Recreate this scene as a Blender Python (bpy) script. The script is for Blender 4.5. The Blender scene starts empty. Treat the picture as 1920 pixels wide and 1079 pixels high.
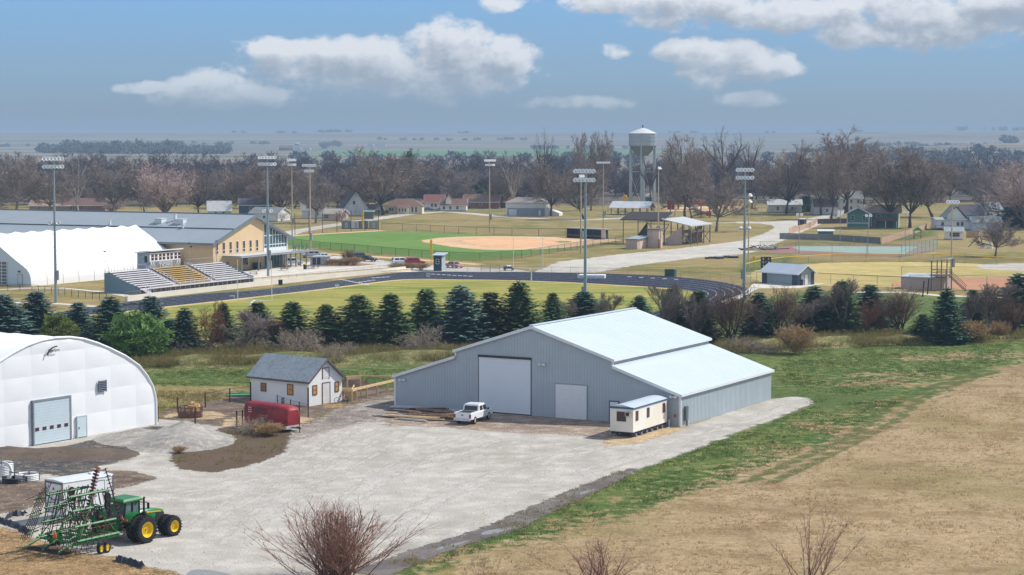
import bpy, bmesh, math, random
import numpy as np
from mathutils import Vector, Matrix, noise as mnoise
from mathutils.geometry import tessellate_polygon
R=math.radians
random.seed(7); rng=np.random.default_rng(11)
sc=bpy.context.scene; COL=sc.collection
# ------------------------------------------------------------------ camera
F=3700.0; CH=30.0; HY=265.0
TILT=math.atan((540-HY)/F); CT,ST=math.cos(TILT),math.sin(TILT)
cd=bpy.data.cameras.new("camera"); cam=bpy.data.objects.new("camera",cd); COL.objects.link(cam)
cam.location=(0,0,CH); cam.rotation_euler=(R(90)-TILT,0,0)
cd.sensor_width=36; cd.lens=36*F/1920; cd.clip_start=1; cd.clip_end=40000
sc.camera=cam
sc.view_settings.view_transform='Standard'; sc.view_settings.look='None'
sc.view_settings.exposure=0.45; sc.view_settings.gamma=1
sc.cycles.use_denoising=True
sc.cycles.max_bounces=5; sc.cycles.diffuse_bounces=2; sc.cycles.glossy_bounces=2
sc.cycles.transparent_max_bounces=24; sc.cycles.volume_bounces=0
# photo pixel (1920 wide) -> ground point
def P(px,py,z=0.0):
    u=(px-960)/F; v=(540-py)/F
    k=(z-CH)/(-ST+v*CT)
    return (u*k,(CT+v*ST)*k)
def PXH(px,py,top):                      # height of a vertical at ground pixel (px,py) whose top shows at row `top`
    y=P(px,py)[1]; v=(540-top)/F
    return CH+(-ST+v*CT)/(CT+v*ST)*y
def ppm(py): return F/ P(960,py)[1]      # photo pixels per metre at ground row py
def ang(a,b): return math.atan2(b[1]-a[1],b[0]-a[0])
def dist(a,b): return math.hypot(b[0]-a[0],b[1]-a[1])
def lin(c): c/=255; return c/12.92 if c<=.04045 else ((c+.055)/1.055)**2.4
def S(r,g,b): return (lin(r),lin(g),lin(b))
# ------------------------------------------------------------------ sun and sky
SUN_EL=R(46); SUN_AZ=math.atan2(.86,.32)    # from the right, a little behind the scene
sl=bpy.data.lights.new("sun",'SUN'); sl.energy=3.5; sl.angle=R(.55); sl.color=(1,.955,.88)
so=bpy.data.objects.new("sun",sl); COL.objects.link(so)
sd=Vector((math.sin(SUN_AZ)*math.cos(SUN_EL),math.cos(SUN_AZ)*math.cos(SUN_EL),math.sin(SUN_EL)))
so.rotation_euler=sd.to_track_quat('Z','Y').to_euler()
W=bpy.data.worlds.new("World"); sc.world=W; W.use_nodes=True
class NT:
    def __init__(s,nt): s.nt=nt; s.n=nt.nodes; s.l=nt.links
    def add(s,t,ins=None,**kw):
        n=s.n.new(t)
        for k,v in kw.items(): setattr(n,k,v)
        for k,v in (ins or {}).items(): s.set(n.inputs[k],v)
        return n
    def set(s,i,v):
        if hasattr(v,'is_output'): s.l.new(v,i)
        elif hasattr(v,'outputs'): s.l.new(v.outputs[0],i)
        elif i.type=='RGBA' and len(v)==3: i.default_value=(*v,1)
        else: i.default_value=v
    def math(s,op,a,b=0.0,c=0.0,clamp=False):
        n=s.n.new('ShaderNodeMath'); n.operation=op; n.use_clamp=clamp
        for i,v in enumerate((a,b,c)): s.set(n.inputs[i],v)
        return n.outputs[0]
    def vm(s,op,a,b=(0,0,0)):
        n=s.n.new('ShaderNodeVectorMath'); n.operation=op
        s.set(n.inputs[0],a); s.set(n.inputs[1],b); return n
    def mix(s,f,a,b,t='MIX'):
        n=s.n.new('ShaderNodeMix'); n.data_type='RGBA'; n.blend_type=t
        s.set(n.inputs[0],f); s.set(n.inputs[6],a); s.set(n.inputs[7],b); return n.outputs[2]
    def ss(s,x,a,b,o0=0.0,o1=1.0):
        n=s.n.new('ShaderNodeMapRange'); n.interpolation_type='SMOOTHSTEP'
        for i,v in enumerate((x,a,b,o0,o1)): s.set(n.inputs[i],v)
        return n.outputs[0]
    def noise(s,vec,scale,detail=4,rough=.55,dist=0.0):
        n=s.n.new('ShaderNodeTexNoise'); s.set(n.inputs['Vector'],vec)
        n.inputs['Scale'].default_value=scale; n.inputs['Detail'].default_value=detail
        n.inputs['Roughness'].default_value=rough; n.inputs['Distortion'].default_value=dist
        return n
# cloud density as a function of sky direction (azimuth, elevation)
CLOUDS=[(700,130,250,58,.85),(850,140,150,54,.9),(440,178,130,34,.7),(1370,130,130,40,.8),(1700,40,260,60,.8),(1350,25,200,40,.75),
 # azimuth px, elevation px in a 3700 px/radian chart, half sizes, weight
 (690,112,150,46,1.0),(560,95,150,26,.9),(850,100,90,66,1.1),(930,110,90,50,1.0),(780,135,180,30,.9),
 (400,165,85,34,1.0),(480,182,100,26,.95),(300,160,70,14,.7),
 (1290,100,70,26,1.0),(1370,108,85,36,1.1),(1430,132,70,28,1.0),
 (1400,190,62,20,.85),(1110,192,80,15,.55),(1010,196,50,13,.45),(1155,96,34,13,.36),
 (1500,30,230,40,.95),(1620,62,120,34,.95),(1250,5,260,34,.9),(1810,55,110,32,1.0),(1890,20,190,46,.95),(935,12,55,20,.75)]
def cloud_group():
    g=bpy.data.node_groups.new("cloud_field",'ShaderNodeTree')
    g.interface.new_socket("Vector",in_out='INPUT',socket_type='NodeSocketVector')
    g.interface.new_socket("Density",in_out='OUTPUT',socket_type='NodeSocketFloat')
    t=NT(g); gi=t.add('NodeGroupInput'); go=t.add('NodeGroupOutput')
    v=gi.outputs[0]
    w1=t.noise(v,14,3,.5); d1=t.vm('SUBTRACT',w1.outputs['Color'],(.5,.5,.5)); d1=t.vm('MULTIPLY',d1,(.035,.012,0))
    p=t.vm('ADD',v,d1)
    acc=None
    for (x,y,a,b,w) in CLOUDS:
        q=t.vm('SUBTRACT',p,((x-960)/F,(HY-y)/F,0)); q=t.vm('MULTIPLY',q,(F/a*1.05,F/b*1.06,0)); q=t.vm('DOT_PRODUCT',q,q.outputs[0])
        e=t.math('MULTIPLY_ADD',q.outputs['Value'],-w*.8,w*.85)
        acc=e if acc is None else t.math('SMOOTH_MAX',acc,e,.25)
    st=t.vm('MULTIPLY',v,(1,1.35,1))
    n1=t.noise(st,70,9,.59); n2=t.noise(st,26,4,.5)
    f=t.math('MULTIPLY_ADD',t.math('SUBTRACT',n1.outputs[0],.5),2.0,acc)
    f=t.math('MULTIPLY_ADD',t.math('SUBTRACT',n2.outputs[0],.5),.9,t.math('ADD',f,.0))
    t.set(go.inputs[0],f); return g
t=NT(W.node_tree); t.n.clear()
tc=t.add('ShaderNodeTexCoord'); dirv=t.vm('NORMALIZE',tc.outputs['Generated'])
sx=t.add('ShaderNodeSeparateXYZ',{0:dirv}); dx,dy,dz=sx.outputs
az=t.math('ARCTAN2',dx,dy); el=t.math('ARCSINE',dz)
cv=t.add('ShaderNodeCombineXYZ',{0:az,1:el}).outputs[0]
sky=t.add('ShaderNodeTexSky',sky_type='NISHITA',sun_disc=False,sun_elevation=SUN_EL,sun_rotation=SUN_AZ,altitude=300,air_density=1.0,dust_density=1.2,ozone_density=2.0)
skys=t.vm('SCALE',sky.outputs[0]); skys.inputs['Scale'].default_value=.085
ramp=t.add('ShaderNodeValToRGB'); cr=ramp.color_ramp
cr.elements[0].position=0; cr.elements[0].color=(*S(122,146,164),1)
cr.elements[1].position=1; cr.elements[1].color=(*S(56,112,186),1)
for p_,c_ in ((.05,S(126,152,172)),(.13,S(126,164,197)),(.27,S(120,172,222)),(.5,S(98,154,216))):
    e_=cr.elements.new(p_); e_.color=(*c_,1)
t.set(ramp.inputs[0],t.math('MULTIPLY',el,4.0))
g=cloud_group()
def cf(vec):
    n=t.n.new('ShaderNodeGroup'); n.node_tree=g; t.set(n.inputs[0],vec); return n.outputs[0]
d0=cf(cv); d1=cf(t.vm('ADD',cv,(.0035,.0055,0)).outputs[0]); d2=cf(t.vm('ADD',cv,(.002,.013,0)).outputs[0])
alpha=t.ss(d0,-.08,.52,0,.94)
thick=t.math('MULTIPLY_ADD',d1,.5,t.math('MULTIPLY',d2,.5))          # how much cloud lies above, towards the sun
lit=t.math('MULTIPLY',t.ss(thick,1.0,-.25),.75); lit=t.math('ADD',lit,t.ss(t.math('SUBTRACT',d0,d1),-.35,.45,0,.35))
ccol=t.mix(t.math('MINIMUM',lit,1.0),S(154,164,178),S(223,226,231))
base=t.mix(.2,ramp.outputs[0],skys.outputs[0])
hz=t.ss(el,-.004,.044)                     # clouds thin out towards the horizon
front=t.mix(t.math('MULTIPLY',alpha,hz),base,ccol)
bn_=t.noise(dirv.outputs[0],2.6,6,.6).outputs[0]      # unseen white cloud added overhead and behind to lift the fill light
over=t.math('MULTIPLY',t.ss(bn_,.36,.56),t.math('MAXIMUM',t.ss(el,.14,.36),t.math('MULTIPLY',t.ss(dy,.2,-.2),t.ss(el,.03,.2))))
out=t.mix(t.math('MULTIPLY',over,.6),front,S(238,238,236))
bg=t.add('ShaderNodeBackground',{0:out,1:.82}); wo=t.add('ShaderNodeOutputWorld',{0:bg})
# ------------------------------------------------------------------ mesh helpers
class MB:
    def __init__(s): s.v=[]; s.f=[]
    def add(s,vs,fs):
        o=len(s.v); s.v+= [tuple(p) for p in vs]; s.f+=[tuple(i+o for i in f) for f in fs]; return s
    def box(s,c,d,rz=0.0,rx=0.0,ry=0.0):
        m=Matrix.Rotation(rz,3,'Z')@Matrix.Rotation(ry,3,'Y')@Matrix.Rotation(rx,3,'X'); c=Vector(c)
        vs=[c+m@Vector((x*d[0]/2,y*d[1]/2,z*d[2]/2)) for x in(-1,1) for y in(-1,1) for z in(-1,1)]
        return s.add(vs,[(0,1,3,2),(4,6,7,5),(0,4,5,1),(2,3,7,6),(0,2,6,4),(1,5,7,3)])
    def bb(s,x0,x1,y0,y1,z0,z1): return s.box(((x0+x1)/2,(y0+y1)/2,(z0+z1)/2),(x1-x0,y1-y0,z1-z0))
    def tube(s,a,b,r0,r1=None,n=8,caps=True):
        r1=r0 if r1 is None else r1; a=Vector(a); b=Vector(b); d=(b-a)
        if d.length<1e-6: return s
        q=d.to_track_quat('Z','Y').to_matrix(); vs=[]
        for c,r in((a,r0),(b,r1)):
            for i in range(n):
                t_=2*math.pi*i/n; vs.append(c+q@Vector((r*math.cos(t_),r*math.sin(t_),0)))
        fs=[(i,(i+1)%n,n+(i+1)%n,n+i) for i in range(n)]
        if caps: fs+=[tuple(range(n))[::-1],tuple(range(n,2*n))]
        return s.add(vs,fs)
    def path(s,pts,r,n=6):
        for a,b in zip(pts,pts[1:]): s.tube(a,b,r,r,n)
        return s
    def prism(s,poly,axis,a,b):              # poly of 2-D points extruded along axis ('x','y','z') from a to b
        def mk(p,h): return {'x':(h,p[0],p[1]),'y':(p[0],h,p[1]),'z':(p[0],p[1],h)}[axis]
        n=len(poly); vs=[mk(p,a) for p in poly]+[mk(p,b) for p in poly]
        fs=[(i,(i+1)%n,n+(i+1)%n,n+i) for i in range(n)]
        tri=tessellate_polygon([[Vector((p[0],p[1],0)) for p in poly]])
        fs+=[tuple(t_) for t_ in tri]+[tuple(n+i for i in t_[::-1]) for t_ in tri]
        return s.add(vs,fs)
    def lathe(s,prof,n=16,c=(0,0,0),axis='z'):
        vs=[];m=len(prof)
        for i in range(n):
            t_=2*math.pi*i/n; co,si=math.cos(t_),math.sin(t_)
            for r,h in prof:
                p={'z':(r*co,r*si,h),'y':(r*co,h,r*si),'x':(h,r*co,r*si)}[axis]
                vs.append((p[0]+c[0],p[1]+c[1],p[2]+c[2]))
        fs=[(i*m+j,((i+1)%n)*m+j,((i+1)%n)*m+j+1,i*m+j+1) for i in range(n) for j in range(m-1)]
        return s.add(vs,fs)
    def loft(s,rings,close=True):
        n=len(rings[0]); vs=[p for r in rings for p in r]
        fs=[(k*n+i,k*n+(i+1)%n,(k+1)*n+(i+1)%n,(k+1)*n+i) for k in range(len(rings)-1) for i in range(n)]
        if close: fs+=[tuple(range(n))[::-1],tuple((len(rings)-1)*n+i for i in range(n))]
        return s.add(vs,fs)
    def quad(s,a,b,c,d): return s.add([a,b,c,d],[(0,1,2,3)])
    def mesh(s,name):
        me=bpy.data.meshes.new(name); me.from_pydata(s.v,[],s.f)
        bm=bmesh.new(); bm.from_mesh(me); bmesh.ops.recalc_face_normals(bm,faces=bm.faces); bm.to_mesh(me); bm.free()
        me.update(); return me
def obj(name,mb,mat,parent=None,smooth=False,bevel=0,label=None):
    me=mb.mesh(name) if isinstance(mb,MB) else mb
    o=bpy.data.objects.new(name,me); COL.objects.link(o)
    if mat is not None and len(me.materials)==0: me.materials.append(mat)
    if smooth:
        me.polygons.foreach_set('use_smooth',[True]*len(me.polygons))
        try: me.set_sharp_from_angle(angle=R(38))
        except Exception: pass
    if bevel:
        b=o.modifiers.new('bevel','BEVEL'); b.width=bevel; b.segments=2; b.limit_method='ANGLE'
    if parent is not None: o.parent=parent
    if label: o['label']=label
    return o
def tag(o,label,cat,group=None):
    o['label']=label; o['category']=cat
    if group: o['group']=group
    return o
def thing(name,label,cat,loc=(0,0,0),rz=0.0,group=None,scale=1.0):
    o=bpy.data.objects.new(name,None); COL.objects.link(o); o.empty_display_size=.3
    if len(loc)==2: loc=(loc[0],loc[1],0)
    o.location=loc; o.rotation_euler=(0,0,rz)
    o.scale=(scale,)*3 if not hasattr(scale,'__len__') else scale
    return tag(o,label,cat,group)
def struct(name,mb,mat,kind='structure'):
    o=obj(name,mb,mat); o['kind']=kind; return o
def dup(src,loc=None,rz=None,label=None,group=None,scale=None,parent=None):
    r=src.copy(); COL.objects.link(r)
    if parent is not None: r.parent=parent
    if loc is not None: r.location=loc if len(loc)==3 else (loc[0],loc[1],0)
    if rz is not None: r.rotation_euler=(0,0,rz)
    if scale is not None: r.scale=(scale,)*3 if not hasattr(scale,'__len__') else scale
    if label: r['label']=label
    if group: r['group']=group
    for ch in list(src.children): dup(ch,parent=r)
    return r
# ------------------------------------------------------------------ materials
_m={}
def M(name,col,rough=.6,var=.12,scale=1.2,metal=0.0,spec=.4,alpha=1.0,col2=None,s2=.25,bump=0.0,fine=None):
    """procedural surface: base colour with two sizes of uneven weathering"""
    if name in _m: return _m[name]
    m=bpy.data.materials.new(name); m.use_nodes=True; t=NT(m.node_tree); t.n.clear()
    tc=t.add('ShaderNodeTexCoord'); v=tc.outputs['Object']
    n1=t.noise(v,scale,5,.6); n2=t.noise(v,scale*s2,3,.5)
    k=t.math('ADD',t.math('MULTIPLY',n1.outputs[0],.6),t.math('MULTIPLY',n2.outputs[0],.4))
    f=t.ss(k,.3,.7,1-var,1+var)
    c=t.mix(t.ss(n2.outputs[0],.42,.62),col,col2) if col2 else None
    cc=t.vm('SCALE',c if c is not None else col); t.set(cc.inputs['Scale'],f)
    if c is None: cc.inputs[0].default_value=col
    b=t.add('ShaderNodeBsdfPrincipled',{'Base Color':cc.outputs[0],'Roughness':rough,'Metallic':metal})
    b.inputs['Specular IOR Level'].default_value=spec
    if bump:
        bn=t.add('ShaderNodeBump',{'Height':n1.outputs[0],'Strength':bump,'Distance':.05}); t.set(b.inputs['Normal'],bn)
    if alpha<1:
        tr=t.add('ShaderNodeBsdfTransparent'); mx=t.add('ShaderNodeMixShader',{0:alpha,1:tr,2:b}); sh=mx
    else: sh=b
    t.add('ShaderNodeOutputMaterial',{0:sh}); _m[name]=m; return m
def ground_mat(name,cols,scales=(.08,.6,4.0),rough=.95,soft=True,edge_noise=1.1,contrast=.45,stretch=None,bumpd=.06):
    """patchy ground cover mixing three colours over three noise sizes; ragged see-through rim from the 'edge' attribute"""
    if name in _m: return _m[name]
    m=bpy.data.materials.new(name); m.use_nodes=True; t=NT(m.node_tree); t.n.clear()
    g_=t.add('ShaderNodeNewGeometry'); v=g_.outputs['Position']
    if stretch: 
        mp=t.add('ShaderNodeMapping',{0:v}); mp.inputs['Rotation'].default_value=(0,0,stretch[0]); mp.inputs['Scale'].default_value=stretch[1]; v=mp.outputs[0]
    a=t.noise(v,scales[0],5,.6,.4); b=t.noise(v,scales[1],5,.65); c=t.noise(v,scales[2],4,.7)
    col=t.mix(t.ss(a.outputs[0],.40,.60),cols[0],cols[1])
    k=t.math('ADD',t.math('MULTIPLY',b.outputs[0],.6),t.math('MULTIPLY',c.outputs[0],.4))
    col=t.mix(t.ss(k,.46,.66),col,cols[2])
    f=t.ss(c.outputs[0],.3,.7,1-contrast*.5,1+contrast*.5); f2=t.ss(b.outputs[0],.3,.7,1-contrast*.3,1+contrast*.3)
    s=t.vm('SCALE',col); t.set(s.inputs['Scale'],t.math('MULTIPLY',f,f2))
    bs=t.add('ShaderNodeBsdfPrincipled',{'Base Color':s.outputs[0],'Roughness':rough}); bs.inputs['Specular IOR Level'].default_value=.15
    bn=t.add('ShaderNodeBump',{'Height':t.math('ADD',b.outputs[0],c.outputs[0]),'Strength':.6,'Distance':bumpd}); t.set(bs.inputs['Normal'],bn)
    sh=bs
    if soft:
        at=t.add('ShaderNodeAttribute',attribute_name='edge')
        e=t.math('ADD',at.outputs['Fac'],t.math('MULTIPLY',t.math('SUBTRACT',k,.5),edge_noise*2))
        al=t.ss(e,.38,.56)
        tr=t.add('ShaderNodeBsdfTransparent'); sh=t.add('ShaderNodeMixShader',{0:al,1:tr,2:bs})
    t.add('ShaderNodeOutputMaterial',{0:sh}); _m[name]=m; return m
# ------------------------------------------------------------------ ground sheets
def refine(pts,step,jit,seed=0):
    r=random.Random(seed); out=[]; n=len(pts)
    for i in range(n):
        a=pts[i]; b=pts[(i+1)%n]; L=dist(a,b); k=max(1,int(L/step))
        nx,ny=-(b[1]-a[1])/max(L,1e-6),(b[0]-a[0])/max(L,1e-6)
        for j in range(k):
            q=j/k; d=jit*r.gauss(0,.6) if j else jit*.3*r.gauss(0,1)
            out.append((a[0]+(b[0]-a[0])*q+nx*d,a[1]+(b[1]-a[1])*q+ny*d))
    return out
def smooth_poly(pts,it=2):
    for _ in range(it):
        o=[]
        for i in range(len(pts)):
            a=pts[i]; b=pts[(i+1)%len(pts)]
            o+=[(a[0]*.75+b[0]*.25,a[1]*.75+b[1]*.25),(a[0]*.25+b[0]*.75,a[1]*.25+b[1]*.75)]
        pts=o
    return pts
def area(p): return .5*sum(p[i][0]*p[(i+1)%len(p)][1]-p[(i+1)%len(p)][0]*p[i][1] for i in range(len(p)))
def sheet(name,pts,z,mat,w=1.0,step=1.0,jit=.15,seed=1,kind='structure',smooth=0,soft=True):
    if smooth: pts=smooth_poly(pts,smooth)
    if area(pts)<0: pts=pts[::-1]
    me=bpy.data.meshes.new(name)
    if soft:                                  # fine grid; 'edge' is the distance to the outline, so the rim can fray
        p=np.array(pts); c=max(.45,w*.55); lo=p.min(0)-w*1.6; hi=p.max(0)+w*1.6
        c=max(c,math.sqrt((hi[0]-lo[0])*(hi[1]-lo[1])/60000))
        xs=np.arange(lo[0],hi[0]+c,c); ys=np.arange(lo[1],hi[1]+c,c); X,Y=np.meshgrid(xs,ys); ins=np.zeros(X.shape,bool); d=np.full(X.shape,1e18)
        for i in range(len(p)):
            ax,ay=p[i]; bx,by=p[(i+1)%len(p)]
            if ay!=by: ins^=((ay>Y)!=(by>Y))&(X<(bx-ax)*(Y-ay)/(by-ay)+ax)
            L=(bx-ax)**2+(by-ay)**2+1e-9; q=np.clip(((X-ax)*(bx-ax)+(Y-ay)*(by-ay))/L,0,1); d=np.minimum(d,(X-ax-q*(bx-ax))**2+(Y-ay-q*(by-ay))**2)
        sd=np.where(ins,1,-1)*np.sqrt(d); ok=sd>-w*1.4; n=len(xs); idx=np.arange(X.size).reshape(X.shape)
        cell=ok[:-1,:-1]|ok[1:,:-1]|ok[:-1,1:]|ok[1:,1:]
        F4=np.stack([idx[:-1,:-1],idx[:-1,1:],idx[1:,1:],idx[1:,:-1]],-1)[cell]
        used=np.unique(F4); mp=np.full(X.size,-1); mp[used]=np.arange(len(used))
        vs=np.stack([X.ravel()[used],Y.ravel()[used],np.full(len(used),z)],1).tolist(); fs=mp[F4].tolist()
        edge=np.clip(.47+sd.ravel()[used]/(2*w),-.6,1.6).astype(np.float32)
    else:
        vs=[(*q,z) for q in pts]; fs=[tuple(t_) for t_ in tessellate_polygon([[Vector((*q,0)) for q in pts]])]; edge=np.full(len(vs),1.5,np.float32)
    me.from_pydata(vs,[],fs)
    a=me.attributes.new('edge','FLOAT','POINT'); a.data.foreach_set('value',edge)
    if not soft:
        bm=bmesh.new(); bm.from_mesh(me)
        for f in bm.faces:
            if f.normal.z<0: f.normal_flip()
        bm.to_mesh(me); bm.free()
    me.materials.append(mat); o=bpy.data.objects.new(name,me); COL.objects.link(o)
    if kind: o['kind']=kind
    return o
def PP(*l): return [P(*q) for q in l]
def strip_poly(line,w):
    """closed outline of a band of half width w round a plan polyline"""
    L=[];Rr=[]
    for i,p in enumerate(line):
        a=line[max(0,i-1)]; b=line[min(len(line)-1,i+1)]; d=dist(a,b); nx,ny=-(b[1]-a[1])/d,(b[0]-a[0])/d
        ww=w[i] if hasattr(w,'__len__') else w
        L.append((p[0]+nx*ww,p[1]+ny*ww)); Rr.append((p[0]-nx*ww,p[1]-ny*ww))
    return L+Rr[::-1]
# ------------------------------------------------------------------ ground: one sheet to the horizon
def sstep(a,b,x): q=np.clip((x-a)/(b-a),0,1); return q*q*(3-2*q)
def poly_mask(X,Y,pts,blur):
    """1 inside, 0 outside, soft over `blur` metres"""
    p=np.array(pts); inside=np.zeros(X.shape,bool); d=np.full(X.shape,1e9)
    for i in range(len(p)):
        ax,ay=p[i]; bx,by=p[(i+1)%len(p)]
        c=((ay>Y)!=(by>Y)); xi=(bx-ax)*(Y-ay)/((by-ay) if by!=ay else 1e-9)+ax
        inside^=c&(X<xi)
        L=(bx-ax)**2+(by-ay)**2; q=np.clip(((X-ax)*(bx-ax)+(Y-ay)*(by-ay))/L,0,1)
        d=np.minimum(d,(X-ax-q*(bx-ax))**2+(Y-ay-q*(by-ay))**2)
    d=np.sqrt(d); return sstep(-blur,blur,np.where(inside,d,-d))
def vnoise(x,seed,sc):
    x=np.asarray(x)/sc; r=np.random.default_rng(seed).random(4096); i=np.floor(x).astype(int); f=x-i; f=f*f*(3-2*f)
    return r[i%4096]*(1-f)+r[(i+1)%4096]*f
def terrain(X,Y):
    X=np.asarray(X,float); Y=np.asarray(Y,float)
    px=X/np.maximum(Y,1)*F+960
    z=9*sstep(1500,2600,Y)
    ridge=54+5*(vnoise(px,3,210)-.5)+2.5*(vnoise(px,5,70)-.5)
    z=z+ridge*sstep(4300,8200,Y)**1.15
    r=sstep(1430,1900,px); z=z+17*r*sstep(2300,3300,Y)*(1-.8*sstep(3400,4300,Y))
    r2=sstep(1500,1750,px)*(1-sstep(1860,2100,px)*.3); z=z+12*r2*sstep(4400,5600,Y)*(1-.6*sstep(5800,7000,Y))
    return z
TANPOLY=PP((2150,655),(1940,672),(1880,698),(1800,716),(1720,742),(1660,772),(1580,818),(1480,856),(1390,884),(1290,926),(1190,962),(1080,988),(980,1014),(860,1046),(760,1085),(640,1140),(700,1250),(2300,1250))
NG=560; MGX=300
ys=95*(13500/95)**(np.linspace(0,1,NG)); us=np.linspace(-1,1,MGX)
YY=np.repeat(ys,MGX); XX=np.tile(us,NG)*(YY*.5+110)
ZZ=terrain(XX,YY)
me=bpy.data.meshes.new('ground')
idx=np.arange(NG*MGX).reshape(NG,MGX)
quads=np.stack([idx[:-1,:-1],idx[:-1,1:],idx[1:,1:],idx[1:,:-1]],-1).reshape(-1,4)
me.from_pydata(np.stack([XX,YY,ZZ],1).tolist(),[],quads.tolist())
def setattr_(name,val):
    a=me.attributes.new(name,'FLOAT','POINT'); a.data.foreach_set('value',np.asarray(val,np.float32))
near=YY<430
def nm(pts,blur):
    o=np.zeros(YY.shape); o[near]=poly_mask(XX[near],YY[near],pts,blur); return o
tanm=nm(TANPOLY,12)
# worn tan patches inside the green
for c,rx,ry in (((1690,705),16,9),((1590,718),12,5),((1640,707),10,4),((1560,722),10,3),((1640,805),9,5),((1560,800),9,6),((1500,845),8,4),((1760,672),14,8),((1850,665),12,8),((360,742),9,9),((430,728),10,5),((330,730),8,5),((1720,722),10,4)):
    x0,y0=P(*c); q=np.sqrt(((XX-x0)/rx)**2+((YY-y0)/ry)**2); tanm=np.maximum(tanm,.47*(1-sstep(.3,1.25,q)))
grn=np.zeros(YY.shape)
for pts,b,w in ((PP((200,692),(480,690),(800,676),(1100,660),(1500,640),(1920,636),(2100,640),(2100,720),(1750,780),(1400,900),(1000,1030),(740,1100),(720,1060),(1200,870),(1500,760),(1440,745),(740,735),(640,740),(480,728),(260,722)),3,1.0),
              (PP((1290,640),(1300,600),(1400,566),(1500,546),(1640,548),(1760,556),(2000,562),(2000,640)),4,.8),
              (PP((1380,512),(1400,486),(1490,480),(1480,500),(1420,510)),4,.9),
              (PP((255,723),(470,728),(480,742),(400,748),(300,768),(250,772)),3,.35),
              (PP((200,645),(900,640),(1300,625),(1300,650),(800,682),(200,696)),3,.35),
              (PP((1660,452),(1700,437),(1745,430),(1760,437),(1740,445),(1700,452)),6,.9)):
    m_=np.zeros(YY.shape); k=YY<900; m_[k]=poly_mask(XX[k],YY[k],pts,b); grn=np.maximum(grn,m_*w)
# tyre tracks crossing the grass
trk=np.zeros(YY.shape)
for line in (PP((1850,695),(1780,715),(1700,745),(1640,785),(1600,815),(1520,852),(1400,905)),PP((1870,697),(1800,718),(1730,747),(1680,790),(1640,812),(1560,852),(1450,905))):
    d=np.full(YY.shape,1e9)
    for a,b in zip(line,line[1:]):
        L=dist(a,b)**2; q=np.clip(((XX-a[0])*(b[0]-a[0])+(YY-a[1])*(b[1]-a[1]))/L,0,1); d=np.minimum(d,np.hypot(XX-a[0]-q*(b[0]-a[0]),YY-a[1]-q*(b[1]-a[1])))
    trk=np.maximum(trk,1-sstep(.2,.95,d))
far=sstep(1150,1500,YY)
pxs=XX/YY*F+960
fgreen=sstep(560,640,pxs)*(1-sstep(1150,1300,pxs))*sstep(3000,3100,YY)*(1-sstep(4300,4500,YY))
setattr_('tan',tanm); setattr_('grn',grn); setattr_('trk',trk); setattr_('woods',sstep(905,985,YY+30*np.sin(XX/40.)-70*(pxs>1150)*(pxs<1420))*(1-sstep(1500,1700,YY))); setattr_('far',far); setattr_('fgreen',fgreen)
gm=bpy.data.materials.new('ground_cover'); gm.use_nodes=True; t=NT(gm.node_tree); t.n.clear()
pos=t.add('ShaderNodeNewGeometry').outputs['Position']
def A(n): return t.add('ShaderNodeAttribute',attribute_name=n).outputs['Fac']
n0=t.noise(pos,.025,4,.55,.3).outputs[0]; n1=t.noise(pos,.13,5,.62,.5).outputs[0]; n2=t.noise(pos,.75,5,.62).outputs[0]; n3=t.noise(pos,3.2,5,.72).outputs[0]
tn=t.mix(t.ss(n1,.40,.64),S(166,144,112),S(148,128,94)); tn=t.mix(t.math('MULTIPLY',t.ss(n2,.50,.72),.28),tn,S(124,104,74)); tn=t.mix(t.math('MULTIPLY',t.ss(t.math('ADD',n0,t.math('MULTIPLY',n2,.25)),.58,.74),.6),tn,S(126,116,70)); tn=t.mix(t.math('MULTIPLY',t.ss(n1,.50,.66),.6),tn,S(132,108,80)); tn=t.mix(t.math('MULTIPLY',t.ss(t.math('ADD',n3,A('tan')),1.05,1.45),0.0),tn,S(120,100,70))
ms=t.add('ShaderNodeMapping',{0:pos}); ms.inputs['Rotation'].default_value=(0,0,R(28)); ms.inputs['Scale'].default_value=(.25,1.6,1)
stk=t.noise(ms.outputs[0],.9,4,.65).outputs[0]; tn=t.mix(t.math('MULTIPLY',t.ss(stk,.52,.68),.28),tn,S(192,170,134)); tn=t.mix(t.math('MULTIPLY',t.ss(stk,.48,.34),.22),tn,S(124,106,74))
gr=t.mix(t.ss(n1,.38,.62),S(70,94,44),S(98,110,58)); gr=t.mix(t.math('MULTIPLY',t.ss(n2,.46,.68),.8),gr,S(128,126,76)); gr=t.mix(t.ss(n0,.48,.64),gr,S(82,98,52))
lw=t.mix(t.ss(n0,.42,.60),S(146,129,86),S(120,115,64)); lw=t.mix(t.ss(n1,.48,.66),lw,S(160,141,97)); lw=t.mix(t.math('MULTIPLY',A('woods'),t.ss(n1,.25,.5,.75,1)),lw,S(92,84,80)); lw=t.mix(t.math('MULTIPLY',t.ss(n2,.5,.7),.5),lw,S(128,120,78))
wob=t.math('ADD',t.math('MULTIPLY',t.math('SUBTRACT',n2,.5),1.3),t.math('MULTIPLY',t.math('SUBTRACT',n1,.5),1.1))
gm_=t.ss(t.math('ADD',A('grn'),wob),.3,.62); tm_=t.ss(t.math('ADD',A('tan'),wob),.34,.62)
c=t.mix(gm_,lw,gr); c=t.mix(tm_,c,tn)
c=t.mix(t.math('MULTIPLY',t.ss(t.math('ADD',A('trk'),t.math('MULTIPLY',wob,.6)),.32,.7),.85),c,S(80,90,46))
mp=t.add('ShaderNodeMapping',{0:pos}); mp.inputs['Scale'].default_value=(.0011,.0035,1)
vo=t.add('ShaderNodeTexVoronoi',{0:mp.outputs[0]}); vo.inputs['Scale'].default_value=1
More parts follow.
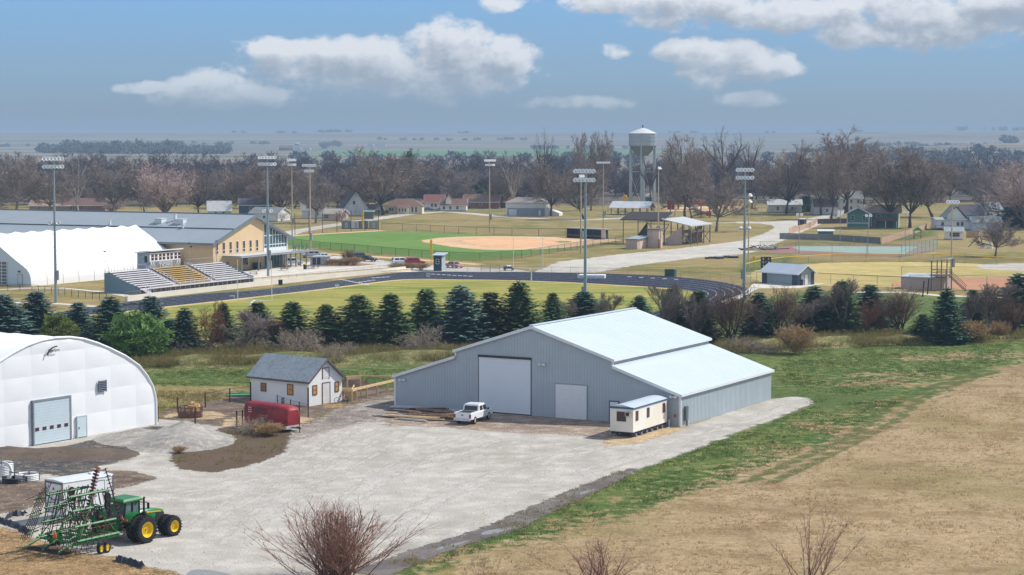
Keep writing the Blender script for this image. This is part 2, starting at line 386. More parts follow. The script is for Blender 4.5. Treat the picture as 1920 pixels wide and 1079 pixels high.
fr=t.add('ShaderNodeValToRGB'); cr=fr.color_ramp; cr.interpolation='CONSTANT'
cr.elements[0].color=(*S(122,114,104),1); cr.elements[1].position=.8; cr.elements[1].color=(*S(150,140,124),1)
for p_,cc_ in ((.25,S(102,102,92)),(.45,S(138,128,114)),(.65,S(96,108,88))): e_=cr.elements.new(p_); e_.color=(*cc_,1)
t.set(fr.inputs[0],t.add('ShaderNodeSeparateColor',{0:vo.outputs['Color']}).outputs[0])
fc=t.mix(A('fgreen'),fr.outputs[0],S(84,132,84))
c=t.mix(A('far'),c,fc)
k=t.math('MULTIPLY',t.ss(n3,.3,.7,.74,1.26),t.ss(n2,.3,.7,.84,1.16))
k=t.math('MULTIPLY_ADD',t.math('SUBTRACT',k,1.0),t.math('MULTIPLY_ADD',A('far'),-1.0,1.0),1.0)
s_=t.vm('SCALE',c); t.set(s_.inputs['Scale'],k)
b_=t.add('ShaderNodeBsdfPrincipled',{'Base Color':s_.outputs[0],'Roughness':.95}); b_.inputs['Specular IOR Level'].default_value=.1
bn=t.add('ShaderNodeBump',{'Height':t.math('ADD',n3,n2),'Strength':.7,'Distance':.12}); t.set(b_.inputs['Normal'],bn)
t.add('ShaderNodeOutputMaterial',{0:b_})
me.materials.append(gm); go_=bpy.data.objects.new('ground',me); COL.objects.link(go_); go_['kind']='structure'
me.polygons.foreach_set('use_smooth',[True]*len(me.polygons))
# ------------------------------------------------------------------ ground sheets near the barn
m_gravel=ground_mat('gravel',(S(177,172,162),S(166,160,149),S(186,181,172)),(.05,.35,6.5),contrast=.36,bumpd=.03)
m_drive=ground_mat('dusty_drive',(S(138,129,120),S(120,110,101),S(160,152,143)),(.1,.5,4))
m_dirt=ground_mat('bare_dirt',(S(112,97,84),S(96,82,70),S(136,122,106)),(.12,.7,4))
m_black=ground_mat('black_soil',(S(66,66,68),S(84,78,72),S(120,116,110)),(.2,.9,4),contrast=.7)
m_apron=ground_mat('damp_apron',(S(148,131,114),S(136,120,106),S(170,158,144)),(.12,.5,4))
m_clay=ground_mat('tan_clay',(S(184,158,122),S(174,150,118),S(194,174,146)),(.2,.8,4))
m_straw=ground_mat('straw',(S(152,124,88),S(118,94,66),S(170,144,106)),(.3,1.2,5),contrast=.7)
m_wet=ground_mat('wet_mud',(S(106,93,80),S(128,118,108),S(84,72,60)),(.3,.8,4),rough=.35)
LOT=PP((570,800),(650,786),(700,770),(740,762),(900,774),(1275,805),(1436,749),(1490,745),(1519,748),(1526,757),(1482,774),(1440,792),(1380,813),(1330,832),(1270,855),(1200,882),(1130,907),(1080,926),(1000,961),(940,987),(880,1006),(820,1029),(760,1051),(720,1064),(640,1090),(500,1120),(390,1115),(330,1074),(270,1062),(222,1046),(160,1040),(90,1022),(30,1000),(-70,985),(-70,830),(55,836),(130,820),(205,806),(288,786),(350,792),(404,800),(560,800))
sheet('gravel_lot',LOT,.006,m_gravel,w=1.1,step=.9,jit=.22)
sheet('dirt_drive',PP((560,800),(580,792),(628,768),(745,741),(752,764),(735,778),(690,792),(620,806),(545,830)),.010,m_drive,w=2.5,step=1,jit=.3)
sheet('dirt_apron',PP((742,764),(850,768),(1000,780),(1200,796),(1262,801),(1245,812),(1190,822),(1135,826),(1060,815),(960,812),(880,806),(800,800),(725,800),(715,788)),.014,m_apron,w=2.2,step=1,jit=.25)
sheet('clay_patch',PP((1130,836),(1190,834),(1262,812),(1292,800),(1268,796),(1180,812),(1140,822)),.018,m_clay,w=1.2,step=.8,jit=.2)
sheet('paddock_dirt',PP((296,792),(300,776),(340,764),(400,752),(455,742),(480,735),(640,735),(735,728),(745,742),(640,764),(590,785),(560,806),(470,806),(400,800),(340,798)),.004,m_dirt,w=2.0,step=1.2,jit=.3)
sheet('straw_patch',smooth_poly(PP((305,779),(335,772),(380,771),(420,776),(428,781),(400,787),(350,788),(315,786)),1),.012,m_clay,w=1.0,step=.6,jit=.2)
sheet('straw_patch',smooth_poly(PP((412,792),(450,780),(540,782),(590,783),(585,790),(540,800),(480,806),(420,804)),1),.016,m_clay,w=1.2,step=.8,jit=.2)
sheet('straw_patch',PP((605,760),(640,757),(652,761),(640,766),(612,767)),.013,m_straw,w=.6,step=.6,jit=.15)
sheet('dark_soil',PP((-60,840),(40,853),(130,836),(205,818),(285,800),(330,803),(270,832),(232,852),(240,862),(200,872),(170,880),(220,886),(292,897),(255,910),(215,918),(175,905),(90,890),(-60,900)),.011,m_black,w=1.0,step=.7,jit=.3)
sheet('dirt_patch',PP((-60,898),(80,903),(110,925),(70,950),(20,962),(-60,972)),.009,m_dirt,w=1.2,step=.8,jit=.25)
sheet('dirt_patch',PP((185,884),(250,884),(292,896),(250,912),(210,916),(150,902)),.0155,m_dirt,w=.8,step=.8,jit=.2)
sheet('straw_patch',PP((-60,982),(20,992),(70,1014),(130,1036),(210,1046),(262,1062),(330,1078),(400,1130),(-60,1130)),.017,m_straw,w=1.2,step=.7,jit=.25)
sheet('weedy_dirt',PP((318,866),(328,846),(398,830),(408,804),(470,800),(545,800),(545,820),(534,848),(500,864),(450,878),(398,887),(345,882)),.008,ground_mat('weedy_dirt',(S(100,84,70),S(94,80,62),S(82,68,58)),(.2,.8,4)),w=.8,step=.7,jit=.25)
sheet('wet_mud',strip_poly(PP((1190,880),(1120,910),(1060,937),(1000,963),(940,992),(880,1010),(800,1035),(740,1059),(690,1078)),[.5,1.1,1.2,1.3,1.4,1.2,1.3,1.4,1.6]),.021,m_wet,w=.6,step=.7,jit=.25)
m_pud=M('puddle_water',S(134,135,131),rough=.5,var=.04,spec=.6)
for q in (PP((905,997),(960,990),(985,983),(940,1000),(900,1006)),PP((820,1028),(865,1018),(890,1012),(850,1026),(815,1034)),PP((1085,925),(1110,917),(1118,919),(1090,930)),PP((345,1082),(360,1068),(400,1071),(430,1077),(450,1090),(400,1110))):
    sheet('puddle',smooth_poly(q,2),.026,m_pud,soft=False,step=0)
m_trk=ground_mat('tyre_tracks',(S(178,174,166),S(171,166,157),S(182,178,170)),(.1,.5,6),contrast=.2,edge_noise=1.5)
for k,line in enumerate((((700,800),(620,850),(520,905),(430,950),(350,1000)),((760,805),(690,850),(600,900),(500,960),(430,1030)),((900,815),(800,850),(700,905),(640,960),(600,1030)),((1130,835),(1000,870),(880,910),(780,960),(690,1020)),((640,800),(560,850),(480,890),(400,915),(320,930)),((1480,762),(1330,818),(1180,862),(1060,900)),((960,825),(860,860),(740,885),(600,900),(450,905)))):
    ln=PP(*line); f_=[]
    for i in range(len(ln)-1):
        p0=ln[max(0,i-1)];p1=ln[i];p2=ln[i+1];p3=ln[min(len(ln)-1,i+2)]
        for j in range(6): q=j/6; f_.append(tuple(.5*((2*p1[d])+(-p0[d]+p2[d])*q+(2*p0[d]-5*p1[d]+4*p2[d]-p3[d])*q*q+(-p0[d]+3*p1[d]-3*p2[d]+p3[d])*q**3) for d in(0,1)))
    for s in(-.95,.95):
        sft=strip_poly(f_,abs(s)); n_=len(f_); side=sft[:n_] if s<0 else sft[n_:][::-1]
        sheet('tyre_track',strip_poly(side,.28),.0075+.0003*k+.0001*(s>0),m_trk,w=.35)
# rubbly mounds with real height
def mound(name,label,cat,px,py,rx,ry,h,mat,seed,rot=0.0,group=None):
    n=26; vs=[];fs=[]
    for j in range(n+1):
        for i in range(n+1):
            u=i/n*2-1; w=j/n*2-1; r=math.hypot(u,w)
            nz=mnoise.fractal(Vector((u*1.7+seed,w*1.7,seed)),.8,2.0,4)*.35+mnoise.fractal(Vector((u*6+seed,w*6,1)),.8,2.0,3)*.09
            q=max(0,1-r*(1+.25*nz)); z=h*(q**1.1)*(1+.6*nz)-.03
            vs.append((u*rx*1.05,w*ry*1.05,max(z,-.04)))
    for j in range(n):
        for i in range(n): a=j*(n+1)+i; fs.append((a,a+1,a+n+2,a+n+1))
    o=obj(name,MB().add(vs,fs),mat,smooth=True); x,y=P(px,py); o.location=(x,y,0); o.rotation_euler=(0,0,rot)
    return tag(o,label,cat,group)
mg2=ground_mat('gravel_heap',(S(158,153,146),S(142,137,129),S(172,168,161)),(.3,1.2,6),soft=False,contrast=.3)
md2=ground_mat('soil_heap',(S(96,84,74),S(110,96,84),S(74,68,62)),(.3,1.2,5),soft=False,contrast=.6)
mound('gravel_pile','large pale grey gravel heap at the right end of the white fabric building','gravel pile',340,828,5.2,7.5,2.1,mg2,3)
mound('gravel_pile','small gravel heap against the fabric building between its small door and the large heap','gravel pile',262,822,4.5,5.5,1.0,mg2,8)
mound('soil_pile','low dark soil ridge before the roller door of the white fabric building','soil pile',120,853,7.5,4.5,.8,md2,5)
mound('soil_pile','brown soil mound left of the low soil ridge at the photo edge','soil pile',12,852,4.5,4.0,.8,md2,15)
mound('compost_pile','dark brown compost heap inside the wooden pen behind the small white house','compost pile',655,727,3.6,4.5,1.3,ground_mat('compost',(S(72,58,52),S(84,70,62),S(60,50,46)),(.3,1.2,5),soft=False),9)
# bank between the conifers and the green strip
def bank(line,w,h,name,mat):
    n=len(line); m=9; vs=[];fs=[]
    pts=[]
    for a,b in zip(line,line[1:]):
        k=max(1,int(dist(a,b)/1.0)); pts+=[(a[0]+(b[0]-a[0])*i/k,a[1]+(b[1]-a[1])*i/k) for i in range(k)]
    pts.append(line[-1]); n=len(pts)
    for i,p in enumerate(pts):
        for j in range(m):
            q=j/(m-1); prof=math.sin(math.pi*min(1,q*1.0))**1.2
            e=min(1,i/8,(n-1-i)/8)
            z=h*prof*e*(.8+.5*mnoise.noise(Vector((p[0]*.12,q*2,3))))+.12*mnoise.noise(Vector((p[0]*.7,p[1]*.7+q*6,0)))*prof-.02
            vs.append((p[0],p[1]+(q)*w,z))
    for i in range(n-1):
        for j in range(m-1): a=i*m+j; fs.append((a,a+m,a+m+1,a+1))
    o=struct(name,MB().add(vs,fs),mat); o.data.polygons.foreach_set('use_smooth',[True]*len(fs)); return o
m_bank=ground_mat('bank_grass',(S(92,100,56),S(108,106,66),S(134,122,86)),(.12,.7,3.5),soft=False,contrast=.7)
bank(PP((230,696),(480,692),(700,688),(880,682),(1000,676),(1150,668)),14,1.3,'grass_bank',m_bank)
bank(PP((1340,668),(1480,660),(1600,652),(1760,646),(1950,640)),12,1.3,'grass_bank',m_bank)
# ------------------------------------------------------------------ sports ground and roads
m_track=M('track_surface',S(46,52,66),rough=.95,spec=.1,var=.12,scale=.5)
m_white=M('white_paint',S(224,226,226),rough=.7,var=.05)
m_conc=ground_mat('concrete',(S(206,200,188),S(196,190,178),S(216,212,202)),(.08,.4,3),soft=False,contrast=.2)
m_road=ground_mat('pale_road',(S(190,184,172),S(178,172,160),S(202,198,188)),(.05,.3,2),contrast=.25)
m_field=ground_mat('playing_field',(S(150,144,70),S(112,128,46),S(170,152,92)),(.045,.16,2),stretch=(R(-30),(.5,1.6,1)),contrast=.25)
m_turf=ground_mat('outfield_turf',(S(104,136,62),S(96,128,56),S(110,140,68)),(.03,.2,2),contrast=.12)
m_skin=ground_mat('infield_dirt',(S(206,170,130),S(214,184,146),S(200,160,122)),(.04,.2,2),contrast=.15)
m_skin2=ground_mat('red_infield',(S(190,140,108),S(200,150,118),S(180,132,104)),(.06,.3,2),contrast=.15)
m_lawn=ground_mat('dry_outfield',(S(186,166,104),S(168,156,92),S(196,176,124)),(.04,.2,2),contrast=.2)
OUT=[(60,594),(157,579),(233,568),(292,561),(379,552),(480,545),(605,530),(730,514),(767,511),(830,510),(900,511),(996,511),(1134,514),(1238,517.5),(1290,522),(1343,528),(1390,537),(1408,546),(1405,556),(1380,572),(1310,600)]
INN=[(60,608),(163,592),(240,584),(300,577),(370,569.5),(450,560.5),(560,548),(680,533),(740,526),(790,524),(860,525),(940,526),(1060,530),(1160,535.5),(1220,539),(1270,543),(1300,547.5),(1309,552),(1302,560),(1270,572),(1190,596)]
def resample(px,k=6):
    a=PP(*px); out=[]
    for i in range(len(a)-1):
        p0=a[max(0,i-1)];p1=a[i];p2=a[i+1];p3=a[min(len(a)-1,i+2)]
        for j in range(k):
            q=j/k; out.append(tuple(.5*((2*p1[d])+(-p0[d]+p2[d])*q+(2*p0[d]-5*p1[d]+4*p2[d]-p3[d])*q*q+(-p0[d]+3*p1[d]-3*p2[d]+p3[d])*q**3) for d in(0,1)))
    out.append(a[-1]); return out
to,ti=resample(OUT),resample(INN)
sheet('football_field',ti+PP((1150,618),(800,640),(400,640),(60,640)),.004,m_field,w=.5,step=0)
mb=MB()
for i in range(len(to)-1): mb.quad((*to[i],.010),(*to[i+1],.010),(*ti[i+1],.010),(*ti[i],.010))
struct('running_track',mb,m_track)
mb=MB()
for L in range(7):
    q=L/6*.94+.03
    for i in range(len(to)-1):
        a=[to[i][d]*(1-q)+ti[i][d]*q for d in(0,1)]; b=[to[i+1][d]*(1-q)+ti[i+1][d]*q for d in(0,1)]
        l=dist(a,b); nx,ny=-(b[1]-a[1])/l*.035,(b[0]-a[0])/l*.035
        mb.quad((a[0]-nx,a[1]-ny,.015),(b[0]-nx,b[1]-ny,.015),(b[0]+nx,b[1]+ny,.015),(a[0]+nx,a[1]+ny,.015))
struct('lane_lines',mb,m_white)
mb=MB()
for (x,y,n,dx_,dy_) in ((640,525,9,6,1.2),(700,522,4,9,-.6),(812,515,8,10,.55),(676,530,4,8,-1.2),(1180,520,5,22,1.2)):
    for i in range(n):
        a=P(x+i*dx_,y+i*dy_); mb.box((a[0],a[1],.017),(.9,.9,.006))
struct('lane_marks',mb,m_white)
sheet('dry_border',strip_poly(ti[6:90],1.6),.006,ground_mat('dry_border',(S(206,180,134),S(196,168,118),S(190,170,110)),(.05,.3,2),contrast=.2),w=1,step=0)
sheet('outfield',smooth_poly(PP((530,448),(548,442),(605,439),(718,433.5),(755,434.5),(900,441),(1067,446),(1120,452),(1082,463),(1046,469),(978,481),(900,487),(842,490),(742,478),(640,470),(530,461)),1),.004,m_turf,w=1.5,step=0)
sheet('infield',smooth_poly(PP((787,453.5),(800,449.5),(830,446),(905,443.5),(1004,444.5),(1061,446),(1134,448),(1175,451.5),(1150,453),(1110,458),(1082,463),(1030,468),(952,470),(900,469),(850,464),(810,458)),2),.010,m_skin,w=2,step=0)
sheet('infield_centre',smooth_poly(PP((855,453),(900,447),(1000,447.5),(1060,452),(1030,462),(950,465),(880,461)),2),.016,ground_mat('raked_dirt',(S(218,172,130),S(212,164,124),S(222,182,142)),(.04,.2,2),contrast=.1),w=6,step=0)
sheet('turf_patch',smooth_poly(PP((1040,454.5),(1052,453),(1068,453),(1074,454.5),(1060,455.8),(1045,455.8)),1),.022,m_turf,w=.5,step=0)
sheet('warning_track',strip_poly(PP((540,443.5),(605,439.3),(718,433.3)),2.2),.014,m_skin,w=.8,step=0)
sheet('warning_track',strip_poly(PP((610,476.5),(742,485),(850,493),(900,497)),2.0),.014,m_skin,w=.8,step=0)
sheet('ball_outfield',smooth_poly(PP((1392,514),(1470,499),(1560,493),(1750,492),(1950,500),(1950,530),(1780,540),(1560,538),(1420,530)),1),.004,m_lawn,w=2,step=0)
sheet('red_infield',PP((1790,522.5),(1950,519),(1950,546),(1798,544),(1760,535)),.010,m_skin2,w=1,step=0)
sheet('red_infield',PP((1672,531),(1700,527),(1700,538),(1675,538)),.010,m_skin2,w=1,step=0)
sheet('pale_dirt',smooth_poly(PP((1826,500),(1850,495.5),(1950,494),(1950,509),(1850,507)),1),.012,m_road,w=1,step=0)
sheet('tennis_surround',PP((1425,474.5),(1470,463),(1485,461),(1756,462),(1748,471),(1690,482.5),(1560,478)),.006,M('tennis_red',S(150,110,104),rough=.85,var=.12,scale=.3),soft=False,step=0)
sheet('tennis_court',PP((1484,464.5),(1500,462.3),(1722,463.5),(1694,477.5),(1600,475),(1500,470.5)),.012,M('tennis_green',S(146,170,156),rough=.85,var=.12,scale=.3),soft=False,step=0)
sheet('gravel_road',PP((1000,512),(1046,492),(1160,478),(1290,465),(1392,452),(1432,439),(1452,428),(1446,423),(1425,420),(1380,419.5),(1380,416.5),(1440,416.5),(1500,413.5),(1545,404.5),(1578,398.5),(1560,394),(1575,391.5),(1606,394),(1598,399),(1575,405),(1530,425),(1495,440),(1460,456),(1420,471),(1396,477),(1317,483),(1186,499),(1120,512)),.008,m_road,w=1.2,step=2,jit=.4)
sheet('park_road',strip_poly(PP((520,447),(548,436),(600,427),(655,418.5),(710,410.5),(767,402),(830,398),(880,401),(930,406),(978,409.5),(1082,414.3),(1134,411.5),(1186,408),(1225,404)),[3.6]*12+[6,5]),.008,m_road,w=.5,step=0)
sheet('park_path',strip_poly(PP((1186,409),(1270,416),(1340,419),(1440,417)),1.6),.012,m_conc,step=0,soft=False)
sheet('car_park',PP((560,507),(590,482),(660,480),(760,496),(840,500),(960,505),(1000,511),(880,512),(830,510),(770,511),(735,509)),.006,m_road,w=1,step=0)
sheet('patio',PP((420,524),(440,513),(480,505),(545,492),(590,493),(780,505),(770,511),(690,512),(600,518),(480,532)),.012,m_conc,soft=False,step=0)
sheet('planting_bed',PP((577,498),(620,493),(670,494),(704,497),(670,500),(600,501)),.018,ground_mat('mulch',(S(150,124,92),S(130,106,80),S(170,146,112)),(.3,1,3)),w=.5,step=0)
sheet('terrace_lawn',PP((470,531),(600,517),(745,505),(775,507),(740,511),(600,526),(480,541)),.018,ground_mat('terrace_soil',(S(150,134,100),S(126,116,84),S(170,150,112)),(.2,.8,3)),w=.5,step=0)
sheet('concrete_pad',PP((1350,566),(1392,552),(1404,541),(1412,533),(1432,531),(1548,532.5),(1500,541),(1422,541.5),(1412,548),(1390,560),(1360,572)),.012,m_conc,soft=False,step=0)
sheet('sidewalk',strip_poly(PP((-40,546),(60,541),(110,541),(165,546),(200,548.5),(260,560)),1.1),.010,m_conc,soft=False,step=0)
sheet('sidewalk',strip_poly(PP((-40,567),(105,570),(200,577),(260,570)),1.2),.010,m_conc,soft=False,step=0)
sheet('sidewalk',strip_poly(PP((1560,549),(1700,549),(1760,555),(1920,560)),1.4),.010,m_conc,soft=False,step=0)
sheet('bare_ground',PP((1040,500),(1160,482),(1270,470),(1330,468),(1250,477),(1150,489),(1060,506)),.0065,ground_mat('pink_dirt',(S(196,166,138),S(184,152,124),S(176,160,120)),(.1,.4,2)),w=2,step=0)
sheet('playground_bark',smooth_poly(PP((1240,391),(1360,386),(1420,392),(1300,397),(1240,396)),1),.008,m_skin,w=2,step=0)
def online(A,d,px,py):
    """point of the vertical plane through A with heading d (radians) seen at a photo pixel -> (distance along, height)"""
    u=(px-960)/F; v=(540-py)/F; ry=CT+v*ST; m=u/ry; dx_,dy_=math.cos(d),math.sin(d)
    s=(A[1]*m-A[0])/(dx_-dy_*m); return s, CH+(-ST+v*CT)*(A[1]+s*dy_)/ry
# shared finishes
m_wsteel=M('grey_blue_steel',S(172,184,190),rough=.45,var=.05,scale=.4)
m_roof=M('white_steel_roof',S(202,214,221),rough=.35,var=.03,scale=.3,spec=.5)
m_trim=M('white_trim',S(222,226,228),rough=.5,var=.04)
m_door=M('pale_door',S(216,226,232),rough=.5,var=.03,scale=.3)
m_dark=M('dark_metal',S(48,46,48),rough=.5,var=.2)
m_black=M('black_rubber',S(34,35,38),rough=.85,var=.25,scale=3)
m_glass=M('dark_glass',S(40,46,54),rough=.08,var=.1,spec=.7)
m_glassb=M('tinted_glass',S(78,106,112),rough=.06,var=.15,spec=.7)
m_galv=M('galvanised_metal',S(160,166,168),rough=.45,var=.12,metal=.3)
m_wsiding=M('white_siding',S(226,228,228),rough=.65,var=.05,scale=.6)
m_wood=M('new_timber',S(214,186,138),rough=.85,var=.18,scale=2)
m_oldwood=M('weathered_timber',S(140,114,96),rough=.9,var=.3,scale=2)
m_shing=M('grey_shingle',S(132,143,149),rough=.9,var=.2,scale=3)
m_brownpost=M('brown_post',S(66,46,40),rough=.9,var=.25,scale=2)
# ---------------------------------------------------------------- steel barn
FR=P(1275,802); yb=R(-29.2); Wb,Db=35.4,25.6
ox=(FR[0]-Wb*math.cos(yb),FR[1]-Wb*math.sin(yb))
B=thing('steel_barn','large grey steel barn with white roof, raised centre bay and two lean-to sides','barn',ox,yb)
z0,z1,z2,zr=3.4,6.02,6.7,9.8; xa,xb=8.0,27.5; xm=17.7
gable=[(0,0),(Wb,0),(Wb,z0),(xb,z1),(xb,z2),(xm,zr),(xa,z2),(xa,z1),(0,z0)]
def zprof(x):
    if x<xa: return z0+(z1-z0)*x/xa
    if x>xb: return z0+(z1-z0)*(Wb-x)/(Wb-xb)
    return z2+(zr-z2)*(1-abs(x-xm)/(xb-xm if x>xm else xm-xa))
def ribbed(mb,y,sgn,x0=0,x1=Wb,step=.36,skip=()):
    k=int((x1-x0)/step)
    for i in range(1,k):
        x=x0+i*step
        if any(a<x<b for a,b in skip): continue
        mb.bb(x-.045,x+.045,*sorted((y,y+sgn*.025)),.02,zprof(x)-.14)
mb=MB().prism(gable,'y',0,.15); ribbed(mb,0,-1); obj('front_wall',mb,m_wsteel,B)
mb=MB().prism(gable,'y',Db-.15,Db); obj('back_wall',mb,m_wsteel,B)
for x,s in((0,-1),(Wb,1)):
    mb=MB().bb(*sorted((x,x-s*.15)),.15,Db-.15,0,z0)
    for i in range(int(Db/.36)): mb.bb(*sorted((x,x+s*.025)),.2+i*.36-.045,.2+i*.36+.045,.02,z0-.1)
    obj('side_wall',mb,m_wsteel,B)
for x,s in((xa,-1),(xb,1)):
    mb=MB().bb(*sorted((x,x-s*.12)),.15,Db-.15,z1-.02,z2+.02)
    for i in range(int(Db/.3)): mb.bb(*sorted((x,x+s*.03)),.2+i*.3-.035,.2+i*.3+.035,z1+.05,z2)
    obj('clerestory_wall',mb,m_wsteel,B)
def roof_slab(p,q,t=.12,y0=-.25,y1=Db+.25,ribs=1.2):
    mb=MB().prism([p,q,(q[0],q[1]+t),(p[0],p[1]+t)],'y',y0,y1)
    n=int((y1-y0)/ribs)
    for i in range(1,n): mb.prism([(p[0],p[1]+t),(q[0],q[1]+t),(q[0],q[1]+t+.012),(p[0],p[1]+t+.012)],'y',y0+i*ribs-.02,y0+i*ribs+.02)
    return mb
obj('lean_to_roof',roof_slab((-.25,z0-.05),(xa-.03,z1-.02)),m_roof,B); obj('lean_to_roof',roof_slab((xb+.03,z1-.02),(Wb+.25,z0-.05)),m_roof,B)
mb=roof_slab((xa-.25,z2-.05),(xm,zr)); mb2=roof_slab((xm,zr),(xb+.25,z2-.05)); mb.add(mb2.v,mb2.f); mb.bb(xm-.25,xm+.25,-.27,Db+.27,zr+.12,zr+.2)
obj('main_roof',mb,m_roof,B)
mb=MB(); tw=.22
for (a,b) in (((-.25,z0-.05),(xa,z1)),((Wb+.25,z0-.05),(xb,z1)),((xa-.25,z2-.05),(xm,zr)),((xb+.25,z2-.05),(xm,zr))):
    mb.prism([(a[0],a[1]-tw),(b[0],b[1]-tw),(b[0],b[1]+.11),(a[0],a[1]+.11)],'y',-.30,-.252)
for x in (0,Wb): mb.box((x,-.02,z0/2),(.24,.14,z0-.1))
for x in (xa,xb): mb.box((x,-.02,(z1+z2)/2),(.2,.14,z2-z1))
for x,zz in((-.27,z0-.05),(Wb+.27,z0-.05),(xa-.27,z2-.05),(xb+.27,z2-.05)): mb.box((x,Db/2,zz),(.05,Db+.5,.26))
obj('trim',mb,m_trim,B)
mb=MB().bb(Wb*.312,Wb*.496,-.1,-.045,.12,6.15)
for i in range(1,12): mb.bb(Wb*.312+.02,Wb*.496-.02,-.108,-.1,.12+i*.5,.13+i*.5)
o=obj('sliding_door',mb,m_door,B)
mb=MB().bb(Wb*.312-.1,Wb*.496+.1,-.2,-.04,6.15,6.38).bb(Wb*.496,Wb*.496+.07,-.1,-.04,.0,6.15).bb(Wb*.312-.07,Wb*.312,-.1,-.04,0,6.15).bb(Wb*.312,Wb*.496,-.1,-.04,0,.12); obj('door_track',mb,m_dark,o)
mb=MB().bb(Wb*.583,Wb*.690,-.09,-.045,.02,3.7)
for i in range(1,7): mb.bb(Wb*.583+.02,Wb*.690-.02,-.1,-.09,i*.53,i*.53+.02)
o=obj('overhead_door',mb,m_trim,B)
mb=MB().bb(Wb*.583-.1,Wb*.583,-.11,-.04,0,3.8).bb(Wb*.690,Wb*.690+.1,-.11,-.04,0,3.8).bb(Wb*.583,Wb*.690,-.11,-.04,3.7,3.8); obj('door_frame',mb,M('grey_trim',S(150,160,166)),o)
s_,h_=online(ox,yb,1152,757); mb=MB().bb(s_-.5,s_+.5,-.09,-.045,0,2.2); o=obj('walk_door',mb,m_trim,B)
obj('door_frame',MB().bb(s_-.58,s_-.5,-.11,-.04,0,2.3).bb(s_+.5,s_+.58,-.11,-.04,0,2.3).bb(s_-.5,s_+.5,-.11,-.04,2.2,2.3),m_dark,o)
for px_,py_ in((1018,684),(1264,745),(756,713)):
    s_,h_=online(ox,yb,px_,py_); mb=MB()
    for q in(-.28,.28): mb.lathe([(.02,0),(.13,.03),(.16,.18),(.0,.2)],8,(s_+q,-.42,h_),'y')
    mb.box((s_,-.12,h_),(.2,.24,.14)).tube((s_-.28,-.2,h_),(s_+.28,-.2,h_),.03); obj('flood_lamp',mb,m_trim,B)
mb=MB().bb(Wb+.035,Wb+.3,.9,1.5,.6,2.1).bb(Wb+.05,Wb+.14,1.6,1.7,0,2.0); obj('meter_box',mb,M('grey_box',S(96,104,108)),B)
mb=MB().tube((Wb-1.1,-.35,0),(Wb-1.1,-.35,.7),.09); t_=thing('vent_pipe','short white standpipe at the foot of the barn wall beside the cream office trailer','pipe',ox,yb); obj('pipe',mb,m_trim,t_); obj('cap',MB().tube((Wb-1.1,-.35,.7),(Wb-1.1,-.35,.78),.12),m_trim,t_)
mb=MB().tube((Wb-.35,-.5,0),(Wb-.35,-.5,1.2),.03); t_=thing('hydrant','red topped yard hydrant standing at the right front barn corner','hydrant',ox,yb); obj('pipe',mb,m_galv,t_); obj('hydrant_head',MB().box((Wb-.35,-.5,1.25),(.16,.16,.34)).box((Wb-.35,-.62,1.3),(.05,.3,.05)),M('red_paint',S(150,40,36),rough=.4),t_)
# ---------------------------------------------------------------- white fabric hoop building
HB=P(293,797); hd=ang(HB,P(0,847)); Hw=28.2
prof0=[(0,0),(0,2.3),(.12,3.1),(.48,4.15),(1.3,5.35),(2.5,6.55),(4.4,7.7),(6.49,8.64),(8.4,9.4),(10.36,10.0),(12.2,10.32),(14.1,10.44)]
prof=prof0+[(Hw-a,b) for a,b in prof0[-2::-1]]
T=thing('fabric_building','white fabric arch building with a roller door, near left of the photo','building',HB,hd)
m_fab=M('white_fabric',S(238,241,243),rough=.45,var=.02,scale=.3,spec=.3)
mb=MB(); mb.prism(prof,'y',-.12,0)
obj('end_wall',mb,m_fab,T)
mb=MB()          # pillowed fabric panels between the frame lines
xs=[.25,3.0,6.6,10.2,13.8,17.4,21,25,27.9]; zs=[0.05,2.3,4.6,6.9,9.0,10.4]
def zh(x): return float(np.interp(x,[p[0] for p in prof],[p[1] for p in prof]))
for i in range(len(xs)-1):
    for j in range(len(zs)-1):
        n=5; g_=[]
        for b_ in range(n+1):
            for a_ in range(n+1):
                x=xs[i]+(xs[i+1]-xs[i])*a_/n; z=min(zs[j]+(zs[j+1]-zs[j])*b_/n, zh(x)-.18)
                w=.055*math.sin(math.pi*a_/n)**.6*math.sin(math.pi*b_/n)**.5 if 0<a_<n and 0<b_<n else 0
                g_.append((x,.012+w,z))
        if min(zh(xs[i]),zh(xs[i+1]))<zs[j]+.2: continue
        mb.add(g_,[(b_*(n+1)+a_,b_*(n+1)+a_+1,(b_+1)*(n+1)+a_+1,(b_+1)*(n+1)+a_) for b_ in range(n) for a_ in range(n)])
obj('fabric_panels',mb,m_fab,T,smooth=True)
mb=MB(); ny=14; L=52; rings=[]
for k in range(ny*4+1):
    y=-.2-L*k/(ny*4); sag=.10*abs(math.sin(math.pi*k/4)); rings.append([(14.1+(x-14.1)*(1-.0*sag),y,(z-sag if z>1 else z)) for x,z in prof])
vs=[p for r in rings for p in r]; n=len(prof); fs=[(k*n+i,k*n+i+1,(k+1)*n+i+1,(k+1)*n+i) for k in range(len(rings)-1) for i in range(n-1)]
obj('roof_cover',MB().add(vs,fs),m_fab,T,smooth=True)
mb=MB()
for a,b in zip(prof,prof[1:]): mb.tube((a[0],.02,a[1]),(b[0],.02,b[1]),.13,n=8)
obj('edge_arch',mb,m_fab,T,smooth=True)
d=MB().bb(12.62,17.4,.2,.27,.1,4.3)
for i in range(1,15): d.bb(12.65,17.37,.27,.285,.1+i*.28,.13+i*.28)
dr=obj('roller_door',d,M('pale_blue_door',S(196,212,220),rough=.4,var=.03),T)
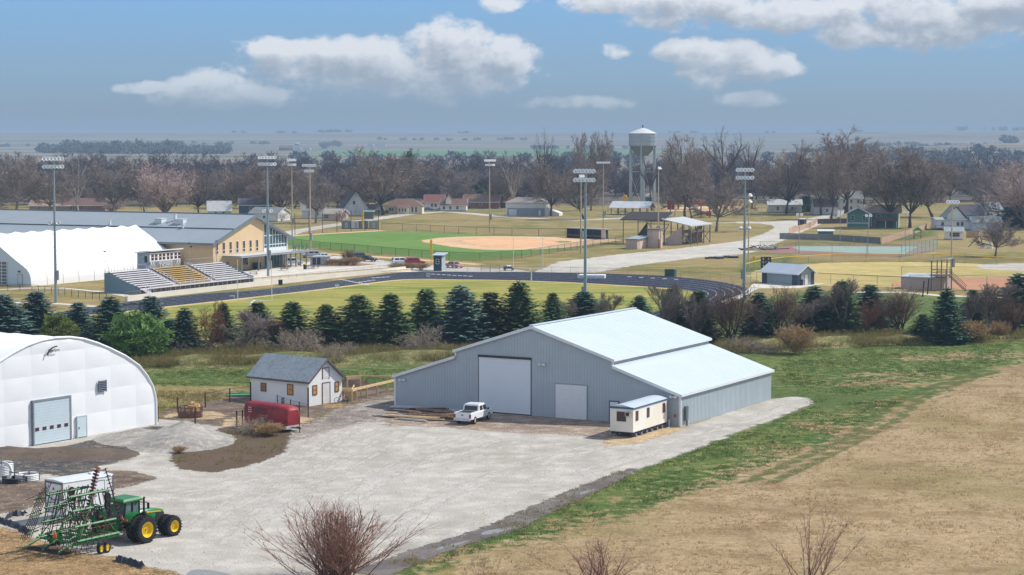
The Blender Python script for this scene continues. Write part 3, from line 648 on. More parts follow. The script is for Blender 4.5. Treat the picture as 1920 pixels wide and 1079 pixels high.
obj('door_frame',MB().bb(12.42,12.62,.0,.32,0,4.5).bb(17.4,17.55,.0,.32,0,4.5).bb(12.62,17.4,.0,.32,4.3,4.5),M('grey_frame',S(128,138,146)),dr)
for i in range(5): obj('door_window',MB().bb(12.9+i*.97,13.4+i*.97,.288,.30,1.42,1.75),M('maroon_glass',S(84,44,54),rough=.2),dr)
w_=obj('walk_door',MB().bb(10.35,11.55,.2,.26,.1,2.15),M('pale_blue_door',S(196,212,220)),T)
obj('door_frame',MB().bb(10.25,10.35,.1,.28,0,2.25).bb(11.55,11.65,.1,.28,0,2.25).bb(10.35,11.55,.1,.28,2.15,2.25),M('silver_trim',S(180,190,196)),w_)
obj('handle',MB().box((11.4,.3,1.05),(.06,.08,.16)),m_dark,w_)
v_=MB().bb(7.5,8.45,.18,.22,4.4,5.5); vo_=obj('wall_vent',v_,M('navy_louvre',S(52,62,78)),T)
v_=MB()
for i in range(6): v_.box((7.97,.25,4.5+i*.18),(.9,.06,.05),0,R(30))
v_.bb(7.42,7.5,.15,.28,4.35,5.55).bb(8.45,8.53,.15,.28,4.35,5.55); obj('louvre',v_,M('pale_slat',S(112,124,138)),vo_)
def text_mesh(s,size,depth=.01,font_scale_x=1.0):
    c=bpy.data.curves.new('lettering','FONT'); c.body=s; c.size=size; c.extrude=depth; c.align_x='CENTER'; c.align_y='CENTER'
    o=bpy.data.objects.new('lettering',c); COL.objects.link(o); bpy.context.view_layer.update()
    me=bpy.data.meshes.new_from_object(o.evaluated_get(bpy.context.evaluated_depsgraph_get())); bpy.data.objects.remove(o); bpy.data.curves.remove(c)
    return me
m_ink=M('black_lettering',S(24,26,30),rough=.5)
lg=obj('logo',text_mesh('BriteSpan',.4),m_ink,T); lg.location=(14.65,.3,9.25); lg.rotation_euler=(R(90),0,R(180))
mb=MB(); pts=[(14.2+1.3*math.cos(q),.3,8.8+.8*math.sin(q)) for q in np.linspace(.0,1.57,9)]
mb.path(pts,.07,5); obj('logo_arc',mb,m_ink,lg.parent)
# ---------------------------------------------------------------- generic gabled building
def gabled(name,label,cat,loc,yaw,L,Wd,h,rise,wall,roof,over=.4,windows=(),doors=(),trim=m_trim,chim=None,group=None,base=None,roofthick=.15):
    """ridge along local x; front wall on y=0, far wall on y=Wd; windows (side,pos,z,w,h[,frame,pane]) side f/b/l/r"""
    T=thing(name,label,cat,loc,yaw,group)
    mb=MB().bb(0,L,0,.15,0,h).bb(0,L,Wd-.15,Wd,0,h)
    g_=[(.15,0),(Wd-.15,0),(Wd-.15,h),(Wd/2,h+rise-.05),(.15,h)]
    mb.prism(g_,'x',0,.15).prism(g_,'x',L-.15,L); W_=obj('wall',mb,wall,T)
    sl=rise/(Wd/2); e=over
    mb=MB()
    mb.prism([(-e,h-e*sl),(Wd/2,h+rise),(Wd/2,h+rise+roofthick),(-e,h-e*sl+roofthick)],'x',-e,L+e)
    mb.prism([(Wd+e,h-e*sl),(Wd/2,h+rise),(Wd/2,h+rise+roofthick),(Wd+e,h-e*sl+roofthick)],'x',-e,L+e)
    Rf=obj('roof',mb,roof,T)
    mb=MB()
    for x in(-e-.03,L+e+.03):
        for y0,y1 in((-e,Wd/2),(Wd+e,Wd/2)):
            mb.prism([(y0,h-e*sl-.12),(y1,h+rise-.12),(y1,h+rise+roofthick-.03),(y0,h-e*sl+roofthick-.03)],'x',x-.03,x+.03)
    mb.bb(-e,L+e,-e-.05,-e,h-e*sl-.08,h-e*sl+roofthick-.02); obj('fascia',mb,trim,Rf)
    for q in windows: add_opening(T,'window',q,L,Wd)
    for q in doors: add_opening(T,'door',q,L,Wd)
    if chim: x,y,s,z=chim; obj('chimney',MB().bb(x-s/2,x+s/2,y-s/2,y+s/2,h+rise*.3,h+rise+z).bb(x-s/2-.06,x+s/2+.06,y-s/2-.06,y+s/2+.06,h+rise+z,h+rise+z+.1),M('brick_chimney',S(132,92,78),scale=3,var=.25),Rf)
    if base: obj('foundation',MB().bb(-.04,L+.04,-.04,Wd+.04,-.05,base),M('foundation_grey',S(140,138,132)),T)
    return T
def add_opening(T,kind,q,L,Wd):
    side,pos,z,w,h=q[:5]; fm=q[5] if len(q)>5 else m_trim; pm=q[6] if len(q)>6 else (m_glass if kind=='window' else m_trim)
    def bx(a,b,d0,d1,z0_,z1_):
        return {'f':(a,b,-d1,-d0),'b':(a,b,Wd+d0,Wd+d1),'l':(-d1,-d0,a,b),'r':(L+d0,L+d1,a,b)}[side]+(z0_,z1_)
    f=.08
    o=obj(kind,MB().bb(*bx(pos-w/2,pos+w/2,.0,.03,z,z+h)),pm,T)
    mb=MB().bb(*bx(pos-w/2-f,pos-w/2,.0,.06,z-f,z+h+f)).bb(*bx(pos+w/2,pos+w/2+f,.0,.06,z-f,z+h+f)).bb(*bx(pos-w/2,pos+w/2,.0,.06,z+h,z+h+f))
    if kind=='window':
        mb.bb(*bx(pos-w/2,pos+w/2,.0,.08,z-f,z)); mb.bb(*bx(pos-w/2,pos+w/2,.03,.05,z+h/2-.025,z+h/2+.025))
    obj('frame',mb,fm,o)
    return o
# small white farmhouse-style outbuilding
HL=P(470,751); HR=P(579,763); hy=ang(HL,HR); HLn=dist(HL,HR)
m_board=M('amber_board',S(192,144,80),rough=.6,var=.15); m_bfr=M('brown_frame',S(84,58,50),rough=.8); m_clap=M('white_clapboard',S(228,230,230),rough=.7,var=.04,scale=.5)
sg,_=online(HR,hy+R(90),628,752)
Wh=5.6
LH=gabled('small_house','small white outbuilding with grey shingle roof and boarded amber windows','outbuilding',HL,hy,HLn,Wh,2.95,2.15,m_clap,m_shing,over=.35,
  windows=[('f',HLn*.23,1.25,.75,.85,m_bfr,M('old_board',S(150,112,84))),('f',HLn*.69,1.15,.8,1.1,m_bfr,m_board),('r',1.0,1.3,.6,.95,m_bfr,m_board),('r',4.7,1.3,.55,1.0,m_bfr,m_board)],
  doors=[('r',2.9,.05,1.2,2.35,m_bfr,M('worn_white_door',S(214,212,210),var=.15)),('r',2.85,2.95,1.0,1.15,m_bfr,M('worn_white_door',S(214,212,210)))],trim=M('dark_fascia',S(98,88,86)))
mb=MB()
for i in range(14): mb.bb(.02,HLn-.02,-.012,.0,.2*i+.04,.2*i+.05)
obj('siding_lines',mb,M('siding_shadow_gap',S(196,200,204)),LH)
# ---------------------------------------------------------------- horse trailer
a=P(458,801); b=P(551,815); hyaw=ang(a,b)
T=thing('livestock_trailer','dusty red enclosed livestock trailer with slatted vents and white nose','trailer',a,hyaw)
L=dist(a,b)*.86; T.scale=(1,1,1.16); m_red=M('faded_red_paint',S(124,22,32),rough=.55,var=.22,scale=1.2,col2=S(140,38,42)); Wt=2.1
pr=[(-Wt/2,.35),(Wt/2,.35),(Wt/2,1.75),(Wt/2-.18,2.12),(Wt/2-.5,2.3),(-Wt/2+.5,2.3),(-Wt/2+.18,2.12),(-Wt/2,1.75)]
rings=[]
for x,s,dz in((0,1,0),(L*.86,1,0),(L*.95,.96,-.02),(L*.99,.82,-.1)): rings.append([(x,Wt/2+y*s,.35+(z-.35)*(s if z>.4 else 1)+0*dz) for y,z in pr])
obj('body',MB().loft(rings),m_red,T,smooth=True)
obj('nose_panel',MB().prism([(L*.68,.30),(L*.99,.30),(L*1.0,.62),(L*.9,.5),(L*.75,.36)],'y',-.02,Wt+.02),M('white_nose',S(214,210,206)),T)
mb=MB()
for r_ in range(3): mb.bb(.15,L*.55,-.02,.0,1.42+r_*.2,1.5+r_*.2)
obj('vent_slats',mb,M('maroon_shadow',S(64,18,24)),T)
mb=MB()
for r_ in range(3): 
    for i in range(2): mb.bb(.7+i*.3,.92+i*.3,-.026,-.0,1.42+r_*.2,1.5+r_*.2)
obj('vent_cover',mb,M('pale_vent',S(214,190,190)),T)
mb=MB(); mb.prism([(.7,.35),(2.75,.35),(2.75,.7),(2.55,.95),(.9,.95),(.7,.75)],'y',-.16,0); fd=obj('fender',mb,m_red,T)
def wheel(parent,name,c,r,w,rim,axis='y',rr=.62,n=20):
    p=[(r*rr,-w/2),(r*.93,-w/2),(r,-w*.3),(r,w*.3),(r*.93,w/2),(r*rr,w/2)]
    o=obj(name,MB().lathe(p,n,c,axis),m_black,parent,smooth=True)
    q=[(.02,-w*.42),(r*rr*.35,-w*.42),(r*rr*.45,-w*.2),(r*rr,-w*.38),(r*rr,w*.38),(r*rr*.45,w*.2),(r*rr*.35,w*.42),(.02,w*.42)]
    obj('rim',MB().lathe(q,n,c,axis),rim,o,smooth=True); return o
for x in(1.25,2.1): wheel(T,'wheel',(x,-.02,.36),.36,.22,m_galv); wheel(T,'wheel',(x,Wt+.02,.36),.36,.22,m_galv)
obj('tongue',MB().tube((L*.95,Wt/2-.5,.42),(L+1.0,Wt/2,.42),.06).tube((L*.95,Wt/2+.5,.42),(L+1.0,Wt/2,.42),.06).tube((L+.8,Wt/2,0),(L+.8,Wt/2,.75),.05),m_dark,T)
# ---------------------------------------------------------------- office trailer
a=P(1142,818); b=P(1187,823); c=P(1249,803); yaw=ang(b,c); L=dist(b,c)+.2
T=thing('office_trailer','cream mobile office trailer with low arched roof parked against the barn','office trailer',b,yaw)
m_cream=M('cream_siding',S(238,236,228),rough=.6,var=.05,col2=S(232,226,210)); Wt=2.55; z0_=.6; z1_=3.05
obj('body',MB().bb(0,L,0,Wt,z0_,z1_),m_cream,T)
mb=MB(); pts=[(y,z1_+.02+.28*math.sin(math.pi*(y+.06)/(Wt+.12))) for y in np.linspace(-.06,Wt+.06,9)]
mb.prism([(-.06,z1_-.06)]+pts+[(Wt+.06,z1_-.06)],'x',-.1,L+.1); obj('roof',mb,M('silver_roof',S(186,198,206),rough=.45,var=.06),T)
mb=MB().bb(-.12,L+.12,-.09,-.03,z1_-.1,z1_+.03).bb(-.13,-.07,-.05,Wt+.05,z1_-.1,z1_+.1); obj('roof_trim',mb,M('blue_trim',S(62,92,122)),T)
for x in(L*.105,L*.43,L*.9): 
    o=obj('window',MB().bb(x-.25,x+.25,-.03,0,1.75,2.65),M('brown_glass',S(74,54,52),rough=.15),T); obj('frame',MB().bb(x-.31,x-.25,-.05,0,1.7,2.7).bb(x+.25,x+.31,-.05,0,1.7,2.7).bb(x-.25,x+.25,-.05,0,2.65,2.7).bb(x-.25,x+.25,-.05,0,1.7,1.75),M('bronze_frame',S(96,72,66)),o)
o=obj('window',MB().bb(-.03,0,.85,1.75,1.7,2.6),M('brown_glass',S(74,54,52)),T); obj('frame',MB().bb(-.05,0,.78,.85,1.65,2.65).bb(-.05,0,1.75,1.82,1.65,2.65).bb(-.05,0,.85,1.75,2.6,2.65).bb(-.05,0,1.27,1.33,1.7,2.6).bb(-.05,0,.85,1.75,1.65,1.7),M('bronze_frame',S(96,72,66)),o)
o=obj('air_conditioner',MB().bb(-.4,0,.2,.75,2.25,2.7),M('beige_unit',S(190,184,172)),T); obj('grille',MB().bb(-.42,-.4,.28,.67,2.3,2.65),m_dark,o)
mb=MB().bb(0,L,.1,.25,.34,.59).bb(0,L,Wt-.25,Wt-.1,.34,.59)
for i in range(9): mb.bb(.3+i*L/9,.42+i*L/9,0,Wt,.4,.59)
obj('chassis',mb,M('navy_chassis',S(44,58,86)),T)
mb=MB()
for i in range(6): mb.bb(.9+i*L/6.5,1.3+i*L/6.5,.1,.35,0,.35).bb(.9+i*L/6.5,1.3+i*L/6.5,Wt-.35,Wt-.1,0,.35)
obj('support_block',mb,M('block_grey',S(120,122,124),var=.3),T)
obj('gas_line',MB().path([(L*.9,-.3,.05),(L+.8,-.5,.05),(L+1.6,-.2,.05)],.05),M('yellow_pipe',S(190,196,80)),T)
# ---------------------------------------------------------------- boards and sheets
ap,bp=P(762,775),P(858,785)
T=thing('sheet_stack','flat stack of pale blue grey metal sheets along the barn wall','metal sheets',P(800,771),yb)
for i in range(3): obj('sheet',MB().box((-.3+.1*i,-.2,.18+.07*i),(8.2,1.3,.055),R(1.5*i)),M('sheet_metal',S(176,190,198),rough=.4,metal=.2),T)
obj('bearer',MB().box((-2.5,-.2,.075),(.12,1.4,.15)).box((2.5,-.2,.075),(.12,1.4,.15)),m_oldwood,T)
rr=random.Random(5)
kinds=[('weathered brown board',m_oldwood),('pale new board',m_wood),('grey painted board',M('grey_board',S(168,164,160),var=.2)),('dark rough board',M('dark_board',S(78,62,54),var=.3))]
spots=[(735,784,5.0,2),(775,787,7.5,1),(760,778,4.5,0),(800,776,5,3),(815,781,5,0),(790,783,6,2),(838,786,5.2,1),(850,780,4.6,1),(745,780,3.5,3),(828,790,4,0),(770,790,4.2,2),(845,791,3.6,3),(805,787,5.5,0),(860,787,3,1)]
for i,(x,y,l,k) in enumerate(spots):
    o=obj('plank',MB().box((0,0,0),(l,.34,.09)).box((.1,.09,.08),(l*.8,.24,.07),R(3)),kinds[k][1]); q=P(x,y); o.location=(q[0],q[1],.10+.13*(i%5)); o.rotation_euler=(R(rr.uniform(-3,3)),0,yb+R((0,6,-5,28,-3,2)[i%6]))
    tag(o,kinds[k][0]+' among the loose planks strewn behind the white pickup','plank','planks strewn before the barn')
# ---------------------------------------------------------------- tractor
a=P(273,1019); b=P(330,1006); yaw=ang(a,b)
m_jg=M('green_paint',S(30,112,52),rough=.35,var=.08,spec=.5); m_jy=M('yellow_paint',S(236,196,30),rough=.4,var=.06,spec=.5)
T=thing('tractor','green farm tractor with yellow rims and double wheels facing away','tractor',a,yaw)
wb=3.1; yo=2.3   # origin on the near (right) outer rear wheel; body centre at y=+yo
def tyre(c,r,w,parent):
    o=obj('wheel',MB().lathe([(r*.58,-w/2),(r*.9,-w/2),(r*.97,-w*.36),(r*.97,w*.36),(r*.9,w/2),(r*.58,w/2)],28,c,'y'),m_black,parent,smooth=True)
    mb=MB(); n=22
    for i in range(n):
        for s in(-1,1):
            q=2*math.pi*(i+.5*(s>0))/n
            mb.box((c[0]+r*.985*math.cos(q),c[1]+s*w*.24,c[2]+r*.985*math.sin(q)),(.07,w*.52,.09),0,0,0)
            # turn lug to the tread direction
            v_=mb.v[-8:]; cc=Vector((c[0]+r*.985*math.cos(q),c[1]+s*w*.24,c[2]+r*.985*math.sin(q))); m_=Matrix.Rotation(-q+math.pi/2,3,'Y')@Matrix.Rotation(s*R(35),3,'Z')
            mb.v[-8:]=[tuple(cc+m_@(Vector(p)-cc)) for p in v_]
    obj('tread',mb,m_black,o)
    obj('rim',MB().lathe([(.03,-w*.12),(r*.2,-w*.12),(r*.24,-w*.02),(r*.42,.05*w),(r*.5,-w*.38),(r*.6,-w*.46),(r*.6,w*.46),(r*.5,w*.38),(r*.42,.2*w),(r*.24,w*.1),(.03,w*.1)],28,c,'y'),m_jy,o,smooth=True)
    obj('hub',MB().lathe([(0,-w*.3),(r*.1,-w*.3),(r*.13,-w*.05),(0,w*.0)],12,c,'y'),M('dull_yellow',S(190,150,30)),o,smooth=True)
for y in(0,.85,yo*2-.85,yo*2): tyre((0,y,1.03),1.03,.52,T)
for y in(.25,.95,yo*2-.95,yo*2-.25): tyre((wb,y,.78),.78,.46,T)
obj('axle',MB().tube((0,0,1.03),(0,yo*2,1.03),.14).tube((wb,.25,.78),(wb,yo*2-.25,.78),.12),m_dark,T)
obj('chassis',MB().bb(-.6,3.6,yo-.35,yo+.35,.75,1.25),m_dark,T)
rings=[]
for x,w,zb,zt in((.95,.46,1.2,2.02),(1.6,.48,1.15,2.06),(2.7,.46,1.1,1.98),(3.5,.42,1.1,1.86),(3.85,.36,1.15,1.72),(3.95,.3,1.25,1.55)):
    rings.append([(x,yo-w,zb),(x,yo+w,zb),(x,yo+w,zt-.16),(x,yo+w*.72,zt),(x,yo-w*.72,zt),(x,yo-w,zt-.16)])
hd_=obj('hood',MB().loft(rings),m_jg,T,smooth=True)
obj('hood_stripe',MB().prism([(1.1,1.84),(3.4,1.68),(3.4,1.75),(1.1,1.94)],'y',yo-.495,yo-.47),m_jy,hd_)
obj('grille',MB().prism([(2.75,1.15),(3.75,1.2),(3.7,1.6),(3.0,1.68)],'y',yo-.485,yo-.44).bb(3.9,3.97,yo-.28,yo+.28,1.2,1.5),m_dark,hd_)
obj('front_weights',MB().bb(3.95,4.45,yo-.5,yo+.5,.8,1.2),m_jg,T,bevel=.04)
# cab
rings=[[(-.75,yo-.82,1.55),(.95,yo-.7,1.55),(.95,yo+.7,1.55),(-.75,yo+.82,1.55)],[(-.6,yo-.84,2.95),(.85,yo-.78,2.95),(.85,yo+.78,2.95),(-.6,yo+.84,2.95)]]
cb=obj('cab',MB().loft(rings),m_glassb,T)
mb=MB()
for p,q in zip(rings[0],rings[1]): mb.tube(p,q,.07,.07,6)
mb.tube((.1,yo-.8,1.55),(.12,yo-.86,2.95),.06,.06,6).tube((.1,yo+.8,1.55),(.12,yo+.86,2.95),.06,.06,6)
for i in range(4): mb.tube(rings[0][i],rings[0][(i+1)%4],.06,.06,6)
obj('cab_frame',mb,M('dark_green_frame',S(24,44,34)),cb)
obj('seat',MB().bb(-.3,.25,yo-.3,yo+.3,1.6,2.0).bb(-.4,-.25,yo-.3,yo+.3,1.9,2.6),m_dark,cb)
obj('cab_roof',MB().loft([[(-.95,yo-1.0,2.95),(1.05,yo-.95,2.95),(1.05,yo+.95,2.95),(-.95,yo+1.0,2.95)],[(-.98,yo-1.02,3.08),(1.1,yo-.97,3.08),(1.1,yo+.97,3.08),(-.98,yo+1.02,3.08)],[(-.8,yo-.85,3.24),(.9,yo-.8,3.24),(.9,yo+.8,3.24),(-.8,yo+.85,3.24)]]),m_jg,T,bevel=.03)
for s in(-1,1):
    mb=MB(); ps=[]
    for q in np.linspace(R(15),R(150),10): ps.append((1.12*math.cos(q),1.03+1.12*math.sin(q)))
    y0,y1=sorted((yo+s*.82,yo+s*1.7))
    for p,q in zip(ps,ps[1:]): mb.quad((p[0],y0,p[1]),(q[0],y0,q[1]),(q[0],y1,q[1]),(p[0],y1,p[1])); mb.quad((p[0],y0,p[1]+.05),(q[0],y0,q[1]+.05),(q[0],y1,q[1]+.05),(p[0],y1,p[1]+.05))
    f_=obj('fender',mb,m_jg,T,smooth=True)
    obj('tail_lamp',MB().box((-.98,yo+s*1.35,1.75),(.06,.2,.14)),M('orange_lamp',S(236,96,30),rough=.3),f_)
obj('exhaust',MB().tube((1.35,yo-.78,1.1),(1.35,yo-.78,2.0),.2,.2,10).tube((1.35,yo-.78,2.0),(1.35,yo-.78,3.0),.09,.08,10).tube((1.35,yo-.78,3.0),(1.42,yo-.78,3.12),.08,.08,8),m_dark,T,smooth=True)
obj('mirror',MB().tube((.95,yo-.8,2.8),(1.2,yo-1.35,2.8),.03).box((1.2,yo-1.4,2.55),(.06,.22,.45)),m_dark,T); obj('mirror',MB().tube((.95,yo+.8,2.8),(1.2,yo+1.35,2.8),.03).box((1.2,yo+1.4,2.55),(.06,.22,.45)),m_dark,T)
obj('step',MB().bb(.4,.95,yo-1.15,yo-.75,.55,.62).bb(.4,.95,yo-1.1,yo-.75,.95,1.02).tube((.4,yo-1.1,.5),(.4,yo-.9,1.6),.03).tube((.95,yo-1.1,.5),(.95,yo-.9,1.6),.03),m_dark,T)
obj('three_point_hitch',MB().tube((-.6,yo-.45,1.0),(-1.7,yo-.4,.7),.07).tube((-.6,yo+.45,1.0),(-1.7,yo+.4,.7),.07).bb(-1.0,-.6,yo-.5,yo+.5,1.0,1.7),m_jg,T)
obj('warning_sign',MB().prism([(yo-1.1,1.75),(yo-.72,1.75),(yo-.91,2.08)],'x',-1.05,-1.02),M('warning_orange',S(240,110,20)),T)
# ---------------------------------------------------------------- folded field cultivator
f=(math.cos(yaw),math.sin(yaw)); cx,cy=a[0]-f[0]*1.9-f[1]*yo, a[1]-f[1]*1.9+f[0]*yo
T=thing('field_cultivator','green folded field cultivator with upright wings and rusty discs hitched behind the tractor','cultivator',(cx,cy),yaw,scale=(.74,.92,1.0))
m_cg=M('implement_green',S(44,116,60),rough=.5,var=.2,scale=2); m_rust=M('rusty_steel',S(92,58,52),rough=.8,var=.35,scale=4); m_tine=M('dark_tine',S(52,46,46),rough=.7,var=.3)
rr=random.Random(3)
mb=MB()
for y in(-2.1,-.75,.75,2.1): mb.box((-3.6,y,.95),(6.2,.12,.14))
for x in(-.8,-2.2,-3.6,-5.0,-6.4): mb.box((x,0,1.02),(.12,4.6,.12))
mb.tube((1.9,0,.7),(-.6,.75,.95),.09).tube((1.9,0,.7),(-.6,-.75,.95),.09).box((0.2,0,.8),(3.4,.16,.16))
for y in(-1.2,1.2): mb.tube((-5.2,y,1.0),(-3.4,y*.9,2.7),.08).tube((-1.4,y,1.0),(-3.4,y*.9,2.7),.08)
obj('main_frame',mb,m_cg,T)
for s in(-1,1):
    # wing frame: plane along travel, leaning inwards at the top
    w_=MB(); lean=-s*1.55; y0=s*2.25
    def wp(x,h): return (x,y0+lean*h/4.6,1.05+h)
    for h in(.1,1.1,2.2,3.2): w_.tube(wp(-6.2,h),wp(-.7,h),.095,.095,4)
    for x in(-.9,-2.2,-3.4,-4.6,-5.9): w_.tube(wp(x,0),wp(x,3.4),.065,.065,4)
    w_.tube(wp(-5.9,.1),wp(-3.4,2.6),.05,.05,4).tube(wp(-.9,.1),wp(-3.4,2.6),.05,.05,4)
    for h in(.5,1.8,3.1): w_.tube((-6.3,y0+s*.05+lean*h/4.6,1.05+h),(-7.6,y0+s*.25+lean*h/4.6,.9+h),.06,.06,4)
    wg=obj('wing_frame',w_,m_cg,T)
    w_=MB()
    for x in(-1.6,-3.2,-4.9):
        w_.tube(wp(-1.6,.2),wp(-4.9,.2),.04,.04,4) if x==-1.6 else None
        for h in(.4,1.0,1.7,2.4,3.1):
            p=Vector(wp(x,h)); o_=s*.1
            w_.tube(wp(x,0),wp(x,3.4),.05,.05,4) if h==.4 else None
            w_.path([p,p+Vector((.12,s*.45,.05)),p+Vector((-.1,s*.75,.0)),p+Vector((-.35,s*.85,-.05))],.035,4)
    for k in range(9): w_.tube(wp(-5.7+k*.56,.2),wp(-5.5+k*.54,3.3),.03,.03,4)
    for h in(.8,2.0,3.3): w_.tube(wp(-5.7,h),wp(-1.1,h),.03,.03,4)
    obj('shanks',w_,m_rust,wg)
    w_=MB()
    for i in range(6):
        x=-6.2-.28*i; w_.tube((x+.35,y0+s*.3+lean,5.1-.1*i),(x-.5,y0+s*.45,1.0),.03,.03,4)
        for k in range(14): q=k/14; p=Vector((x+.35-.85*q,y0+s*.3+lean*(1-q),5.1-.1*i-4.1*q)); w_.tube(p,p+Vector((-.06,s*.2,-.05)),.018,.018,3)
    for h in(1.6,2.8,4.0): w_.tube((-6.3,y0+s*.3+lean*.5,h+.3),(-8.0,y0+s*.4+lean*.4,h),.03,.03,4)
    obj('harrow',w_,m_tine,wg)
    w_=MB(); w_.tube((-.1,y0+s*.1,1.0),(-.35,y0+lean*1.15,5.7),.05,.05,6)
    for k in range(19):
        q=k/18; c=Vector((-.1-.25*q,y0+s*.1+(lean*1.15-s*.1)*q,1.0+4.7*q)); d_=Vector((-.05,lean*.25,1)).normalized()
        n_=12; u_=d_.orthogonal().normalized(); v_=d_.cross(u_); rad=.30
        pts=[c+d_*.06]+[c+rad*(math.cos(2*math.pi*i/n_)*u_+math.sin(2*math.pi*i/n_)*v_) for i in range(n_)]+[c+d_*.075]
        w_.add(pts,[(0,1+i,1+(i+1)%n_) for i in range(n_)]+[(n_+1,1+(i+1)%n_,1+i) for i in range(n_)])
    obj('disc_gang',w_,m_rust,wg)
    for x in(-3.0,-3.8): wheel(T,'transport_wheel',(x,s*2.75,.42),.42,.3,m_jy)
    for x,h in((-2.0,2.9),(-2.0,2.3)): wheel(wg,'gauge_wheel',(x,y0+s*.75+lean*.6,1.05+h),.36,.24,m_tine)
mb=MB()
for x in(-1.5,-2.9,-4.3,-5.7):
    mb.tube((x,-2.15,.95),(x,2.15,.95),.05,.05,4); mb.tube((-1.5,-2.1,.93),(-5.7,-2.1,.93),.04,.04,4) if x==-1.5 else None
    for k in range(9):
        p=Vector((x,-2.1+k*.52,.95)); mb.path([p,p+Vector((.15,0,-.3)),p+Vector((-.1,0,-.7)),p+Vector((.1,0,-.9))],.03,4)
obj('shanks',mb,m_rust,T)
mb=MB()
for i in range(7): mb.tube((-6.9-.22*i,-2.3,.42),(-6.9-.22*i,2.3,.42),.03,.03,4)
for y in(-1.9,0,1.9): mb.tube((-6.4,y,1.0),(-8.4,y,.45),.04,.04,4)
obj('rear_harrow',mb,m_tine,T)
mb=MB()
for y in(-1.9,0,1.9): mb.tube((-6.3,y,1.05),(-8.3,y,.62),.09,.06,4)
obj('harrow_arm',mb,m_cg,T)
obj('warning_triangle',MB().prism([(-.28,1.25),(.28,1.25),(0,1.75)],'x',-6.62,-6.58),M('warning_orange',S(240,110,20)),T)
mb=MB()
for y in(-1,1): mb.path([(-.6,y*.3,1.1),(-2,y*.8,2.4),(-3.5,y*1.4,3.2),(-4.2,y*1.7,3.0)],.035,5)
obj('hoses',mb,m_dark,T); [obj('hydraulic_cylinder',MB().tube((-2.4,q*.9,1.2),(-2.4,q*1.5,3.3),.09),m_tine,T) for q in(-1,1)]
obj('hose_bundle',MB().path([(-.2,0,1.1),(.6,.1,1.9),(1.4,0,1.7),(1.9,-.1,1.4)],.05,5),M('orange_hose',S(214,92,60)),T)
# ---------------------------------------------------------------- enclosed white trailer, coils, tarps
q0=P(118,983); q1=P(186,966)
T=thing('cargo_trailer','white enclosed cargo trailer with flat roof parked behind the cultivator','trailer',q0,yaw+R(-6),scale=(1,1,1.17))
L=4.9; m_wt=M('white_trailer_skin',S(228,232,234),rough=.35,var=.04)
obj('body',MB().bb(0,L,0,2.2,.55,2.75),m_wt,T,bevel=.04)
obj('roof',MB().prism([(-.05,2.75),(2.25,2.75),(2.2,2.83),(1.1,2.9),(0,2.83)],'x',-.05,L+.05),M('trailer_roof',S(204,210,212),rough=.5,var=.08),T)
mb=MB()
for x in(0,L): 
    for y in(0,2.2): mb.bb(x-.05,x+.05,y-.05,y+.05,.5,2.8)
mb.bb(-.04,0,0,2.2,2.62,2.76); obj('corner_trim',mb,M('maroon_trim',S(120,104,106)),T)
dd=obj('side_door',MB().bb(L*.6,L*.82,-.04,0,.7,2.5),m_wt,T); obj('frame',MB().bb(L*.6-.05,L*.6,-.05,0,.65,2.55).bb(L*.82,L*.82+.05,-.05,0,.65,2.55).bb(L*.6,L*.82,-.05,0,2.5,2.55).bb(L*.6,L*.6+.3,-.06,-.04,1.5,1.56),M('grey_hinge',S(120,124,128)),dd)
dd=obj('ramp_door',MB().bb(-.05,0,.15,2.05,.65,2.6),m_wt,T); obj('emblem',MB().prism([(.95,2.2),(1.25,2.2),(1.1,2.4)],'x',-.06,-.05),m_dark,dd); obj('door_cable',MB().path([(-.07,.2,1.7),(-.09,1.1,1.5),(-.07,2.0,1.8)],.03),m_dark,dd)
obj('roof_vent',MB().bb(L*.7,L*.82,.9,1.3,2.9,3.0),m_wt,T)
for x in(2.0,2.9): wheel(T,'wheel',(x,-.05,.35),.35,.2,m_galv)
def coil(px,py,r,n,h,mat,label,cat='pipe coil',tilt=0):
    T=thing('pipe_coil',label,cat,P(px,py)); mb=MB()
    for k in range(n):
        for l in range(2):
            pts=[((r-l*.13)*math.cos(q),(r-l*.13)*math.sin(q),.08+k*h) for q in np.linspace(0,2*math.pi,25)]
            mb.path(pts,.075,6)
    o=obj('coil',mb,mat,T,smooth=True); 
    if tilt: o.rotation_euler=(tilt,0,0)
    mb=MB()
    for q in(0,1.6,3.1,4.7): mb.box((r*math.cos(q)*.93,r*math.sin(q)*.93,.08+n*h/2-.07),(.36,.05,n*h+.12),q)
    obj('strap',mb,m_dark,o); return T
m_coil=M('white_pipe',S(222,224,224),rough=.5,var=.06); m_bcoil=M('black_pipe',S(40,44,50),rough=.5,var=.2)
coil(51,901,1.0,4,.15,m_coil,'white pipe coil lying flat right of the black coil')
coil(27,905,1.0,3,.15,m_bcoil,'black pipe coil lying between the white coils')
coil(2,893,1.1,8,.15,m_coil,'tall stack of white pipe coils at the left photo edge')
coil(3,903,.95,2,.15,m_coil,'white pipe coil leaning upright on the coil stack',tilt=R(68)).location.z=.75
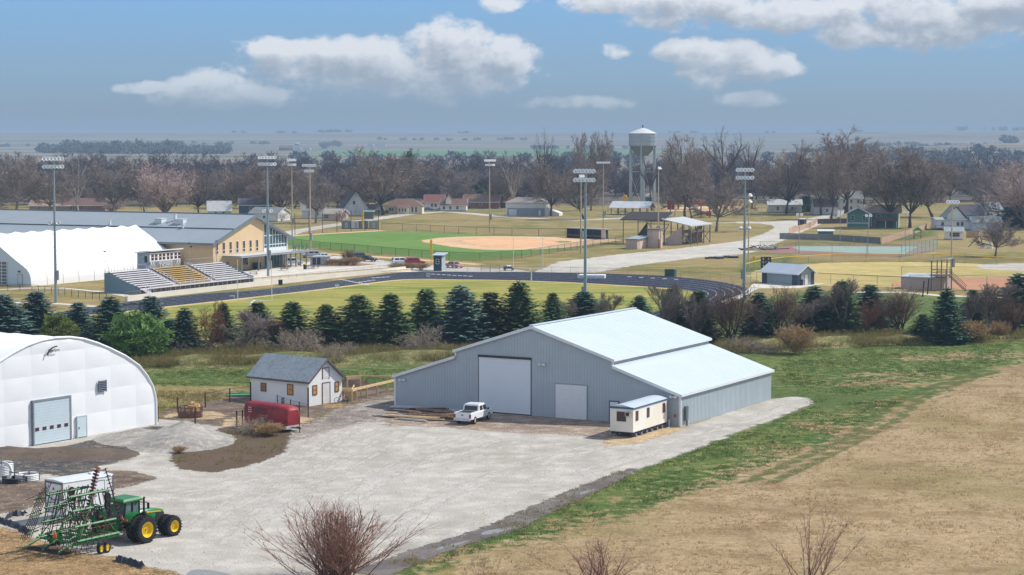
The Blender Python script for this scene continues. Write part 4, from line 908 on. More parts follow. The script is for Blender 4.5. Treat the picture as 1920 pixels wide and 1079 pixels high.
def tarp(pts,label):
    mb=MB(); rr=random.Random(len(pts)*7+int(pts[0][0])); L_=[];n=len(pts)
    fine=[]
    for p,q in zip(pts,pts[1:]):
        for k in range(6): fine.append((p[0]+(q[0]-p[0])*k/6,p[1]+(q[1]-p[1])*k/6))
    rows=[]
    for i,p in enumerate(fine):
        x,y=P(*p); rows.append([(x+rr.gauss(0,.08),y-.5+rr.gauss(0,.1),.03),(x,y-.15+rr.gauss(0,.1),.28+rr.random()*.25),(x,y+.2+rr.gauss(0,.1),.18+rr.random()*.2),(x,y+.6+rr.gauss(0,.1),.03)])
    vs=[q for r in rows for q in r]; fs=[(i*4+j,i*4+j+1,(i+1)*4+j+1,(i+1)*4+j) for i in range(len(rows)-1) for j in range(3)]
    tag(obj('silt_fence',MB().add(vs,fs),M('black_fabric',S(46,50,60),rough=.6,var=.25),smooth=True),label,'fabric strip')
tarp([(-10,976),(10,983),(30,988),(48,998),(58,1004)],'crumpled black fabric strip along the gravel at the left photo edge')
tarp([(218,1052),(235,1056),(255,1061),(272,1067)],'crumpled black fabric strip on the gravel edge below the tractor')
tarp([(14,973),(30,967),(52,966)],'flat dark fabric scrap on gravel left of the cultivator')
# ---------------------------------------------------------------- vehicles
m_tl=M('red_lens',S(150,24,30),rough=.25,var=.05); m_hl=M('clear_lens',S(220,224,228),rough=.15,var=.03); m_alloy=M('alloy_rim',S(196,200,204),rough=.3,metal=.4,var=.05)
def car(label,kind,col,px,py,heading,group=None,cat='car',mat=None,name=None):
    """heading: direction of travel in plan (radians); origin at the footprint centre on the ground"""
    T=thing(name or {'suv':'parked_suv','sedan':'parked_car','pickup':'pickup_truck'}[kind],label,cat,P(px,py),heading,group)
    pm=mat or M('car_paint_%d_%d_%d'%col,S(*col),rough=.25,var=.03,spec=.6)
    if kind=='pickup': L,W,bel,rf,r=5.9,2.0,1.22,1.92,.42; low=[(-L/2,.55),(-L/2,1.24),(.15,1.24),(L*.22,1.2),(L/2-.12,1.12),(L/2,.95),(L/2,.5)]; cab=(-.75,1.75,-.6,1.15)
    elif kind=='suv': L,W,bel,rf,r=4.8,1.95,1.1,1.78,.38; low=[(-L/2,.45),(-L/2+.05,1.1),(.9,1.12),(L*.3,1.05),(L/2-.1,.9),(L/2,.75),(L/2,.4)]; cab=(-L/2+.08,1.25,-L/2+.4,.75)
    else: L,W,bel,rf,r=4.7,1.82,.92,1.45,.33; low=[(-L/2,.42),(-L/2+.04,.9),(-1.5,.96),(.9,.93),(L/2-.25,.78),(L/2,.62),(L/2,.36)]; cab=(-1.75,1.1,-1.1,.35)
    # body with rounded shoulder: three stacked outlines
    rings=[]
    for y,ins in((-W/2,.07),(-W/2+.06,.0),(W/2-.06,.0),(W/2,.07)):
        rings.append([(x+(ins if x<0 else -ins)*.8,y,z-(ins if z>.8 else -ins*.4)) for x,z in low])
    body=MB().loft(rings)
    bo=obj('body',body,pm,T,smooth=True)
    x0,x1,t0,t1=cab; wi=.1 if kind=='pickup' else .17; h0=bel-.06
    lo=[(x0,-W/2+.06,h0),(x1,-W/2+.06,h0),(x1,W/2-.06,h0),(x0,W/2-.06,h0)]; hi=[(t0,-W/2+wi+.04,rf),(t1,-W/2+wi+.04,rf),(t1,W/2-wi-.04,rf),(t0,W/2-wi-.04,rf)]
    md=[tuple(lo[i][k]*.12+hi[i][k]*.88 for k in range(3)) for i in range(4)]
    cb=obj('cabin',MB().loft([lo,md,[(p[0]+(.12 if i in(0,3) else -.15),p[1]*.9,p[2]+.03) for i,p in enumerate(hi)]]),pm,T,smooth=True)
    def face(i,j,a,b,c,d,off):
        A_,B_,C_,D_=[Vector(q) for q in(lo[i],lo[j],md[j],md[i])]; n=(B_-A_).cross(D_-A_).normalized()
        def at(u,v): return (A_*(1-u)+B_*u)*(1-v)+(D_*(1-u)+C_*u)*v+n*off
        return [at(a,c),at(b,c),at(b,d),at(a,d)]
    for i,j,spl in((0,1,((.12,.46),(.52,.9))),(2,3,((.1,.48),(.54,.88))),(1,2,((.08,.92),)),(3,0,((.08,.92),))):
        for a,b in spl: obj('window',MB().add(face(i,j,a,b,.18,.92,.012),[(0,1,2,3)]),m_glass,cb)
    if kind=='pickup':
        obj('bed',MB().bb(-L/2+.1,x0-.08,-W/2+.16,W/2-.16,1.2,1.252),M('bed_liner',S(40,36,40),rough=.8),bo)
        obj('bed_rail',MB().bb(-L/2+.03,x0-.05,-W/2+.03,-W/2+.15,1.2,1.31).bb(-L/2+.03,x0-.05,W/2-.15,W/2-.03,1.2,1.31).bb(-L/2+.02,-L/2+.1,-W/2+.1,W/2-.1,1.2,1.31),pm,bo)
        tg=obj('tailgate',MB().bb(-L/2-.03,-L/2+.01,-W/2+.22,W/2-.22,.72,1.22),pm,T); obj('handle',MB().bb(-L/2-.05,-L/2-.03,-.12,.12,1.0,1.1),m_dark,tg)
        bm_=obj('bumper',MB().bb(-L/2-.2,-L/2,-W/2+.05,W/2-.05,.45,.66),m_alloy,T,bevel=.03); obj('licence_plate',MB().bb(-L/2-.22,-L/2-.2,-.17,.17,.48,.63),M('plate',S(220,214,220)),bm_)
        for y in(-W/2+.5,W/2-.5): obj('door_handle',MB().box((.35,math.copysign(W/2+.01,y),1.06),(.16,.04,.05)),m_dark,T); obj('door_handle',MB().box((1.2,math.copysign(W/2+.01,y),1.06),(.16,.04,.05)),m_dark,T)
    for y in(-1,1):
        obj('mirror',MB().box((x1-.35,y*(W/2+.1),bel+.08),(.14,.2,.18)),pm if kind!='pickup' else m_dark,T)
        obj('tail_lamp',MB().box((-L/2+.02,y*(W/2-.12),.95 if kind!='sedan' else .75),(.1,.2,.36 if kind!='sedan' else .16)),m_tl,T)
        obj('headlight',MB().box((L/2-.08,y*(W/2-.24),.86 if kind!='sedan' else .66),(.14,.34,.16)),m_hl,T)
        for x in(-L*.31,L*.32): wheel(T,'wheel',(x,y*(W/2-.10),r),r,.24,m_alloy,n=16)
    return T
def unit(a,b): return ang(P(*a),P(*b))
hp=unit((872,797),(915,783))
car('white crew cab pickup parked before the big door of the grey barn','pickup',(232,236,238),888,791,hp,cat='pickup')
lots=[('white boxy car under the canopy edge behind the small posts','suv',(226,228,230),549,498,R(10)),
('silver station wagon beside the tan lamp pole','suv',(168,174,184),583,484,R(200)),
('white sedan next to the silver wagon','sedan',(224,228,230),604,486,R(205)),
('dark teal sport utility at the left of two dark cars','suv',(48,80,84),668,488,R(190)),
('black sedan beside the dark teal sport utility','sedan',(36,44,54),690,491,R(-25)),
('white hatchback left of the red car by the outfield fence','suv',(228,230,232),752,497,R(20)),
('red sport utility parked right of the white hatchback','suv',(150,26,44),778,498,R(15)),
('maroon and silver sedan half hidden behind the dark timing shed','sedan',(168,120,126),852,503,R(-45)),
('blue car parked before the white gabled house','sedan',(70,110,170),803,396,R(5)),
('small pale car on the street beside the gabled house','sedan',(190,190,196),828,396,R(0)),
('white car parked behind the dark slat fence at the street bend','sedan',(214,218,222),1566,411,R(5)),
('dark motor car beside the cream hip roofed house','sedan',(70,64,66),724,402,R(60))]
for l,k,c,x,y,h in lots: car(l,k,c,x,y,h,group='vehicles parked round the sports ground')
# small covered cart and black enclosed trailer
T=thing('utility_trailer','black box trailer with white roof on the road by the plank fence','trailer',P(1504,425),R(70)); m_bk=M('black_panel',S(40,48,60),rough=.4)
obj('body',MB().bb(-2.2,2.2,-1.1,1.1,.5,2.5),m_bk,T,bevel=.05); obj('roof',MB().bb(-2.25,2.25,-1.15,1.15,2.5,2.62),m_trim,T)
for y in(-1.15,1.15): wheel(T,'wheel',(-.3,y,.36),.36,.22,m_alloy)
T=thing('utility_cart','low equipment cart with a white and purple load beside the track','cart',P(953,508),R(10))
obj('deck',MB().bb(-1.2,1.2,-.6,.6,.45,.6),m_dark,T); obj('load',MB().box((-.5,0,.85),(.9,.9,.5),.3).box((.5,.1,.8),(.8,.8,.4),-.2),M('purple_cover',S(120,112,150)),T); obj('cover',MB().box((0.1,-.3,1.05),(1.0,.6,.16),.1,.2),m_trim,T)
for x in(-.9,.9): wheel(T,'wheel',(x,-.65,.3),.3,.16,m_galv)
# ---------------------------------------------------------------- fences
def fence(name,label,pts,h,gap,post_mat,rails=(1.0,),mesh=None,pr=.04,rail_r=.025,rail_mat=None,group=None,cat='fence',boards=None,square=False,slat=None):
    x0,y0=pts[0]; T=thing(name,label,cat,(x0,y0),0,group); first=None; rel=[(p[0]-x0,p[1]-y0) for p in pts]; pp=[]
    for a,b in zip(rel,rel[1:]):
        k=max(1,round(dist(a,b)/gap)); pp+=[(a[0]+(b[0]-a[0])*i/k,a[1]+(b[1]-a[1])*i/k) for i in range(k)]
    pp.append(rel[-1])
    for p in pp:
        if first is None:
            mb=MB().tube((0,0,0),(0,0,h),pr,pr,6) if not square else MB().box((0,0,h/2),(pr*2,pr*2,h)); first=obj('post',mb,post_mat,T); first.location=(*p,0)
        else:
            o=first.copy(); COL.objects.link(o); o.parent=T; o.location=(*p,0)
    if rails:
        mb=MB()
        for a,b in zip(rel,rel[1:]):
            for r_ in rails:
                if square: l=dist(a,b); mb.box(((a[0]+b[0])/2,(a[1]+b[1])/2,h*r_-.05),(l,rail_r*2,rail_r*4),ang(a,b))
                else: mb.tube((*a,h*r_-.01),(*b,h*r_-.01),rail_r,rail_r,5)
        obj('rail',mb,rail_mat or post_mat,T)
    if mesh:
        mb=MB()
        for a,b in zip(rel,rel[1:]): mb.quad((*a,.04),(*b,.04),(*b,h*.98),(*a,h*.98))
        obj('wire_mesh',mb,mesh,T)
    if slat:
        mb=MB(); rr=random.Random(3)
        for a,b in zip(rel,rel[1:]):
            l=dist(a,b); n=int(l/.16)
            for i in range(n):
                q=(i+.5)/n; mb.box((a[0]+(b[0]-a[0])*q,a[1]+(b[1]-a[1])*q,h*.5+rr.uniform(-.03,.03)),(.14,.03,h*.97),ang(a,b))
        obj('boards',mb,slat,T)
    return T
m_mesh=M('grey_wire_mesh',S(120,130,126),rough=.6,alpha=.22); m_meshd=M('dark_wire_mesh',S(44,56,44),rough=.6,alpha=.30); m_meshl=M('faint_wire_mesh',S(130,120,108),rough=.6,alpha=.14)
m_fblack=M('black_fence_paint',S(40,44,42),rough=.5); m_fgrey=M('grey_fence_metal',S(138,144,142),rough=.45,metal=.2)
# wooden pen and run behind the small house
fence('timber_fence','new timber post and rail fence running from the small house to the barn',PP((628,752),(660,754),(668,751),(745,733)),1.35,2.2,m_wood,rails=(1.0,),mesh=m_meshl,pr=.09,rail_r=.07,square=True)
fence('timber_fence','back run of new timber fence behind the compost heap',PP((622,735),(640,729),(682,726),(740,728)),1.4,3.0,m_wood,rails=(1.0,),mesh=m_meshl,pr=.06,rail_r=.05,square=True)
T=thing('gate_frame','tall timber gate frame at the corner of the compost pen','gate',P(664,745),R(20)); obj('frame',MB().box((-.8,0,1.1),(.14,.14,2.2)).box((.8,0,1.1),(.14,.14,2.2)).box((0,0,2.15),(1.75,.16,.2)),m_wood,T)
fence('timber_fence','short cross run of timber fence closing the pen by the white house',PP((664,745),(660,754)),1.4,1.6,m_wood,rails=(1.0,.5),pr=.065,rail_r=.05,square=True)
T=thing('plywood_panel','plywood sheet leaning on the timber pen beside the white house','plywood',P(648,751),R(5)); obj('sheet',MB().box((0,0,.75),(2.4,.06,1.5),0,R(-12)),m_wood,T)
T=thing('plywood_panel','orange brown plywood sheet leaning near the house corner','plywood',P(635,752),R(-8)); obj('sheet',MB().box((0,0,.6),(1.3,.06,1.2),0,R(-12)),M('orange_ply',S(186,130,84)),T)
T=thing('bicycle','white bicycle lying by the timber pen','bicycle',P(640,757),R(20))
for x in(-.5,.5): obj('wheel',MB().path([(x+.33*math.cos(q),.1*math.sin(q),.34+.33*math.sin(q)) for q in np.linspace(0,6.283,17)],.03,5),m_dark,T)
obj('frame',MB().path([(-.5,0,.34),(-.1,0,.7),(.35,0,.72),(.5,0,.34)],.03,5).path([(-.5,0,.34),(0,0,.3),(.35,0,.72)],.03,5).tube((.35,0,.7),(.4,.0,.95),.025).tube((.4,-.25,.95),(.4,.25,.95),.02),m_trim,T); obj('saddle',MB().box((-.12,0,.8),(.25,.12,.06)),m_dark,T)
T=thing('bucket','blue plastic bucket before the white house wall','bucket',P(561,758)); obj('pail',MB().lathe([(0,.02),(.22,.02),(.3,.5),(.27,.5),(.2,.06),(0,.06)],14),M('blue_plastic',S(36,84,190),rough=.4),T,smooth=True); obj('handle',MB().path([(.29*math.cos(q),0,.5+.2*math.sin(q)) for q in np.linspace(0,3.14,9)],.02,4),m_galv,T)
T=thing('play_pool','green plastic sheet lying behind the paddock fence','plastic sheet',P(453,743),R(8)); obj('sheet',MB().box((0,0,.12),(3.4,1.6,.06)).box((0,.8,.18),(3.4,.1,.18)).box((0,-.8,.16),(3.4,.1,.14)),M('green_plastic',S(70,160,124)),T)
# paddock wire fence: every post is a child
fence('wire_fence','dark post wire fence along the back of the paddock',PP((333,775),(385,765),(431,756),(470,750)),1.7,5.4,m_brownpost,rails=(.95,.6,.3),mesh=m_meshl,pr=.08,rail_r=.012)
fence('wire_fence','dark post wire fence along the front of the paddock',PP((296,792),(366,796),(444,801),(455,800)),1.7,6.0,m_brownpost,rails=(.95,.6,.3),mesh=m_meshl,pr=.08,rail_r=.012)
fence('wire_fence','wire fence between the red trailer and the white house',PP((520,766),(545,775),(578,784)),1.5,2.4,m_brownpost,rails=(.95,.6,.3),mesh=m_meshl,pr=.06,rail_r=.012)
for i,(x,y,l) in enumerate(((470,753,'dark fence post at the back left house corner'),(578,764,'brown fence post at the near corner of the white house'),(529,763,'short brown post before the long house wall'))):
    T=thing('fence_post',l,'post',P(x,y)); obj('post',MB().tube((0,0,0),(0,0,2.2 if i<2 else 1.0),.09,.085,8),m_brownpost,T); obj('staple_wire',MB().tube((-.12,-.05,.9),(.12,-.05,.9),.015).tube((-.12,-.05,.5),(.12,-.05,.5),.015),m_galv,T)
T=thing('hay_feeder','dark round hay ring with a tall straw bale spilling out','hay feeder',P(357,783))
mb=MB()
for z in(.25,.7,1.15): mb.path([(1.3*math.cos(q),1.3*math.sin(q),z) for q in np.linspace(0,6.283,21)],.05,5)
for q in np.linspace(0,6.283,15): mb.tube((1.3*math.cos(q),1.3*math.sin(q),0),(1.3*math.cos(q),1.3*math.sin(q),1.2),.04,.04,5)
mb.lathe([(1.32,.05),(1.32,.55)],20); obj('ring',mb,m_rust,T)
hb=MB(); rr=random.Random(2)
for i in range(26):
    for j in range(13):
        pass
n=18; vs=[];fs=[]
for j in range(10):
    for i in range(n):
        q=2*math.pi*i/n; ph=math.pi*.5*j/9; r_=.85*math.cos(ph)**.5*(1+.12*rr.gauss(0,1)) if j<9 else .05
        vs.append((.35+r_*math.cos(q),r_*math.sin(q),.2+1.45*math.sin(ph)+rr.gauss(0,.05)))
fs=[(j*n+i,j*n+(i+1)%n,(j+1)*n+(i+1)%n,(j+1)*n+i) for j in range(9) for i in range(n)]
obj('bale',MB().add(vs,fs),ground_mat('hay',(S(186,150,100),S(160,124,80),S(206,176,128)),(.6,2,8),soft=False),T)
# ---------------------------------------------------------------- school building
SA=P(400,513); sy=R(64.0); Ws=31.0; Ls=74; hE=7.05; hR=12.5; xr=16.3
m_tan=M('tan_panel',S(214,186,146),rough=.7,var=.05,scale=.3); m_sroof=M('slate_blue_metal',S(148,158,164),rough=.45,var=.05,scale=.2); m_sfas=M('roof_edge',S(104,118,130),rough=.5)
T=thing('school_building','long tan school gymnasium with slate grey gabled roof and glazed corner','school',SA,sy)
mb=MB().prism([(0,0),(Ws,0),(Ws,hE),(xr,hR-.1),(0,hE)],'y',0,.3).bb(0,.3,.3,Ls,0,hE).bb(Ws-.3,Ws,.3,Ls,0,hE).prism([(.3,0),(Ws-.3,0),(Ws-.3,hE),(xr,hR-.1),(.3,hE)],'y',Ls-.3,Ls)
for i in range(1,9): mb.bb(-.03,0,i*8-.03,i*8+.03,.1,hE-.1)
obj('wall',mb,m_tan,T)
e=1.5; slp=(hR-hE)/xr; slr=(hR-hE)/(Ws-xr)
mb=MB().prism([(-e,hE-e*slp),(xr,hR),(xr,hR+.35),(-e,hE-e*slp+.35)],'y',-.9,Ls+.8).prism([(Ws+e+.6,hE-(e+.6)*slr),(xr,hR),(xr,hR+.35),(Ws+e+.6,hE-(e+.6)*slr+.35)],'y',-.9,Ls+.8)
for k in range(1,94): 
    y=-.9+k*.8; mb.prism([(-e,hE-e*slp+.35),(xr,hR+.35),(xr,hR+.40),(-e,hE-e*slp+.40)],'y',y-.02,y+.02)
Rf=obj('roof',mb,m_sroof,T)
q=.47; xs_=-e+(xr+e)*q; zs_=hE-e*slp+.35+(hR-hE+e*slp)*q
obj('roof_step',MB().bb(xs_-.1,xs_+.15,-1.0,Ls,zs_-.05,zs_+.2),M('dark_flashing',S(70,80,88)),Rf)
obj('ridge_cap',MB().bb(xr-.3,xr+.3,-.92,Ls+.82,hR+.3,hR+.46),m_sfas,Rf)
mb=MB()
for a,b in(((-e,hE-e*slp),(xr,hR)),((Ws+e+.6,hE-(e+.6)*slr),(xr,hR))): mb.prism([(a[0],a[1]-.35),(b[0],b[1]-.35),(b[0],b[1]+.3),(a[0],a[1]+.3)],'y',-1.02,-.9)
mb.bb(-e-.12,-e,-.9,Ls+.8,hE-e*slp-.15,hE-e*slp+.3); obj('fascia',mb,m_sfas,Rf)
for (x,y,s,h) in((10,16,(1.4,2.4),.9),(11.4,18.5,(.5,.5),1.5),(10.4,22,(2.0,2.0),.8),(8,35,(.4,.4),.9),(6.8,13,(.4,.4),.8)):
    z=hE+(hR-hE)*x/xr+.3; obj('roof_vent',MB().bb(x-s[0]/2,x+s[0]/2,y-s[1]/2,y+s[1]/2,z-.3,z+h).bb(x-s[0]/2-.1,x+s[0]/2+.1,y-s[1]/2-.1,y+s[1]/2+.1,z+h,z+h+.12),m_trim,Rf)
m_wfr=M('cream_frame',S(214,206,200)); m_gb=M('dark_brown_glass',S(70,60,60),rough=.12)
for i in range(7):
    x=1.5+i*2.75; o=obj('window',MB().bb(x-.42,x+.42,-.05,0,4.3,6.75),m_gb,T)
    obj('frame',MB().bb(x-.5,x-.42,-.08,0,4.2,6.85).bb(x+.42,x+.5,-.08,0,4.2,6.85).bb(x-.42,x+.42,-.08,0,4.95,5.1).bb(x-.42,x+.42,-.08,0,6.75,6.85).bb(x-.42,x+.42,-.08,0,4.2,4.3),m_wfr,o)
gl=MB(); xg0,xg1=20.8,Ws-.2
def rz_(x): return hE+(hR-hE)*(Ws-x)/(Ws-xr)-.35
gl.prism([(xg0,4.6),(xg1,4.6),(xg1,rz_(xg1)),(xg0,rz_(xg0))],'y',-.06,0); gw=obj('window_wall',gl,M('teal_glass',S(62,92,98),rough=.08,var=.12),T)
mb=MB()
for i in range(9):
    x=xg0+(xg1-xg0)*i/8; mb.bb(x-.07,x+.07,-.14,0,3.6,rz_(x))
for z in(5.4,7.6): mb.bb(xg0,xg1,-.12,0,z-.09,z+.09) if z<rz_(xg1) else mb.bb(xg0,xg0+(xg1-xg0)*.82,-.12,0,z-.09,z+.09)
mb.bb(xg0,xg1,-.1,0,3.6,4.7); obj('mullions',mb,m_trim,gw)
obj('corner_column',MB().bb(Ws-.3,Ws+.06,-.2,.2,0,hE),m_trim,T)
obj('entrance_glass',MB().bb(21,29,-.06,0,.1,3.2),M('teal_glass',S(62,92,98)),T)
mb=MB()
for i in range(7): mb.bb(21+i*1.33-.05,21+i*1.33+.05,-.1,0,.1,3.2)
obj('entrance_frame',mb,m_wfr,T)
cp=obj('canopy',MB().bb(3.6,32.6,-5.2,-.0,3.35,3.75),M('canopy_metal',S(150,160,168),rough=.5),T)
obj('canopy_top',MB().bb(3.5,32.7,-5.3,-.15,3.75,3.83),M('canopy_roof',S(196,198,198)),cp)
for x in(4.2,11.2,16,22.4,24.9,27.3,29.4,32): obj('canopy_post',MB().bb(x-.12,x+.12,-5.0,-4.76,0,3.36),M('post_grey',S(116,118,122)),T)
for y in(-.6,): obj('canopy_post',MB().bb(32.0,32.24,y,y+.24,0,3.36),M('post_grey',S(116,118,122)),T)
o=obj('door',MB().bb(5.2,6.3,-.06,0,.05,2.3),M('grey_door',S(130,134,138)),T); o=obj('service_window',MB().bb(11.8,14.0,-.06,0,1.2,2.9),m_glass,T); obj('frame',MB().bb(11.6,11.8,-.1,0,1.1,3.0).bb(14.0,14.2,-.1,0,1.1,3.0).bb(11.8,14,-.1,0,2.9,3.0),m_wfr,o)
for y in(6,14,22): obj('wall_lamp',MB().box((-.2,y,5.9),(.4,.3,.25)),m_dark,T)
obj('downpipe',MB().tube((-.15,17.5,0),(-.15,17.5,6.9),.12),M('dark_flashing',S(70,80,88)),T)
sgn=thing('letter_sign','teal CREW lettering standing on the canopy seen from behind','sign',SA,sy)
cx_=0
for ch,x in(('C',31.9),('R',30.2),('E',28.6),('W',26.7)):
    o=obj('letter',text_mesh(ch,1.7,.06),M('teal_letter',S(20,104,112),rough=.4),sgn); o.location=(x,-4.9,4.5); o.rotation_euler=(R(90),0,R(180))
obj('sign_rail',MB().bb(25.7,32.5,-4.92,-4.86,3.83,3.93),m_dark,sgn)
# picnic tables, bin, monument on the patio
def picnic(px,py,label):
    T=thing('picnic_table',label,'picnic table',P(px,py),R(20)); obj('top',MB().bb(-.95,.95,-.38,.38,.72,.78),M('table_brown',S(110,84,70)),T)
    for y in(-.75,.75): obj('bench',MB().bb(-.95,.95,y-.14,y+.14,.42,.47),M('table_brown',S(110,84,70)),T)
    for x in(-.7,.7): obj('leg',MB().tube((x,-.7,0),(x,.25,.72),.04).tube((x,.7,0),(x,-.25,.72),.04).tube((x,-.75,.4),(x,.75,.4),.03),m_dark,T)
for x,y,l in((475,517,'brown picnic table at the left end of the patio by the bleachers'),(533,508,'brown picnic table before the tall grey lamp pole foot'),(536,504,'brown picnic table under the canopy edge'),(583,505,'leftmost of the pale picnic tables by the yellow topped bin'),(591,504,'picnic table at the right end of the patio row')): picnic(x,y,l)
T=thing('waste_bin','black bin with a yellow lid at the canopy end','bin',P(572,506)); obj('bin_body',MB().lathe([(0,0),(.4,0),(.45,1.1),(0,1.1)],12),m_dark,T); obj('lid',MB().lathe([(.47,1.1),(.4,1.3),(0,1.4)],12),M('yellow_plastic',S(220,180,60)),T)
T=thing('waste_bin','black wheeled bin against the school wall under the canopy','bin',(SA[0]+16.5*math.cos(sy)+1.0*math.sin(sy),SA[1]+16.5*math.sin(sy)-1.0*math.cos(sy)),sy); obj('bin_body',MB().loft([[(-.7,-.5,.1),(.7,-.5,.1),(.7,.5,.1),(-.7,.5,.1)],[(-.8,-.6,1.4),(.8,-.6,1.4),(.8,.6,1.4),(-.8,.6,1.4)]]),m_dark,T); obj('lid',MB().box((0,0,1.45),(1.65,1.25,.1)),m_black,T)
T=thing('utility_cabinet','grey cabinet with dark doors in the planted island before the white sedan','cabinet',P(598,498),R(15)); obj('body',MB().prism([(-2,0),(1.6,0),(2.4,.3),(1.6,2.1),(-2,2.1)],'y',-.9,.9),m_galv,T,bevel=.06)
for x in(-1.3,-.2): obj('door',MB().bb(x-.42,x+.42,-.95,-.9,.2,1.9),M('navy_louvre',S(52,62,78)),T)
# ---------------------------------------------------------------- white membrane sports dome
DA=P(58,538); dyaw=R(61.4); Wd_=26; Ld=49.5
pr0=[(0,0),(0,1.0),(.08,2.0),(.35,2.7),(.9,3.4),(2.2,4.25),(4.2,5.4),(8.46,8.1),(13,10.7)]
prD=pr0+[(Wd_-x,z) for x,z in pr0[-2::-1]]
T=thing('fabric_dome','long white membrane sports hall with scalloped ridge beside the school','sports hall',DA,dyaw)
mb=MB(); nb=10; rows=[]
for k in range(nb*6+1):
    q=k/6; ph=q-math.floor(q); sag=math.sin(math.pi*ph); rows.append([(Ld*q/nb,y+(.0),z-(.42*sag*max(0,(z-5.5)/5.2) if z>1 else 0)-(.03 if ph==0 else 0)) for y,z in prD])
vs=[p for r_ in rows for p in r_]; n=len(prD); fs=[(k*n+i,k*n+i+1,(k+1)*n+i+1,(k+1)*n+i) for k in range(len(rows)-1) for i in range(n-1)]
obj('membrane',MB().add(vs,fs),M('white_membrane',S(240,241,242),rough=.5,var=.015,scale=.2),T,smooth=True)
mb=MB()
for k in range(1,nb):
    for (a,b) in zip(prD[:9],prD[1:10]): mb.tube((Ld*k/nb,a[0]-.03,a[1]),(Ld*k/nb,b[0]-.03,b[1]+.0),.03,.03,4)
obj('seam',mb,M('seam_grey',S(200,204,208)),T)
obj('end_wall',MB().prism(prD,'x',.0,.1),M('shaded_white_wall',S(206,220,230),rough=.5,var=.03),T)  # end wall tinted bluish, its shade put into the white
gd=obj('glazed_door',MB().bb(-.08,0,6.4,14,.1,4.9),M('grey_glass',S(110,118,122),rough=.15),T); mb=MB()
for i in range(6): mb.bb(-.12,-.08,6.4+i*1.5-.08,6.4+i*1.5+.08,.1,4.9)
for i in range(8): mb.bb(-.12,-.08,6.4,14,.1+i*.69-.06,.1+i*.69+.06)
obj('muntins',mb,m_trim,gd)
o=obj('walk_door',MB().bb(-.08,0,2.3,3.5,.1,2.4),M('shaded_white_wall2',S(196,208,218)),T); obj('frame',MB().bb(-.1,0,2.2,2.3,.1,2.5).bb(-.1,0,3.5,3.6,.1,2.5).bb(-.1,0,2.3,3.5,2.4,2.5),m_galv,o)
for y in(3.0,9.8): obj('wall_lamp',MB().box((-.2,y,3.0 if y<4 else 5.4),(.35,.4,.25)),m_dark,T)
# ---------------------------------------------------------------- bleachers and press box
BA=P(263,553); by=R(62.2); Lb=38; Db_=8.8
T=thing('bleachers','aluminium bleachers with a gold centre block and blue grey side wall','bleachers',BA,by)
m_al=M('aluminium_plank',S(224,222,224),rough=.4,var=.05); m_undershade=M('maroon_undershade',S(64,44,58),rough=.8); m_gold=M('gold_plank',S(204,172,112),rough=.5,var=.06)
m_sw=M('blue_grey_siding',S(112,140,154),rough=.6,var=.04)
mb=MB().prism([(0,0),(Db_,0),(Db_,3.95),(8.2,3.95),(0,1.3)],'x',-.12,0)
for i in range(12): mb.bb(-.14,-.12,.1,Db_-.1,.3*i+.1,.3*i+.13) if .3*i<1.2 else mb.bb(-.14,-.12,max(.1,(.3*i+.13-1.3)*3.1+.3),Db_-.1,.3*i+.1,.3*i+.13)
obj('side_wall',mb,m_sw,T)
obj('side_wall',MB().prism([(0,0),(Db_,0),(Db_,3.95),(8.2,3.95),(0,1.3)],'x',Lb,Lb+.12),m_sw,T)
nr=9
for (a,b,pm) in((.3,12.6,m_al),(13.8,25.2,m_gold),(26.4,Lb-.3,m_al)):
    tr=MB(); ri=MB()
    for k in range(nr):
        y=1.4+k*.8; z=1.0+k*.33; tr.bb(a,b,y-.11,y-.08,z+.27,z+.45); tr.bb(a,b,y-.08,y+.34,z+.40,z+.45)
        ri.bb(a,b,y+.2,y+.26,z,z+.4).bb(a,b,y+.36,y+.8,z,z+.05).bb(a,b,y+.78,y+.8,z+.05,z+.33)  # footboards coloured dark to put the shade beneath the seats into colour
    obj('seat_block',tr,pm,T); obj('riser',ri,m_undershade,T)
for a,b in((12.6,13.8),(25.2,26.4)):
    mb=MB()
    for k in range(nr*2): mb.bb(a,b,1.4+k*.4,1.8+k*.4,.9+k*.165,1.0+k*.165)
    obj('aisle_steps',mb,m_al,T)
    for x in(a,b): mb=MB(); mb.tube((x,1.4,1.9),(x,8.4,4.8),.035).tube((x,1.4,1.5),(x,8.4,4.4),.03); [mb.tube((x,1.4+k*1.75,1.0+k*.72),(x,1.4+k*1.75,1.92+k*.72),.03) for k in range(5)]; obj('handrail',mb,m_al,T)
obj('front_walkway',MB().bb(0,Lb,-.2,1.4,.9,.98),m_al,T)
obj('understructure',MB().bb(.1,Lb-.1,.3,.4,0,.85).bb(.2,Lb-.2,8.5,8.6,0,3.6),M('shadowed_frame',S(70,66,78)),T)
mb=MB()
for i in range(25): mb.tube((i*Lb/24,-.15,.0),(i*Lb/24,-.15,2.0),.03)
for z in(1.3,1.65,2.0): mb.tube((2.4,-.15,z),(Lb,-.15,z),.03)
obj('front_rail',mb,m_al,T)
mb=MB()
for i in range(13): mb.tube((26+i,8.7,3.6),(26+i,8.7,5.3),.03)
for i in range(12): mb.tube((i,8.7,3.6),(i,8.7,5.1),.03)
for z in(4.3,5.2): mb.tube((26,8.7,z),(Lb,8.7,z),.03).tube((0,8.7,z-.1),(11,8.7,z-.1),.03)
obj('back_rail',mb,m_galv,T)
for x in(.2,1.8): mb=MB(); [mb.bb(x,x+.0001,0,0,0,0)]; 
st=MB()
for k in range(6): st.bb(.4,1.9,-1.9+k*.3,-1.6+k*.3,.0+k*.155,.12+k*.155)
obj('stairs',st,m_al,T); 
